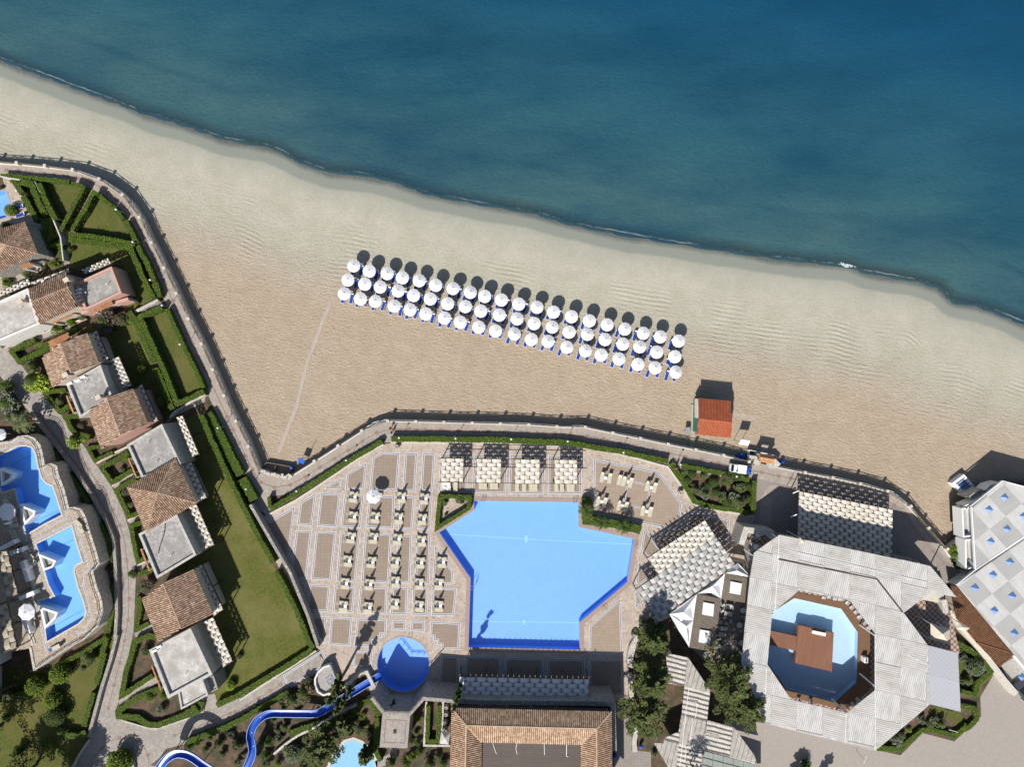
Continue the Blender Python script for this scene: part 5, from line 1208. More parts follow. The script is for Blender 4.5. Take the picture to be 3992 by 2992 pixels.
# ------------------------------------------------------------------ restaurant with the ring shaped clay roof
ze, zr_ = 7.4, 8.45
TL, TR = W(q('H', '1000,1022')[0], ze), W(q('K', '785,1062')[0], ze)
RL, RR_ = W(q('H', '1155,1210')[0], zr_), W(q('K', '625,1245')[0], zr_)
IL, IR_ = W(q('H', '1322,1390')[0], ze+.1), W(q('K', '455,1418')[0], ze+.1)
def down(p, key, s_, z): return W(q(key, s_)[0], z)
BL, BR = down(0, 'H', '965,2300', ze), down(0, 'K', '795,2300', ze)
RBL, RBR = down(0, 'H', '1130,2300', zr_), down(0, 'K', '630,2300', zr_)
IBL, IBR = down(0, 'H', '1310,2300', ze+.1), down(0, 'K', '448,2300', ze+.1)
e = empty('restaurant', (TL.x, TL.y, 0), 'large restaurant with a ring of clay tiled roofs round a dark boarded flat roof', 'building')
rf = MB()
tile_plane(rf, [TL, TR, RR_, RL], TR-TL); tile_plane(rf, [IL, IR_, RR_, RL], IR_-IL)
tile_plane(rf, [TL, RL, RBL, BL], BL-TL); tile_plane(rf, [RL, IL, IBL, RBL], IBL-IL)
tile_plane(rf, [TR, RR_, RBR, BR], BR-TR); tile_plane(rf, [RR_, IR_, IBR, RBR], IBR-IR_)
for a, b_ in ((TL, RL), (TR, RR_), (RL, RR_), (RL, IL), (RR_, IR_), (RL, RBL), (RR_, RBR)): cap(rf, a, b_, r=.16)
part(rf, 'roof', [MT['tiles_pale'], MT['tile_gap']], e)
wl = MB(); out_ = inset([TL, TR, BR, BL], .55); wl.prism([p-Vector((0,0,.3)) for p in out_], 0); part(wl, 'wall', MT['wood_dark'], e)  # wall coloured dark to carry the shade between parapet and eaves
rd = MB(); rd.face([Vector((p.x, p.y, ze-.2)) for p in (IBL, IBR, IR_, IL)]); part(rd, 'flat_roof', MT['roofdeck'], e)
for k, s_ in enumerate(('1440,1400 1480,1520', '1700,1405 1690,1460 1705,1525', '1995,1410 1998,1530')):
    P = [W(p, ze-.1) for p in q('H', s_)]; m_ = MB()
    for a, b_ in zip(P[:-1], P[1:]): m_.cyl(a, b_, .05, n=5)
    part(m_, 'cable', MT['white_paint'], e)
P = [W(p, ze-.1) for p in q('K', '302,1415 300,1545 320,1545')]; m_ = MB(); [m_.cyl(a, b_, .06, n=5) for a, b_ in zip(P[:-1], P[1:])]; part(m_, 'pipe', MT['white_paint'], e)
for k, s_ in enumerate(('1050,1005', '1320,1005', '1590,1015', '1855,1022', '2125,1030')+('190,1035', '460,1040', '730,1045')):
    c = W(q('H' if k < 5 else 'K', s_)[0], 5.6); m_ = MB(); m_.box((c.x, c.y, 5.6), (.5, .35, .3)); m_.box((c.x, c.y-.4, 5.5), (.1, .7, .08)); part(m_, 'wall_lamp', MT['metal'], e)
# square stone patio and small pavilions
P = [W(p, 5.3) for p in q('H', '250,1094 550,1104 520,1460 220,1450')]
m_ = MB(); m_.prism(P, 0); e = empty('patio', (P[0].x, P[0].y, 0), 'square raised stone patio with a brick frame and white centre block', 'patio'); part(m_, 'floor', MT['lane'], e)
m_ = MB(); m_.ribbon([W(p, 5.31) for p in q('H', '285,1150 505,1158 492,1403 270,1398')], .12, None, 5.31, closed=True); part(m_, 'brick_frame', MT['line_red'], e)
c = W(q('H', '385,1278')[0], 5.3); m_ = MB(); m_.box((c.x, c.y, 5.37), (.5, .55, .12)); part(m_, 'border', MT['wood_dark'], e); m_ = MB(); m_.box((c.x, c.y, 1.32), (.22, .25, .12)); part(m_, 'centre_block', MT['white_paint'], e)
sheets('path', q('H', '335,1460 415,1460 410,1550 300,1640 190,1680 170,1600 320,1520'), .06, MT['lane'])
def pyramid(label, quad, ze_, apex, za, mat='canvas_beige', name='canopy', cat='canopy', group=None, z0=0):
    P = [W(p, ze_) for p in quad]; A = W(apex, za); e = empty(name, (P[0].x, P[0].y, z0), label, cat, group)
    m_ = MB(); n = len(P)
    for i in range(n): m_.face([P[i], P[(i+1) % n], A])
    part(m_, 'fabric', MT[mat], e)
    for p in inset(P, .08): 
        m_ = MB(); m_.cyl((p.x, p.y, z0), (p.x, p.y, ze_), .05, n=6); part(m_, 'pole', MT['white_paint'], e)
pyramid('beige pyramid tent right of the slatted roof', q('P', '1203,500 1412,568 1415,735 1205,680'), 6.2, q('P', '1335,620')[0], 7.2, z0=3)
pyramid('small grey stone coloured pavilion roof beside the narrow bed', q('H', '885,1280 985,1290 965,1420 865,1410'), 2.6, q('H', '925,1350')[0], 3.2, 'canvas_grey')
pyramid('small pink beige canopy above the stone wall on the right', q('P', '1480,560 1520,490 1630,555 1575,590'), 6.0, q('P', '1545,545')[0], 6.4, z0=3)
pyramid('tiny beige gable canopy on the edge of the slatted roof', q('M', '877,818 935,850 930,885 878,878'), 7.9, q('M', '905,850')[0], 8.3, z0=3)
# patio roof and stairs on the right of the slatted roof
m_ = MB()
for k in range(4):
    P = [W(p, ZF+.25*(k+1)) for p in q('P', f'{1095+k*12},{245-k*22} {1345},{290-k*26} {1345},{268-k*26} {1110+k*12},{222-k*22}')]; m_.prism(P, ZF)
o = m_.build('steps', MT['stone_white']); o['kind'] = 'structure'
rubble(q('P', '1350,250 1370,400'), 'pale stone pier beside the checkered patio', .9, 4.2)
None and sheets('courtyard', q('P', '1100,250 1350,290 1320,480 1150,480 1130,430 1090,430 1000,330'), .05, MT['check'])

# ------------------------------------------------------------------ slatted roofs (battens in a chequer of directions)
def clip(sub, cl):
    """Sutherland-Hodgman, cl convex and counter-clockwise"""
    out = sub
    for i in range(len(cl)):
        a, b_ = cl[i], cl[(i+1) % len(cl)]; inp, out = out, []
        f = lambda p: (b_[0]-a[0])*(p[1]-a[1])-(b_[1]-a[1])*(p[0]-a[0])
        for j in range(len(inp)):
            p, q_ = inp[j-1], inp[j]; fp, fq = f(p), f(q_)
            if fq >= 0:
                if fp < 0: t = fp/(fp-fq); out.append((p[0]+(q_[0]-p[0])*t, p[1]+(q_[1]-p[1])*t))
                out.append(q_)
            elif fp >= 0: t = fp/(fp-fq); out.append((p[0]+(q_[0]-p[0])*t, p[1]+(q_[1]-p[1])*t))
        if not out: return []
    return out
def ccw(P):
    a = sum(P[i][0]*P[(i+1)%len(P)][1]-P[(i+1)%len(P)][0]*P[i][1] for i in range(len(P)))
    return P if a > 0 else P[::-1]
def panelled(label, regions, z, O_, a, b_, mats, dz=None, name='slatted_roof', cat='roof', thick=.12, posts=(), z0=0, gap=.0):
    """regions: convex polygons in survey points; lattice O_ + i a + j b_ (survey vectors)"""
    e0 = W(regions[0][0], z); e = empty(name, (e0.x, e0.y, z0), label, cat)
    m_ = MB(); tw_ = lambda p: tuple(W(p, z).to_2d())
    o2 = Vector(tw_(O_)); av = Vector(tw_((O_[0]+a[0], O_[1]+a[1])))-o2; bv = Vector(tw_((O_[0]+b_[0], O_[1]+b_[1])))-o2
    for ri, rg in enumerate(regions):
        R2 = ccw([tw_(p) for p in rg]); det = av.x*bv.y-av.y*bv.x
        ij = [(((p[0]-o2.x)*bv.y-(p[1]-o2.y)*bv.x)/det, (av.x*(p[1]-o2.y)-av.y*(p[0]-o2.x))/det) for p in R2]
        for i in range(math.floor(min(p[0] for p in ij))-1, math.ceil(max(p[0] for p in ij))+1):
            for j in range(math.floor(min(p[1] for p in ij))-1, math.ceil(max(p[1] for p in ij))+1):
                g = gap; cell = [tuple(o2+av*(i+x)+bv*(j+y)) for x, y in ((g,g),(1-g,g),(1-g,1-g),(g,1-g))]
                C_ = clip(ccw(cell), R2)
                if len(C_) < 3: continue
                k = (i+j) % 2; zz = z+(dz(ri, i, j) if dz else .0)
                an = av.normalized(); bn = bv.normalized()
                uv = [((p[0]*an.x+p[1]*an.y), (-p[0]*an.y+p[1]*an.x)) for p in C_]
                if k: uv = [(v, u) for u, v in uv]
                m_.face([Vector((p[0], p[1], zz)) for p in C_], k, uv)
                zb_ = zz-thick
                for s_ in range(len(C_)):
                    p, q_ = C_[s_], C_[(s_+1) % len(C_)]
                    m_.face([Vector((q_[0],q_[1],zz)), Vector((p[0],p[1],zz)), Vector((p[0],p[1],zb_)), Vector((q_[0],q_[1],zb_))], k, [(0,0)]*4)
    part(m_, 'roof_panels', mats, e)
    for p in posts:
        c = W(p, z); m2 = MB(); m2.box((c.x, c.y, (z-.15+z0)/2), (.18, .18, z-.15-z0)); part(m2, 'post', MT['white_paint'], e)
    return e
ZR = 7.7
RG = ['660,-846 2000,-571 1420,-135 870,-245', '385,-651 660,-846 870,-245 580,-5 340,-370', '340,-370 580,-5 530,555 250,530', '250,530 530,555 785,935 500,1190', '785,935 1380,1078 1693,1485 500,1190',
      '1380,1078 1690,830 2278,987 1693,1485', '1690,220 2258,347 2278,987 1690,830', '1420,-135 2000,-571 1998,-2 1690,220', '1690,220 1998,-2 2258,347', '2000,-571 2283,-508 2568,-172 2278,-222', '2000,-571 2278,-222 1998,-2']
e = panelled('octagonal pale slatted roof ring round the pool with the wooden stage', [q('N', s_) for s_ in RG], ZR, q('N', '1690,220')[0], (278/K_, 62/K_), (-3/K_, 305/K_), [MT['slat_a'], MT['slat_b']],
   dz=lambda r, i, j: .05*((i*7+j*3) % 2), z0=3.0, posts=q('N', '400,-600 680,-790 1980,-540 2540,-180 2240,980 1690,1440 1360,1370 520,1160 300,500 880,-260 1400,-150 600,20 1700,250 1700,800 1390,1090 790,950'), gap=.004)
m_ = MB()
P = [W(p, ZR+.12) for p in q('N', '650,-580 1710,-365 1990,-5')]; m_.ribbon(P, .16, ZR, ZR+.12); part(m_, 'gutter', MT['wood_dark'], e)
m_ = MB()
for s_ in ('665,-700 2260,-330', '1690,225 1692,1480', '1995,430 2590,700', '655,-840 650,-580 610,0', '500,1180 520,590', '1370,1395 1380,1085'):
    P = [W(p, ZR+.10) for p in q('N', s_)]
    m_.ribbon(P, .06, ZR+.04, ZR+.10)
part(m_, 'batten', MT['white_paint'], e)
panelled('new grey batten roof at the right corner of the octagonal roof', [q('N', '2262,350 2583,432 2613,1067 2282,985')], ZR+.13, q('N', '2262,350')[0], (330/K_, 80/K_), (10/K_, 312/K_), [slatmat('new_grey_battens', (.44,.44,.46), (.24,.24,.27), (.40,.40,.42)), slatmat('new_grey_battens', (.47,.47,.49), (.28,.28,.31), (.42,.42,.44))])
RK = ['1370,440 1460,450 1610,480 1570,790 1400,760', '1610,480 1850,835 1815,1155 1540,1090 1570,790', '1400,760 1570,790 1540,1090 1490,1410 1240,1400 1330,1360 1380,1000', '1540,1090 1815,1155 1770,1480 1750,1658 1560,1720 1490,1410', '1240,1400 1490,1410 1560,1720 1390,1658', '1815,1155 2105,1235 2320,1530 2360,1640 2215,1600 1770,1480']
panelled('weathered striped slatted roof with white pipes below the white tents', [q('K', s_) for s_ in RK], 3.5, q('K', '1570,790')[0], (275/K_, 70/K_), (-30/K_, 310/K_), [MT['slat_c'], MT['slat_c']], dz=lambda r, i, j: .05*((i*5+j) % 2),
   posts=q('K', '1450,480 1800,850 1800,1130 1300,1400 1700,1500 2100,1260'), gap=.004)
m_ = MB()
for s_ in ('1620,800 1520,1658', '1540,940 1710,970 1690,1130', '1660,1130 1625,1440', '1790,1305 1945,1345', '1590,1440 1575,1610 1750,1645'):
    P = [W(p, 3.75) for p in q('K', s_)]
    for a, b_ in zip(P[:-1], P[1:]): m_.cyl(a, b_, .045, n=6)
tag(m_.build('pipe', MT['white_paint']), 'white pipes running over the weathered striped roof', 'pipe')
MT['glassroof'] = simple('greenish_glass_roof', (.30,.33,.29), (.22,.25,.22), 1.5, .3, spec=.5)
P = [W(p, 3.0) for p in q('K', '1770,1488 2215,1605 2390,1660 2390,1900 1740,1900')]; e = empty('glass_roof', (P[0].x, P[0].y, 0), 'greenish glass roof at the bottom edge next to the striped roof', 'roof')
m_ = MB(); m_.prism(P, 2.9); part(m_, 'glazing', MT['glassroof'], e)
for k in range(6):
    a = W(q('K', f'{1770+k*110},{1488+k*29}')[0], 3.05); b_ = W(q('K', f'{1750+k*110},{1900}')[0], 3.05); m_ = MB(); m_.bar(a, b_, .07); part(m_, 'glazing_bar', MT['wood_grey'], e)
for k in range(2):
    a = W(q('K', f'1765,{1560+k*80}')[0], 3.06); b_ = W(q('K', f'2390,{1725+k*80}')[0], 3.06); m_ = MB(); m_.bar(a, b_, .07); part(m_, 'glazing_bar', MT['wood_grey'], e)
# checkered building at the right edge
ZC = 4.2
ca, cb = (175/K_, -137/K_), (190/K_, 212/K_)
O0 = q('O', '1650,795')[0]
RC1 = q('O', '1660,770 1975,495 2300,570 2700,700 2700,760 1690,1445'); RC2 = q('O', '1492,1612 2700,800 2700,3070')
e = panelled('big white building with a chequered panel roof at the right edge', [RC1], ZC, O0, ca, cb, [MT['pan_a'], MT['pan_b']], thick=.3, name='building', cat='building')
e2 = panelled('lower wing of the chequered roof building at the right edge', [RC2], ZC-.05, O0, ca, cb, [MT['pan_a'], MT['pan_b']], thick=.3, name='building', cat='building')
for ee, rg in ((e, '1720,790 1975,560 2300,640 2700,800 2600,900 1760,1400'), (e2, '1560,1650 2640,950 2640,2900 2120,2290')):
    m_ = MB(); m_.prism([W(p, ZC-.32) for p in q('O', rg)], 0); part(m_, 'wall', MT['white_paint'], ee)
def pyr(e_, s_, z):
    c = W(q('O', s_)[0], z); m_ = MB(); a = math.atan2(-ca[1], ca[0])+.0
    P = [Vector((c.x+.72*math.cos(a+k*math.pi/2+.78), c.y+.72*math.sin(a+k*math.pi/2+.78), z)) for k in range(4)]; A = Vector((c.x, c.y, z+.45))
    for i in range(4): m_.face([P[i], P[(i+1) % 4], A])
    part(m_, 'skylight', MT['sky_glass'], e_)
for s_ in ('2005,665', '1835,795', '1855,1140', '2030,1005', '2205,868'): pyr(e, s_, ZC+.02)
for s_ in ('2060,1360', '1880,1500', '1685,1640', '2088,1728', '1893,1885', '2108,2128', '2190,2600', '2270,1560', '2290,1960'): pyr(e2, s_, ZC)
for ee, s_, z in ((e, '1540,785 1645,765 1665,1085 1555,1100', 3.2), (e2, '1575,1125 1672,1110 1685,1435 1580,1440', 3.2), (e, '1785,590 1850,530 1960,500 1870,585', 3.2), (e, '1560,780 1740,675 1700,720 1600,770', 3.2)):
    P = [W(p, z) for p in q('O', s_)]; m_ = MB(); m_.ribbon(inset(P, .12), .24, 0 if z > 4 else z-2.2, z, closed=True); part(m_, 'balcony', MT['white_paint'], ee)
    m_ = MB(); m_.face([p-Vector((0,0,1.0)) for p in (P if (P[1]-P[0]).cross(P[2]-P[0]).z > 0 else P[::-1])]); part(m_, 'balcony_floor', MT['concrete'], ee)
m_ = MB()
for s_ in ('1640,760 1980,488 2600,650', '1485,1610 1695,1445 2700,755', '1650,770 1690,1445'):
    P = [W(p, ZC+.06) for p in q('O', s_)]; m_.ribbon(P, .14, ZC-.3, ZC+.06)
part(m_, 'gutter', MT['white_paint'], e)
# ramp with blue bars on the sand
P = [W(p, .2) for p in q('O', '1435,512 1565,415 1705,575 1590,660')]; e = empty('ramp', (P[0].x, P[0].y, -1), 'white framed ramp with blue bars on the sand at the checkered building', 'ramp')
m_ = MB(); m_.ribbon(inset(P, .25), .5, -1, .2, closed=True); part(m_, 'frame', MT['white_paint'], e)
m_ = MB(); m_.face([p-Vector((0,0,.15)) for p in P]); part(m_, 'floor', MT['concrete'], e)
for k in range(5):
    a = W(q('O', f'{1478+k*25},{520+k*27}')[0], .22); b_ = W(q('O', f'{1570+k*25},{452+k*27}')[0], .22); m_ = MB(); m_.bar(a, b_, .12); part(m_, 'bar', MT['blue_bright'], e)
flathouse('small rubble porch between ramp and checkered building', q('O', '1600,660 1750,570 1790,620 1660,690'), 2.6, 'drystone_light', 'concrete', par=.2, pw=.25, name='porch', cat='porch')
# brown tiled roof strip next to it
m_ = MB(); P1 = [W(p, 3.2) for p in q('P', '1425,95 1500,110 2115,832 1700,705 1480,450 1440,330')]; e = empty('tiled_roof', (P1[0].x, P1[0].y, 0), 'brown tiled roof strip between the wall and the checkered building', 'roof')
A_, B_2, C_2, D_2 = [W(p, z) for p, z in zip(q('P', '1425,95 1500,110 2115,832 1700,705'), (2.6, 3.6, 3.6, 2.6))]
tile_plane(m_, [W(q('P','1420,95')[0],2.9), W(q('P','1500,108')[0],2.9), W(q('P','2115,832')[0],2.9), W(q('P','1695,705')[0],2.9), W(q('P','1480,450')[0],2.9)], C_2-B_2, pitch=.3)
tile_plane(m_, [W(q('P', s_)[0], 2.9) for s_ in ('1700,712', '2110,838', '1945,972')], C_2-B_2, pitch=.3)
cap(m_, W(q('P','1695,705')[0],3.0), W(q('P','2110,832')[0],3.0), r=.14)
part(m_, 'tiles', [tilemat('brown_tiles', [(0, (.16,.08,.045)), (1, (.27,.14,.075))]), MT['tile_gap']], e)
wl = MB(); wl.prism([W(p, 2.8) for p in q('P', '1500,180 2050,830 1940,930 1720,710 1510,430')], 0); part(wl, 'wall', MT['plaster_cream'], e)
# dark gap roofs seen at the bottom right
sheets('road', q('P', '1960,960 2211,800 2600,1500 2300,1500 2130,1260'), .03, MT['concrete'])

# ------------------------------------------------------------------ octagonal pool: deck, stage
dk = MB(); Z_ = ZF+.07
dkO = q('N', '530,-20 830,-230 1410,-110 1640,210 1640,830 1370,1050 760,905 500,545'); 
P_o = [W(p, Z_) for p in dkO]; P_i = [W(p, Z_) for p in octp]
for i in range(8):
    j = (i+1) % 8; dk.face([P_o[i], P_i[i], P_i[j], P_o[j]]); dk.face([P_i[j], P_i[i], Vector((P_i[i].x,P_i[i].y,ZF-.2)), Vector((P_i[j].x,P_i[j].y,ZF-.2))])
tag(dk.build('pool_deck', MT['deck_brown']), kind='structure')
sg = [W(p, ZF+.55) for p in q('N', '862,130 1245,213 1224,632 830,540')]; e = empty('stage', (sg[0].x, sg[0].y, ZF-.2), 'square brown wooden stage standing in the octagonal pool', 'stage')
m_ = MB(); m_.prism(sg, ZF-.1); part(m_, 'platform', MT['stage'], e)
for p in inset(sg, .3):
    m_ = MB(); m_.cyl((p.x, p.y, ZF-1.2), (p.x, p.y, ZF-.1), .12); part(m_, 'support', MT['concrete'], e)
m_ = MB(); m_.prism([W(p, ZF+.5) for p in q('N', '560,188 848,252 838,408 555,345')], ZF+.1); part(m_, 'bridge', MT['stage_h'], e)
c = W(q('N', '1085,212')[0], ZF+.6); e = empty('bench', (c.x, c.y, ZF+.55), 'long white bench panel on the wooden stage', 'bench', rz=R(-12))
m_ = MB(); m_.box((0,0,.38), (2.0,.55,.08)); m_.build('seat', MT['white_paint'], e)
for sx in (-.8, .8): m_ = MB(); m_.box((sx,0,.17), (.08,.5,.34)); m_.build('leg', MT['white_paint'], e)
c = W(q('N', '1012,196')[0], ZF+.6); e = empty('stool', (c.x, c.y, ZF+.55), 'small white framed stool left of the white bench on the stage', 'stool', rz=R(-12))
m_ = MB(); m_.box((0,0,.4), (.42,.5,.06)); m_.build('seat', MT['white_paint'], e); m_ = MB(); [m_.box((x,y,.18), (.05,.05,.36)) for x in (-.17,.17) for y in (-.2,.2)]; m_.build('frame', MT['white_paint'], e)
c = W(q('N', '1572,495')[0], ZF+.5); e = empty('control_box', (c.x, c.y, ZF+.07), 'white control box on the brown deck right of the stage', 'box'); m_ = MB(); m_.box((0,0,.5), (.65,.9,1.0)); m_.build('cabinet', MT['white_paint'], e)
m_ = MB(); [m_.box((.05, y, 1.02), (.3,.15,.06)) for y in (-.25, 0, .25)]; m_.build('vent', MT['black'], e)

# ------------------------------------------------------------------ white tents and slatted deck roofs
for k, (s_, ap, lb) in enumerate((('1408,820 1705,600 1665,883 1510,1000', '1560,800', 'large white folded tent'), ('1408,820 1510,1000 1622,1178 1665,883', '1590,950', 'lower white folded tent'), ('1705,600 2008,378 1965,650 1850,590', '1870,520', 'middle white folded tent'), ('2008,378 2145,268 2300,430 2200,410', '2140,350', 'upper white folded tent'))):
    P = [W(p, 3.1) for p in q('J', s_)]; A = W(q('J', ap)[0], 3.9); e = empty('tent', (P[0].x, P[0].y, 0), lb+' beside the grey woven pergola', 'tent', 'white folded tents')
    m_ = MB(); n = len(P)
    for i in range(n):
        mid = (P[i]+P[(i+1) % n])/2; md = Vector((mid.x*.75+A.x*.25, mid.y*.75+A.y*.25, 2.9))
        m_.face([P[i], md, A]); m_.face([md, P[(i+1) % n], A]); m_.face([P[i], P[(i+1) % n], md])
    part(m_, 'fabric', MT['canvas'], e)
    p = A; m_ = MB(); m_.cyl((p.x, p.y, 0), (p.x, p.y, 3.9), .06); part(m_, 'pole', MT['white_paint'], e)
for k, (s_, sq, lb) in enumerate((('1705,600 1968,655 1925,935 1665,883', '1775,690 1892,712 1880,845 1760,822', 'middle'), ('1665,883 1925,935 1880,1225 1622,1178', '1738,985 1858,1005 1842,1145 1722,1120', 'lower'), ('2008,378 2280,440 2240,700 1968,655', '2070,465 2190,490 2172,612 2055,590', 'upper'))):
    P = [W(p, 2.7) for p in q('J', s_)]; e = empty('slat_canopy', (P[0].x, P[0].y, 0), f'{lb} brown slat canopy with a white square panel behind the tents', 'canopy', 'brown slat canopies')
    m_ = MB(); n = 26
    for i in range(n): m_.bar(P[0].lerp(P[1], (i+.5)/n), P[3].lerp(P[2], (i+.5)/n), .13, .05)
    part(m_, 'slats', MT['wood_grey'], e)
    Q = [W(p, 3.0) for p in q('J', sq)]; m_ = MB(); m_.prism(Q, 2.95); part(m_, 'shade_panel', MT['canvas_white_stained'] if 'canvas_white_stained' in MT else MT['canvas'], e)
    for p in inset(P, .1): m_ = MB(); m_.box((p.x, p.y, 1.35), (.1,.1,2.7)); part(m_, 'post', MT['white_paint'], e)

# unseen villa blocks added past the left edge, heights set to shade the pools
for y0, y1, x1, h_, lb in ((1985, 2110, -30, 12, 'upper'), (2120, 2270, -20, 14, 'second'), (2290, 2440, -30, 12.5, 'third'), (2440, 2600, -12, 15.5, 'fourth'), (2620, 2760, -50, 14, 'lowest')):
    B_4 = [W(p, 3) for p in ((-420, y0), (x1, y0+10), (x1, y1), (-420, y1))]; e = empty('villa', (B_4[1].x, B_4[1].y, 3), f'{lb} white villa block, unseen past the left edge, added to shade the pools', 'house')
    m_ = MB(); m_.prism([p+Vector((0, 0, h_-.3)) for p in B_4], 0); part(m_, 'wall', MT['plaster'], e)
    m_ = MB(); m_.prism([p+Vector((0, 0, h_)) for p in inset(B_4, .3)], h_+2.6); part(m_, 'roof', MT['roofflat2'], e)
# ------------------------------------------------------------------ beach hut
zb = -1.0
ea = [W(p, z) for p, z in zip(q('L', '335,423 685,456 690,852 322,815'), (2.7, 2.7, 2.7, 2.7))]
r0, r1 = W(q('L', '342,645')[0], 3.6), W(q('L', '703,686')[0], 3.6)
e = empty('beach_hut', (ea[0].x, ea[0].y, zb), 'beach hut with an orange tiled gable roof on the sand', 'hut')
m_ = MB(); I = inset(ea, .35); m_.prism([p-Vector((0,0,.1)) for p in I], zb); part(m_, 'wall', simple('green_boards', (.05,.20,.14), (.04,.16,.11), 3, .7), e)
m_ = MB(); tile_plane(m_, [ea[0], ea[1], r1, r0], ea[1]-ea[0], pitch=.25); tile_plane(m_, [ea[2], ea[3], r0, r1], ea[3]-ea[2], pitch=.25); cap(m_, r0, r1)
part(m_, 'roof', [MT['tiles_red'], MT['tile_gap']], e)
m_ = MB(); m_.ribbon([W(p, zb+.35) for p in q('L', '325,560 320,815')], .5, zb, zb+.35); part(m_, 'step', MT['wood_grey'], e)
m_ = MB(); m_.ribbon([W(p, 2.0) for p in q('L', '335,430 335,640')], .08, .2, 2.0); part(m_, 'shutter', MT['plaster'], e)
# tiled gate roof on the beach side
g0 = [W(p, 2.2) for p in q('L', '1003,1020 1160,1050 1158,1132 998,1108')]; r0, r1 = W(q('L', '1000,1060')[0], 2.6), W(q('L', '1160,1088')[0], 2.6)
e = empty('gate', (g0[0].x, g0[0].y, 0), 'beach gate with a little orange tiled roof on stone piers', 'gate')
m_ = MB(); tile_plane(m_, [g0[0], g0[1], r1, r0], g0[1]-g0[0], pitch=.24); tile_plane(m_, [g0[2], g0[3], r0, r1], g0[3]-g0[2], pitch=.24); cap(m_, r0, r1); part(m_, 'roof', [MT['tiles_orange'], MT['tile_gap']], e)
for k in (0, 1, 2, 3):
    p = inset([Vector((v.x, v.y, 0)) for v in g0], .25)[k]; m_ = MB(); m_.box((p.x, p.y, .55), (.35,.35,3.1)); part(m_, 'pillar', MT['drystone_light'], e)
# notice board, bins, pots
def board(p, sz, label, ang=0, z=1.6, z0=-1.0, mat='white_paint', tilt=60):
    c = W(p, z); e = empty('notice_board', (c.x, c.y, z0), label, 'board', rz=ang); m_ = MB()
    M = Matrix.Rotation(R(tilt), 3, 'X'); m_.box((0,0,z-z0), (sz[0], sz[1], .06), M=M); m_.build('panel', MT[mat], e)
    for sx in (-.42, .42): m_ = MB(); m_.cyl((sx*sz[0], 0, 0), (sx*sz[0], 0, z-z0), .045, n=6); m_.build('leg', MT['wood_grey'], e)
board(q('L', '835,902')[0], (1.6, 1.2), 'white notice board on posts between beach hut and gate', R(-8), 2.2, tilt=40)
board(q('L', '225,775')[0], (.9, 1.3), 'grey slanted board with a red frame left of the beach hut', R(5), .0, tilt=15, mat='metal')
board(q('E', '1310,548')[0], (1.1, 1.1), 'blue square sign on the sand by the promenade corner', R(-20), .6, mat='blue_bright', tilt=35)
def lathe_thing(name, cat, p, z, prof, mat, label, group=None, lid=None):
    c = W(p, z+.4); e = empty(name, (c.x, c.y, z), label, cat, group); m_ = MB(); m_.lathe(prof, n=14); m_.build('body', MT[mat], e, smooth=True)
    if lid: m_ = MB(); m_.lathe(lid, n=14); m_.build('lid', MT[mat], e)
    return e
barrel = [(.01,0),(.27,0),(.30,.3),(.30,.6),(.26,.85),(.01,.87)]
for k, (s_, lb) in enumerate((('765,1045', 'first of the blue barrels'), ('790,1030', 'second of the blue barrels'), ('800,1055', 'third of the blue barrels'), ('832,1058', 'fourth of the blue barrels'))):
    lathe_thing('barrel', 'barrel', q('L', s_)[0], -1.0, barrel, 'blue_bright', lb+' counted from the left beside the beach gate', 'blue barrels on the sand', [(.2,.87),(.2,.92),(.01,.93)])
for s_, z, lb in (('L 868,1045', -1.0, 'small blue bin at the left fence of the beach gate'), ('L 1240,1108', -1.0, 'small blue bin at the right side of the beach gate'), ('E 1215,617', -1.0, 'small blue bin at the sunken beach exit'), ('K 1100,1430', 0, 'bright blue bin below the tall pines'), ('K 822,1535', 0, 'bright blue bin at the restaurant corner')):
    lathe_thing('bin', 'bin', qq(s_)[0], z, [(.01,0),(.24,0),(.32,.8),(.34,.82),(.3,.9),(.01,.95)], 'blue_bright', lb, lid=[(.3,.9),(.2,1.0),(.01,1.04)])
for s_, lb in (('G 412,385', 'grey stone water jar at the top of the pool terrace'), ('I 1525,880', 'grey stone water jar at the corner of the shrub garden'), ('F 1510,825', 'dark jar beside the lawn wall corner'), ('H 942,1005', 'turquoise jar at the top of the restaurant side bed'), ('H 940,1080', 'pale stone jar second from the top beside the bed'), ('H 932,1168', 'white square planter jar beside the bed'), ('H 930,1245', 'dark round jar below the white planter'), ('J 1018,1040', 'pale jar at the foot of the curved wall')):
    lathe_thing('jar', 'jar', qq(s_)[0], .05, [(.01,0),(.28,0),(.45,.4),(.42,.75),(.25,.95),(.32,1.05),(.25,1.05),(.2,.9),(.01,.88)], 'concrete', lb, lid=[(.2,.9),(.01,.91)])
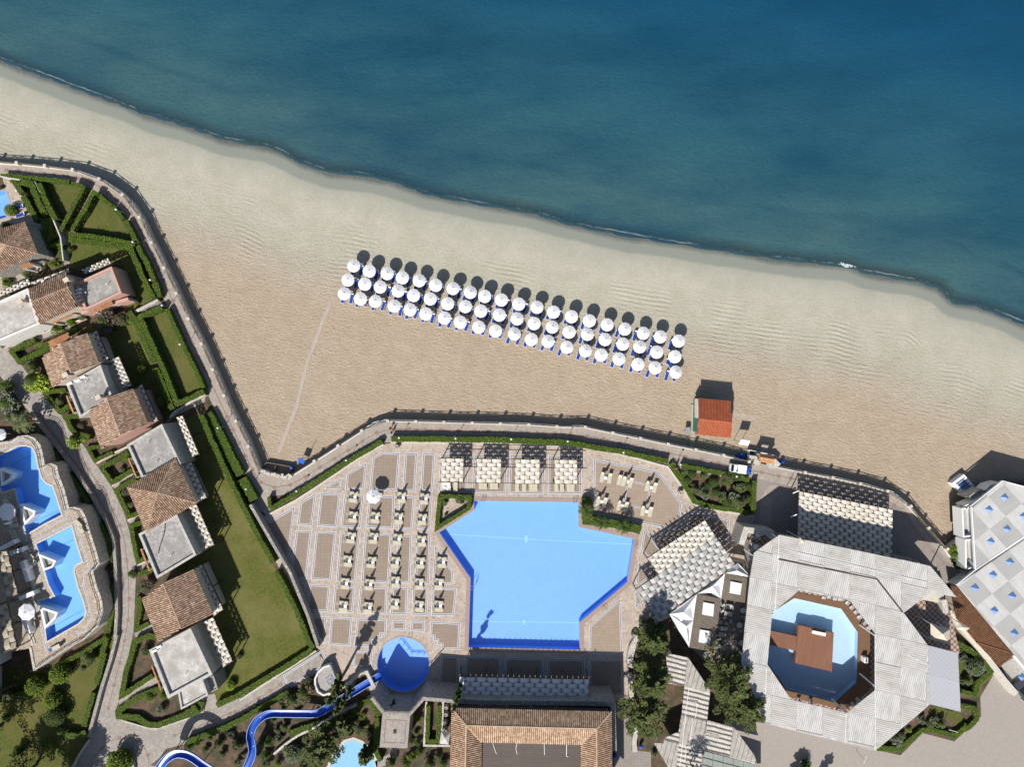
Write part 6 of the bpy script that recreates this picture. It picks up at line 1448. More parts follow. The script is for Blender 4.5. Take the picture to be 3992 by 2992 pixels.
# ------------------------------------------------------------------ lamps
def lamp(p, h, label, z0=0.0):
    c = W(p, z0+h); e = empty('lamp_post', (c.x, c.y, z0), label, 'lamp post', 'white globe lamps along the promenade')
    m_ = MB(); m_.cyl((0,0,0), (0,0,h-.12), .05, .035, 8); m_.cyl((0,0,0),(0,0,.3),.1,.07,8); m_.build('pole', MT['metal'], e)
    m_ = MB(); m_.lathe([(.02,-.15),(.14,-.1),(.19,.02),(.14,.14),(.02,.2)], (0,0,h), 10); m_.build('globe', MT['white_paint'], e, smooth=True)
LP_ = [('A 1250,598','at the first curve, left edge of the promenade'),('A 1430,948','beside the parallel hedges below the triangular lawn'),('A 1618,1358','between the two hedges beside the shaded lawn'),('B 1745,250','at the upper gate of the narrow lawn'),('B 1938,670','halfway down the narrow lawn'),
('E 412,190','at the top of the thick promenade hedge'),('E 715,850','at the bottom of the thick promenade hedge'),('E 1260,872','at the lower end of the slanting hedge'),('E 1795,540','in the middle of the slanting hedge'),('G 430,297','at the left end of the long straight hedge'),('G 1040,305','second along the long straight hedge'),('G 1640,312','third along the long straight hedge'),
('I 315,335','fourth along the long straight hedge'),('I 915,457','above the right lounger field'),('I 1530,588','at the left tip of the shrub garden'),('I 2135,715','at the right top of the shrub garden'),('A 175,392','beside the small pool at top left')]
for s_, lb in LP_: lamp(qq(s_)[0], 2.7, 'white globe lamp '+lb)
for s_, lb in (('L 1390,1435', 'at the upper left corner of the huge woven pergola'), ('M 815,585', 'on the left side of the huge woven pergola')):
    P = W(qq(s_)[0], 4.4); m_ = MB(); e = empty('floodlight', (P.x, P.y, 0), 'white floodlight arm '+lb, 'floodlight', rz=.4); m_.box((0,0,4.4), (1.1,.16,.12)); m_.build('head', MT['white_paint'], e); m_ = MB(); m_.cyl((.5,0,0),(.5,0,4.4),.05,n=6); m_.build('pole', MT['metal'], e)

# ------------------------------------------------------------------ loungers
def lounger(label, grp, frame, cloth, L=1.95, wd=.68, raise_=35, h=.34, bl=.62):
    e = empty('sun_lounger', (0,0,0), label, 'sun lounger', grp); x0, x1 = -L/2, L/2; xb = x1-bl
    m_ = MB()
    for y in (-wd/2, wd/2): m_.bar((x0, y, h), (xb+.1, y, h), .05, .06)
    m_.bar((x0, -wd/2, h), (x0, wd/2, h), .06); m_.bar((xb, -wd/2, h), (xb, wd/2, h), .05); m_.build('frame', MT[frame], e)
    for (x, y) in ((x0+.15, -wd/2), (x0+.15, wd/2), (xb-.05, -wd/2), (xb-.05, wd/2)):
        m_ = MB(); m_.cyl((x, y, 0), (x, y, h), .03, n=6); m_.build('leg', MT[frame], e)
    m_ = MB(); n = 8
    for i in range(n):
        a = x0+.04+(xb-x0-.04)*i/n; b_ = x0+.04+(xb-x0-.04)*(i+1)/n
        m_.box(((a+b_)/2, 0, h+.05), (b_-a-.006, wd-.06, .05))
    m_.build('seat', MT[cloth], e)
    c, s_ = math.cos(R(raise_)), math.sin(R(raise_)); m_ = MB(); M = Matrix.Rotation(-R(raise_), 3, 'Y')
    m_.box((xb+bl/2*c, 0, h+.05+bl/2*s_), (bl, wd-.04, .06), M=M); bk = m_.build('backrest', MT[cloth], e)
    m_ = MB(); m_.box((xb+(bl-.12)*c-.03*s_, 0, h+.09+(bl-.12)*s_+.03*c), (.2, wd-.14, .07), M=M); m_.build('headrest', MT[frame], bk)
    return e
proto_b = lounger('proto', 'beige sun loungers on the pool terrace', 'plaster_cream', 'mesh_beige')
proto_s = lounger('proto', 'blue loungers under the beach parasols', 'white_paint', 'blue_fabric', L=1.95, wd=.60, raise_=30)
used = {}
def place(proto, loc, rz, label, raise_=None):
    if proto.name not in used: used[proto.name] = 1; o = proto
    else: o = copy_tree(proto)
    o.location = loc; o.rotation_euler = (0, 0, rz); o['label'] = label; return o
def table(p, label, z0=0, s_=.5, rz=0):
    global TBL
    c = W(p, z0+.4)
    if TBL is None:
        TBL = empty('side_table', (0,0,0), label, 'side table', 'small white tables between loungers'); m_ = MB(); m_.box((0,0,.42), (s_, s_, .05)); m_.build('table_top', MT['white_paint'], TBL)
        for x in (-.2, .2):
            for y in (-.2, .2): m_ = MB(); m_.cyl((x,y,0),(x,y,.4),.025,n=6); m_.build('leg', MT['white_paint'], TBL)
        o = TBL
    else: o = copy_tree(TBL)
    o.location = (c.x, c.y, z0); o.rotation_euler = (0,0,rz); o['label'] = label; return o
TBL = None
CLP = None
def closed_parasol(p, label, h=2.5, z0=0):
    global CLP
    c = W(p, z0+h*.75)
    if CLP is None:
        CLP = empty('closed_parasol', (0,0,0), label, 'parasol', 'closed white parasols on the terrace')
        m_ = MB(); m_.cyl((0,0,0), (0,0,h), .03, n=8); m_.build('pole', MT['white_paint'], CLP)
        m_ = MB(); prof = [(.26,1.0),(.24,1.15),(.17,1.7),(.13,2.2),(.05,h-.02),(.01,h+.03)]
        b = len(m_.v); n = 16
        for (r, z) in prof:
            for i in range(n):
                t = 6.283*i/n; rr_ = r*(1.15 if i % 2 else .7); m_.v.append((rr_*math.cos(t), rr_*math.sin(t), z))
        for k in range(len(prof)-1):
            for i in range(n):
                j = (i+1) % n; m_.f.append((b+k*n+i, b+k*n+j, b+(k+1)*n+j, b+(k+1)*n+i)); m_.m.append(0)
        m_.build('canopy', MT['canvas'], CLP)
        m_ = MB(); m_.lathe([(.32,0),(.32,.06),(.05,.10),(.03,.3)], n=14); m_.build('base', MT['concrete'], CLP)
        o = CLP
    else: o = copy_tree(CLP)
    o.location = (c.x, c.y, z0); o['label'] = label; o.rotation_euler = (0,0,random.random()); return o
cols = [('leftmost', [(1373,1938),(1371,2016),(1364,2097),(1351,2188),(1340,2276),(1335,2365)]), ('second', [(1454,1938),(1458,2018),(1452,2099),(1443,2193),(1434,2280),(1431,2370)]),
        ('third', [(1561,1940),(1550,2021),(1545,2103),(1537,2193),(1537,2270),(1534,2355)]), ('fourth', [(1650,1945),(1642,2025),(1639,2110),(1633,2195),(1630,2277),(1630,2364)]), ('rightmost', [(1718,2193),(1706,2277),(1706,2364)])]
for cn, us in cols:
    for r_, p in enumerate(us):
        rw = ORD[r_ + (3 if cn == 'rightmost' else 0)]
        wh = f'{rw} row, {cn} lounger column'
        for s_, nm in ((-1, 'upper'), (1, 'lower')):
            c = W((p[0]+(1 if s_ < 0 else -2), p[1]+s_*13.5), .3)
            if p == (1454,1938) and s_ < 0: c = W((p[0]+14, p[1]-10), .3)
            place(proto_b, (c.x+random.uniform(-.08,.08), c.y, .05), R(180-4+random.uniform(-3,3)), f'{nm} beige lounger of the pair, {wh}')
        if p != (1454,1938): closed_parasol((p[0]-3, p[1]-2), f'closed parasol, {wh}')
        table((p[0]+11, p[1]+1), f'white table, {wh}')
RL_ = [(685,715,'upper row first'),(765,728,'upper row second'),(870,745,'upper row third'),(917,760,'upper row fourth'),(990,775,'upper row fifth'),(1170,810,'upper row sixth'),(1250,828,'upper row seventh'),
       (640,975,'lower row first'),(712,988,'lower row second'),(868,1020,'lower row third'),(942,1035,'lower row fourth'),(1122,1078,'lower row fifth'),(1202,1088,'lower row sixth')]
for x, y, nm in RL_:
    c = W(q('I', f'{x},{y}')[0], .3); place(proto_b, (c.x, c.y, .05), R(90-13+random.uniform(-3,3)), f'beige lounger of the right field, {nm} from the left')
for k, s_ in enumerate(('722,712','968,752','1212,815','680,968','905,1012','1165,1072')):
    nm = ('upper row', 'lower row')[k//3]+' '+ORD[k % 3]
    closed_parasol(q('I', s_)[0], f'closed parasol of the right lounger field, {nm} from the left'); x, y = [float(t) for t in s_.split(',')]
    table(q('I', f'{x},{y+22}')[0], f'white table of the right lounger field, {nm} from the left')
for s_, pg, nms in (('905,830 965,830 1040,835','leftmost',3), ('1312,812 1355,812 1430,812 1475,812','second',4), ('1703,835 1780,835 1855,835 1900,835','third',4), ('2125,835 2185,835 2258,835 2300,838','rightmost',4)):
    for k, p in enumerate(q('G', s_)):
        c = W(p, .3); place(proto_b, (c.x, c.y+.35, .05), R(90+random.uniform(-3,3)), f'beige lounger poking out below the {pg} square sunshade, {ORD[k]} from the left')
c = W(q('G', '940,810')[0], .5); e = empty('towel', (c.x, c.y, .05), 'rumpled blue and white towel heap below the leftmost square sunshade', 'towel'); m_ = MB()
for k in range(9): m_.lathe([(.35,0),(.3,.12),(.1,.2),(.01,.22)], (random.uniform(-.5,.5), random.uniform(-.5,.6), .3), 6, ph=k)
m_.build('cloth', MT['canvas'], e)

# ------------------------------------------------------------------ parasols
def parasol(label, grp, r, h, mat, n=8, drop=.42, vent=True, pole='white_paint'):
    e = empty('parasol', (0,0,0), label, 'parasol', grp)
    m_ = MB(); m_.cyl((0,0,0),(0,0,h),.03,n=8); m_.build('pole', MT[pole], e)
    m_ = MB(); b = len(m_.v); prof = [(.03,h),(r*.5,h-drop*.42),(r,h-drop),(r,h-drop-.13)]
    sub = n*3
    for (rr_, z) in prof:
        for i in range(sub):
            t = 6.2832*i/sub; f = 1.0 if i % 3 == 0 else (.975 if n > 8 else math.cos(math.pi/n)*1.0); dz = 0 if i % 3 == 0 else -.025
            m_.v.append((rr_*f*math.cos(t), rr_*f*math.sin(t), z+dz*(rr_/r)))
    for k in range(3):
        for i in range(sub):
            j = (i+1) % sub; m_.f.append((b+k*sub+i, b+k*sub+j, b+(k+1)*sub+j, b+(k+1)*sub+i)); m_.m.append(0)
    cn = m_.build('canopy', MT[mat], e)
    if vent: m_ = MB(); m_.lathe([(.28,h-.06),(.16,h+.02),(.01,h+.07)], n=n); m_.build('vent', MT[mat], cn)
    m_ = MB(); m_.lathe([(.01,h+.05),(.04,h+.08),(.01,h+.16)], n=8); m_.build('finial', MT[pole], e)
    for k in range(4):
        m_ = MB(); t = 6.2832*k/4; m_.cyl((0,0,h-.75), (r*.9*math.cos(t), r*.9*math.sin(t), h-drop-.06), .012, n=4); m_.build('rib', MT[pole], e)
    return e
rows = [('nearest the sea', qq('n 0,0')[:0]+[(1280+x/3.0708, 960+y/3.0708) for x, y in ((305,238),(492,285),(693,325),(885,367),(1080,413),(1278,455),(1500,510),(1683,552),(1885,592),(2085,637))]+[(2000+x/3.0708, 1000+y/3.0708) for x, y in ((85,563),(290,610),(497,655),(710,708),(920,758),(1130,810),(1338,865),(1549,910),(1758,957),(1978,1008))]),
        ('in the middle', [(1280+x/3.0708, 960+y/3.0708) for x, y in ((240,400),(433,440),(630,492),(830,540),(1028,580),(1228,627),(1430,675),(1635,720),(1842,770),(2045,820))]+[(2000+x/3.0708, 1000+y/3.0708) for x, y in ((40,752),(250,790),(460,845),(678,895),(888,945),(1102,998),(1310,1045),(1524,1095),(1740,1150),(1957,1195))]),
        ('nearest the hut', [(1280+x/3.0708, 960+y/3.0708) for x, y in ((185,575),(375,620),(570,667),(775,720),(977,763),(1178,808),(1387,860),(1590,908),(1795,955),(2003,1000))]+[(2000+x/3.0708, 1000+y/3.0708) for x, y in ((5,940),(213,980),(423,1030),(640,1085),(860,1135),(1073,1180),(1280,1235),(1502,1285),(1716,1340),(1935,1390))])]
UB = parasol('proto', 'white parasols in three rows on the beach', 1.15, 2.8, 'canvas', 12)
MT['canvas_beach'] = None
first = True
for rn, pts in rows:
    for k, p in enumerate(pts):
        h_ = 2.6; z0 = ZB(p); c = W(p, z0+h_)
        o = UB if first else copy_tree(UB); first = False
        o.location = (c.x, c.y, z0); o.rotation_euler = (R(random.uniform(-5,5)), R(random.uniform(-5,5)), random.random()*6)
        o['label'] = f'white beach parasol in the row {rn}, {ORD[k]} from the left'
        base = math.atan2(80, 32)
        sp = .80
        for sx, nm in ((-1, 'left'), (1, 'right')):
            if (rn, k, nm) == ('in the middle', 18, 'right'): continue
            jx, jy = random.uniform(-.1,.1), random.uniform(-.12,.12)
            lx = c.x+sx*sp+jx+.04*(20-k)/20; ly = c.y-.28+jy-.25*k/20-(.12 if sx > 0 else 0)
            place(proto_s, (lx, ly, z0), R(72+random.uniform(-5,5)), f'{nm} blue lounger, {ORD[k]} parasol from the left, row {rn}')
# big octagonal parasols
for p, lb, rr_, hh_, z0, gm in ((q('E', '2087,935')[0], 'large open white octagonal parasol on the pool terrace', 1.28, 2.9, 0, 'canvas'), (q('C', '60,1103')[0], 'grey white open parasol between the villa pools at the left edge', 1.5, 2.6, 3, 'canvas'),
                            (q('R', '275,1135')[0], 'grey white octagonal parasol beside the lower villa pool', 1.45, 2.6, 3, 'canvas'), (q('C', '-10,265')[0], 'grey parasol cut by the left edge above the upper villa pool', 1.0, 2.6, 3, 'canvas')):
    e = parasol(lb, 'large octagonal parasols', rr_, hh_, gm, 8, .5); c = W(p, z0+hh_-.3); e.location = (c.x, c.y, z0); e.rotation_euler = (0, 0, .3)
# villa loungers in shade
for k, (s_, an, lb) in enumerate((('C 140,1140', 15, 'first lounger beside the upper villa pool, right of the grey parasol'), ('C 150,1185', 12, 'second lounger beside the upper villa pool'), ('C 165,1240', 15, 'third lounger beside the upper villa pool'), ('C 150,1100', 18, 'topmost lounger beside the upper villa pool'),
      ('R 335,545', 50, 'slanted lounger above the middle villa terrace'), ('R 365,600', 50, 'second slanted lounger above the middle villa terrace'), ('R 350,1190', 15, 'upper lounger beside the lowest villa parasol'), ('R 350,1250', 12, 'lower lounger beside the lowest villa parasol'),
      ('R 885,250', -50, 'sunlit lounger on the narrow strip right of the lower villa pool'), ('R 860,185', -45, 'lounger at the top corner right of the lower villa pool'), ('R 620,1500', 25, 'lounger with a checked towel at the bottom of the villa terrace'))):
    c = W(qq(s_)[0], 3.3); place(proto_b, (c.x, c.y, 3.02), R(an), 'beige '+lb)
for k, (s_, lb) in enumerate((('R 290,655', 'closed parasol behind the middle villa loungers'), ('C 75,1222', 'closed parasol beside the upper villa loungers'))):
    closed_parasol(qq(s_)[0], lb, z0=3)
for k, (s_, lb) in enumerate((('A 220,575', 'white lounger at the small left pool, upper'), ('A 235,660', 'white lounger at the small left pool, lower'))):
    c = W(qq(s_)[0], .3); o = place(proto_s, (c.x, c.y, .05), R(20), lb)
# towels
m_ = MB(); P = [W(p, 3.42) for p in q('R', '510,1535 600,1480 625,1505 540,1560')]; e = empty('towel', (P[0].x, P[0].y, 3.0), 'blue and white checked towel on the lounger at the bottom of the villa terrace', 'towel')
m_.prism(P, 3.38); part(m_, 'cloth', MT['bluecloth'], e)

# ------------------------------------------------------------------ tables and chairs
CH = None
def chair(p, rz, label, z0=.04, mat='white_paint'):
    global CH
    c = W(p, z0+.5)
    if CH is None:
        CH = empty('chair', (0,0,0), label, 'chair', 'chairs on the small patios'); m_ = MB(); m_.box((0,0,.45), (.5,.5,.05)); m_.build('seat', MT['canvas_grey'], CH)
        m_ = MB(); m_.box((0,.27,.72), (.5,.05,.5)); m_.build('backrest', MT['canvas_grey'], CH)
        for x in (-.22,.22):
            for y in (-.22,.22): m_ = MB(); m_.cyl((x,y,0),(x,y,.45),.02,n=6); m_.build('leg', MT['metal'], CH)
            m_ = MB(); m_.box((x*1.1,0,.66), (.05,.48,.04)); m_.build('armrest', MT['white_paint'], CH)
        o = CH
    else: o = copy_tree(CH)
    o.location = (c.x, c.y, z0); o.rotation_euler = (0,0,rz); o['label'] = label; return o
TB = {}
def dtable(p, rz, label, z0=.04, kind='round'):
    c = W(p, z0+.72)
    if kind not in TB:
        e = empty('table', (0,0,0), label, 'table', 'patio tables'); m_ = MB()
        if kind == 'round': m_.lathe([(.01,.70),(.48,.70),(.5,.72),(.48,.75),(.01,.75)], n=18)
        else: m_.box((0,0,.72), (1.35,.75,.05))
        m_.build('table_top', MT['white_paint'] if kind == 'round' else MT['canvas_grey'], e)
        m_ = MB()
        if kind == 'round': m_.cyl((0,0,0),(0,0,.7),.04); m_.lathe([(.3,0),(.3,.04),(.04,.06)], n=12)
        else: [m_.box((x,0,.35), (.06,.6,.7)) for x in (-.5,.5)]
        m_.build('base', MT['metal'], e); TB[kind] = e; o = e
    else: o = copy_tree(TB[kind])
    o.location = (c.x, c.y, z0); o.rotation_euler = (0,0,rz); o['label'] = label
TA = [('J 2060,740','rect',0),('J 2045,815','rect',1),('J 1990,975','rect',2),('J 1975,1040','rect',3),('J 1965,1180','rect',4)]
for k, (s_, kd, i) in enumerate(TA): dtable(qq(s_)[0], R(-10), f'grey rectangular table on the chair patio behind the tents, {ORD[k]} from the top', kind='rect')
for k, (s_, lb) in enumerate((('J 2165,940','middle round table by the octagonal roof edge'), ('J 2205,780','upper round table by the octagonal roof edge'), ('J 2190,1130','lower round table by the octagonal roof edge'), ('M 430,785','round table on the small patio, upper left'), ('M 585,812','round table on the small patio, upper right'), ('M 405,922','round table on the small patio, lower'))):
    dtable(qq(s_)[0], 0, 'white '+lb, z0=3.02 if s_[0] == 'M' else .04)
CHS = ['J 1985,720','J 1975,785','J 2005,860','J 2070,895','J 1965,905','J 2020,920','J 1930,1105','J 1995,1115','J 1940,1240','J 2000,1255','J 1790,1250','J 1800,1290','J 2175,1000','J 2200,850']
for k, s_ in enumerate(sorted(CHS, key=lambda t: float(t.split(',')[1]))): chair(qq(s_)[0], random.uniform(-.6,.6)+(k % 3), f'grey chair on the patio behind the tents, {ORD[k]} from the top')
CH2 = ['M 400,770','M 455,785','M 390,822','M 430,820','M 540,810','M 370,895','M 372,945','M 435,920','M 355,1050']
for k, s_ in enumerate(CH2): chair(qq(s_)[0], k*1.3, f'pale chair on the small tiled patio of the octagonal roof, {ORD[k]} from its top corner', z0=3.02)
CH3 = ['P 50,225','P 105,220','P 170,240','P 225,245','P 305,285','P 350,335','P 395,385','P 430,440','P 490,500','P 530,560','P 220,1400','P 310,1395','P 360,1370','P 415,1320','N 1000,950','N 870,935']
for k, s_ in enumerate(CH3):
    chair(qq(s_)[0], [-.2,-.2,-.2,-.2,-.8,-.9,-.9,-.9,-.9,-1.0,2.6,2.6,2.4,2.3,3.0,3.0][k], f'white deck chair at the rim of the octagonal pool, {ORD[k]} clockwise', z0=3.09)

# ------------------------------------------------------------------ blue slides
def slide(label, key, s_, z_a, z_b, wd, wall=.42):
    P = qq(s_) if key is None else q(key, s_); n = len(P)
    # smooth the path
    Q = []
    for i in range(n-1):
        p0, p1, p2, p3 = [Vector(P[max(0, min(n-1, i+k))]) for k in (-1, 0, 1, 2)]
        for j in range(8):
            t = j/8; Q.append(.5*((2*p1)+(p2-p0)*t+(2*p0-5*p1+4*p2-p3)*t*t+(3*p1-3*p2+p3-p0)*t**3))
    Q.append(Vector(P[-1])); N = len(Q)
    C_ = [W(p, z_a+(z_b-z_a)*i/(N-1)) for i, p in enumerate(Q)]
    e = empty('water_slide', (C_[0].x, C_[0].y, 0), label, 'water slide'); m_ = MB(); rm = MB()
    prof = [(-.5, wall), (-.47, .12), (-.3, -.05), (0, -.1), (.3, -.05), (.47, .12), (.5, wall)]
    ring = []
    for i, c in enumerate(C_):
        t = (C_[min(N-1, i+1)]-C_[max(0, i-1)]); t.z = 0; t.normalize(); nn = Vector((-t.y, t.x, 0))
        ring.append([c+nn*x*wd+Vector((0,0,z)) for x, z in prof])
    for a, b_ in zip(ring[:-1], ring[1:]):
        for k in range(6): m_.face([a[k], a[k+1], b_[k+1], b_[k]][::-1])
    part(m_, 'chute', MT['slide'], e, smooth=True)
    for sd_, k in ((-1, 0), (1, 6)):
        rm = MB(); rm.ribbon([r[k]+Vector((0,0,.03)) for r in ring], .07, None, [r[k].z+.03 for r in ring]); part(rm, 'rim', MT['slide_rim'], e)
    for i in range(6, N-4, 14):
        c = C_[i]
        if c.z > .5: s2 = MB(); s2.cyl((c.x, c.y, 0), (c.x, c.y, c.z-.1), .09, n=8); part(s2, 'support', MT['metal'], e)
slide('long blue water slide winding down into the round splash pool', None, ['n 0,0'][0] if False else 'S 940,1330 1010,1170 1075,1040 1075,950 1048,860 1070,760 1130,680 1230,620 1400,608 1600,610 1760,608 1850,575 2000,480 2150,390', 3.6, .55, 1.2) if False else None
slide('long blue water slide winding down into the round splash pool', None, 'S 900,1400 1010,1190 1068,1040 1062,930 1048,860 1075,755 1145,665 1250,612 1400,608 1600,610 1760,606 1870,550 2000,470 2211,340 2440,205', 3.6, .35, 1.25)
slide('lower blue water slide curving over the lane at the bottom edge', None, 'S 20,1330 70,1200 150,1095 240,1045 330,1045 420,1080 520,1150 640,1230 760,1310', 4.6, 3.8, 1.3)
# round slide platform
c = W(q('F', '1600,1260')[0], 1.2); P = [W(p, 1.2) for p in q('F', '1625,1085 1560,1105 1500,1160 1468,1230 1470,1300 1500,1370 1560,1405 1640,1380 1715,1320')]
e = empty('slide_platform', (c.x, c.y, 0), 'half round pale platform with a dark square spiral beside the oleander', 'platform')
m_ = MB(); m_.prism(P, 0); part(m_, 'floor', MT['concrete'], e)
m_ = MB(); m_.ribbon(P[:-1], .3, .8, 1.65); part(m_, 'parapet', MT['plaster'], e)
m_ = MB(); m_.ribbon([W(p, 1.22) for p in q('F', '1570,1240 1635,1195 1665,1260 1610,1305 1590,1260 1630,1235 1640,1265')], .12, None, 1.22); part(m_, 'spiral', MT['line_blue'], e)

# ------------------------------------------------------------------ vehicles
def wheels(e, xs, y, r=.33):
    for x in xs:
        for s_ in (-1, 1):
            m_ = MB(); m_.cyl((x, s_*y-.1, r), (x, s_*y+.1, r), r, n=16); wh_ = m_.build('wheel', MT['black'], e)
            m_ = MB(); m_.cyl((x, s_*y-.11, r), (x, s_*y+.11, r), r*.55, n=12); m_.build('rim', MT['metal'], wh_)
def loft(m_, secs):
    """secs: list of (x, halfwidth_bottom, halfwidth_top, z0, z1)"""
    rings = []
    for x, wb, wt, z0, z1 in secs:
        rings.append([Vector((x, -wb, z0)), Vector((x, wb, z0)), Vector((x, wb*1.0, (z0+z1)/2)), Vector((x, wt, z1)), Vector((x, -wt, z1)), Vector((x, -wb, (z0+z1)/2))])
    for a, b_ in zip(rings[:-1], rings[1:]):
        for k in range(6): m_.face([a[k], a[(k+1) % 6], b_[(k+1) % 6], b_[k]])
    m_.face(rings[0]); m_.face(rings[-1][::-1])
c = W(q('L', '785,1180')[0], .02); e = empty('small_truck', (c.x, c.y, .02), 'small white truck with a white box and blue sacks on the promenade', 'truck', rz=R(180-8))
m_ = MB(); m_.box((0,0,.5), (3.2,1.45,.16)); m_.build('chassis', MT['metal'], e)
m_ = MB(); loft(m_, [(1.15,.70,.62,.45,1.7), (1.6,.72,.66,.42,1.75), (1.95,.72,.62,.42,1.25), (2.1,.70,.6,.42,.95)]); m_.build('cab', MT['white_paint'], e)
m_ = MB(); m_.face([Vector((1.68,-.58,1.70)), Vector((1.68,.58,1.70)), Vector((1.98,.58,1.22)), Vector((1.98,-.58,1.22))]); m_.build('windscreen', MT['glass_dark'], e)
m_ = MB(); m_.box((.25,0,1.15), (1.55,1.45,1.15)); bx_ = m_.build('cargo_box', MT['white_paint'], e)
m_ = MB(); m_.box((.25,0,1.74), (1.2,.9,.04)); m_.build('roof_panel', MT['canvas'], bx_)
m_ = MB(); [m_.box((-1.1, y, .85), (1.1,.05,.4)) for y in (-.7,.7)]; m_.box((-1.65,0,.85), (.05,1.45,.4)); m_.build('sideboard', MT['metal'], e)
for s_ in (-.5,.5): m_ = MB(); m_.lathe([(.01,0),(.1,.01),(.1,.05)], (2.1, s_, .65), 8); m_.build('headlight', MT['steel'], e)
wheels(e, (1.4, -1.0), .68)
for k, (x, y) in enumerate(((-.85,-.35), (-.85,.35), (-1.3,-.3), (-1.3,.35), (-1.08,0))):
    cc_ = Vector((c.x, c.y, 0))+Matrix.Rotation(R(172), 3, 'Z') @ Vector((x, y, 0)); m_ = MB(); m_.lathe([(.01,0),(.34,.02),(.38,.3),(.2,.55),(.08,.62),(.14,.7),(.01,.7)], n=9)
    o = m_.build('sack', MT['blue_bright']); o.location = (cc_.x, cc_.y, .62); tag(o, f'blue sack on the small white truck, {["front left","front right","rear left","rear right","topmost central"][k]}', 'sack', 'blue sacks on the truck')
c = W(q('P', '2175,1220')[0], .02); e = empty('car', (c.x, c.y, .02), 'dark car cut by the right edge of the forecourt', 'car', rz=R(128))
m_ = MB(); loft(m_, [(-2.1,.7,.6,.35,.75), (-1.9,.82,.74,.28,.92), (-.6,.86,.78,.25,.95), (1.2,.86,.76,.25,.93), (1.95,.8,.66,.28,.78), (2.15,.68,.5,.34,.62)]); m_.build('body', MT['car_paint'], e)
m_ = MB(); loft(m_, [(-1.75,.70,.60,.9,1.0), (-1.2,.72,.58,.9,1.38), (.1,.72,.58,.9,1.42), (.95,.70,.62,.9,.98)]); m_.build('cabin', MT['glass_dark'], e)
m_ = MB(); m_.box((-.5,0,1.42), (1.3,1.14,.05)); m_.build('roof', MT['car_paint'], e)
for s_ in (-.6,.6): m_ = MB(); m_.lathe([(.01,0),(.13,.01),(.13,.06)], (2.0, s_, .6), 8); m_.build('headlight', MT['steel'], e)
wheels(e, (1.35, -1.3), .8)
for s_, lb, an in (('Q 1440,690', 'thin white slanted signpost lying over the zigzag hedge at the forecourt', -15), ('Q 490,1000','slim lamp standard on the forecourt below the slatted roof',70)):
    P = W(qq(s_)[0], 2.4); m_ = MB(); e = empty('signpost', (P.x, P.y, 0), lb, 'signpost', rz=R(an)); m_.cyl((0,0,0),(0,0,2.6),.04,n=6); m_.build('pole', MT['metal'], e); m_ = MB(); m_.box((0,0,2.6), (1.6,.06,.1)); m_.build('arm', MT['white_paint'], e)
# tall thin pole with net rope on the sand
P = W(q('E', '1380,505')[0], -1); m_ = MB(); m_.cyl((P.x,P.y,-1),(P.x,P.y,2.7),.05,n=6); tag(m_.build('flagpole', MT['metal']), 'tall thin pole on the sand beside the blue sign', 'pole')

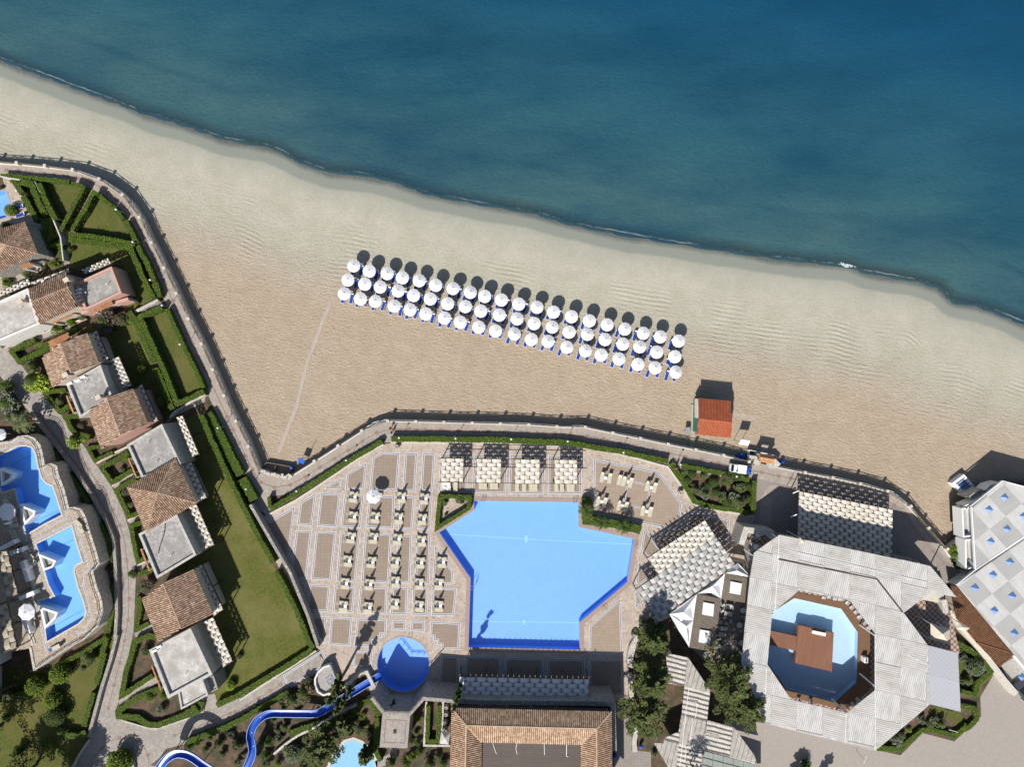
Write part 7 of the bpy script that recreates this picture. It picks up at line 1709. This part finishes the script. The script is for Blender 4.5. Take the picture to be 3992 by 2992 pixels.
# ------------------------------------------------------------------ people
def person(p, z0, rz, label, top, bottom, pose='stand', seed=0):
    c = W(p, z0+.9); e = empty('person', (c.x, c.y, z0), label, 'person', rz=rz); rnd = random.Random(seed)
    if pose == 'stand':
        st = rnd.uniform(.1,.22)
        J = {'pel':(0,0,.95,.13),'chest':(0,.01,1.28,.15),'neck':(0,.01,1.47,.055),'head0':(0,.02,1.56,.085),'head1':(0,.02,1.70,.09),
             'hl':(-.10,0,.90,.09),'kl':(-.11,st,.50,.06),'al':(-.11,st*.6,.09,.04),'tl':(-.12,st*.6+.16,.04,.035),'hr':(.10,0,.90,.09),'kr':(.11,-st*.3,.50,.06),'ar':(.11,-st,.09,.04),'tr':(.12,-st+.16,.04,.035),
             'sl':(-.19,0,1.40,.06),'el':(-.25,-.06,1.12,.042),'wl':(-.25,.06,.88,.03),'gl':(-.25,.10,.79,.035),'sr':(.19,0,1.40,.06),'er':(.25,.02,1.12,.042),'wr':(.25,.14,.90,.03),'gr':(.25,.19,.82,.035)}
    else:
        J = {'pel':(0,0,.10,.13),'chest':(0,.36,.14,.15),'neck':(0,.55,.17,.055),'head0':(0,.64,.19,.085),'head1':(0,.78,.19,.09),
             'hl':(-.10,-.06,.10,.09),'kl':(-.13,-.46,.13,.06),'al':(-.12,-.86,.07,.04),'tl':(-.13,-.92,.15,.035),'hr':(.10,-.06,.10,.09),'kr':(.12,-.46,.12,.06),'ar':(.11,-.86,.07,.04),'tr':(.12,-.92,.15,.035),
             'sl':(-.19,.46,.15,.06),'el':(-.34,.28,.10,.042),'wl':(-.28,.06,.12,.03),'gl':(-.25,-.02,.13,.035),'sr':(.19,.46,.15,.06),'er':(.36,.62,.12,.042),'wr':(.24,.82,.18,.03),'gr':(.15,.88,.2,.035)}
    E = [('pel','chest'),('chest','neck'),('neck','head0'),('head0','head1'),('pel','hl'),('hl','kl'),('kl','al'),('al','tl'),('pel','hr'),('hr','kr'),('kr','ar'),('ar','tr'),('chest','sl'),('sl','el'),('el','wl'),('wl','gl'),('chest','sr'),('sr','er'),('er','wr'),('wr','gr')]
    def skin(name, keys, edges, grow, mat):
        ks = list(keys); me = bpy.data.meshes.new(name); me.from_pydata([J[k][:3] for k in ks], [(ks.index(a), ks.index(b_)) for a, b_ in edges if a in ks and b_ in ks], [])
        o = bpy.data.objects.new(name, me); COL.objects.link(o); o.parent = e
        sm = o.modifiers.new('skin', 'SKIN'); 
        for i, k in enumerate(ks):
            r = J[k][3]*grow; me.skin_vertices[0].data[i].radius = (r, r)
        me.skin_vertices[0].data[0].use_root = True
        ss = o.modifiers.new('sub', 'SUBSURF'); ss.levels = 1; ss.render_levels = 1; me.materials.append(mat); return o
    for nm, keys, g, mt in (('body', J.keys(), 1.0, MT['skin']), ('shirt', ('chest','neck','pel','sl','el','sr','er'), 1.14, MT[top]), ('trousers', ('pel','hl','kl','hr','kr'), 1.16, MT[bottom])):
        if nm == 'shirt' and top == 'skin': continue
        ks = list(keys); me = bpy.data.meshes.new(nm)
        edges = [(ks.index(a), ks.index(b_)) for a, b_ in E if a in ks and b_ in ks]
        if nm == 'shirt': ks_ = ['chest','pel','sl','el','sr','er']; ks = ks_; edges = [(0,1),(0,2),(2,3),(0,4),(4,5)]
        me.from_pydata([J[k][:3] for k in ks], edges, [])
        o = bpy.data.objects.new(nm, me); COL.objects.link(o); o.parent = e; o.modifiers.new('skin', 'SKIN')
        if not me.skin_vertices:
            bm = bmesh.new(); bm.from_mesh(me); ly = bm.verts.layers.skin.verify(); bm.to_mesh(me); bm.free()
        for i, k in enumerate(ks): r = J[k][3]*g; me.skin_vertices[0].data[i].radius = (r, r)
        me.skin_vertices[0].data[0].use_root = True
        s2 = o.modifiers.new('sub', 'SUBSURF'); s2.levels = 1; s2.render_levels = 1; me.materials.append(mt)
    hx, hy, hz = J['head1'][:3]; m_ = MB(); m_.lathe([(.095,-.02),(.105,.03),(.09,.08),(.05,.115),(.01,.12)], (hx, hy-.015, hz), 10); m_.build('hair', MT['hair'], e, smooth=True)
person(q('G', '335,195')[0], .03, R(100), 'person in a pink top walking on the promenade above the jar', 'pinkcloth', 'darkcloth', seed=1)
person(q('G', '350,240')[0], .03, R(80), 'person in blue walking on the promenade above the jar', 'bluecloth', 'bluecloth', seed=2)
person(q('L', '315,690')[0], -.8, R(20), 'person in dark clothes standing at the left wall of the beach hut', 'darkcloth', 'wood_grey' if False else 'darkcloth', seed=3)
person(q('L', '912,1128')[0], .03, R(-60), 'person in dark clothes standing between truck and beach gate', 'darkcloth', 'darkcloth', seed=4)
person(q('L', '100,1175')[0], .03, R(200), 'person in bright pink standing at the tip of the shrub garden', 'pinkcloth', 'pinkcloth', seed=5)
person(q('M', '340,1000')[0], 3.02, R(140), 'person in dark clothes on the small patio left of the slatted roof', 'darkcloth', 'darkcloth', seed=6)
pz = rows[2][1][1]; pc = W((pz[0]+26, pz[1]+13), -.7); z0 = ZB(pz)
e = person((pz[0]+27, pz[1]+10), z0+.42, R(-20), 'sunbather lying on the lounger beside the second parasol of the row nearest the hut', 'skin', 'darkcloth', 'lie', seed=7)
o = copy_tree(proto_s); c = W((pz[0]+27, pz[1]+12), z0+.5); o.location = (c.x, c.y, z0); o.rotation_euler = (0,0,R(68)); o['label'] = 'blue lounger with a sunbather between second and third parasol, row nearest the hut'
for x, y, an, lb in ((1632,1125,62,'blue lounger standing free between the eighteenth and nineteenth parasols of the middle row'), (1868,1275,115,'blue lounger turned sideways left of the last parasols')):
    o = copy_tree(proto_s); p = (2000+x/3.0708, 1000+y/3.0708); c = W(p, -.6); o.location = (c.x, c.y, ZB(p)); o.rotation_euler = (0,0,R(an)); o['label'] = lb

# shrubs of the forecourt that throw leafy shadows
pine(q('N', '900,1840')[0], 75, 4.5, 'small leafy tree past the bottom edge of the forecourt', 21, 'leaf_dark', sub=3)
pine(q('N', '1200,1900')[0], 70, 4.5, 'second small leafy tree past the bottom edge of the forecourt', 22, 'leaf_dark', sub=3)
pine(q('D', '-420,1500')[0], 280, 11, 'large pine outside the left edge shading the lower lawn', 23)
pine(q('D', '-250,1000')[0], 230, 10, 'pine outside the left edge above the lower lawn', 24)
pine(q('D', '300,2300')[0], 280, 12, 'large pine below the bottom edge shading the lower lawn', 25)
pine(q('F', '2280,1560')[0], 40, 5.5, 'thin pine below the round pool', 26, sub=4)
pine(q('H', '1045,945')[0], 44, 12, 'slender dark tree at the end of the grey woven pergola', 27, 'leaf_dark', sub=4)
pine(q('S', '2060,470')[0], 40, 9, 'narrow pine between the blue slide and the round pool', 28, sub=4)
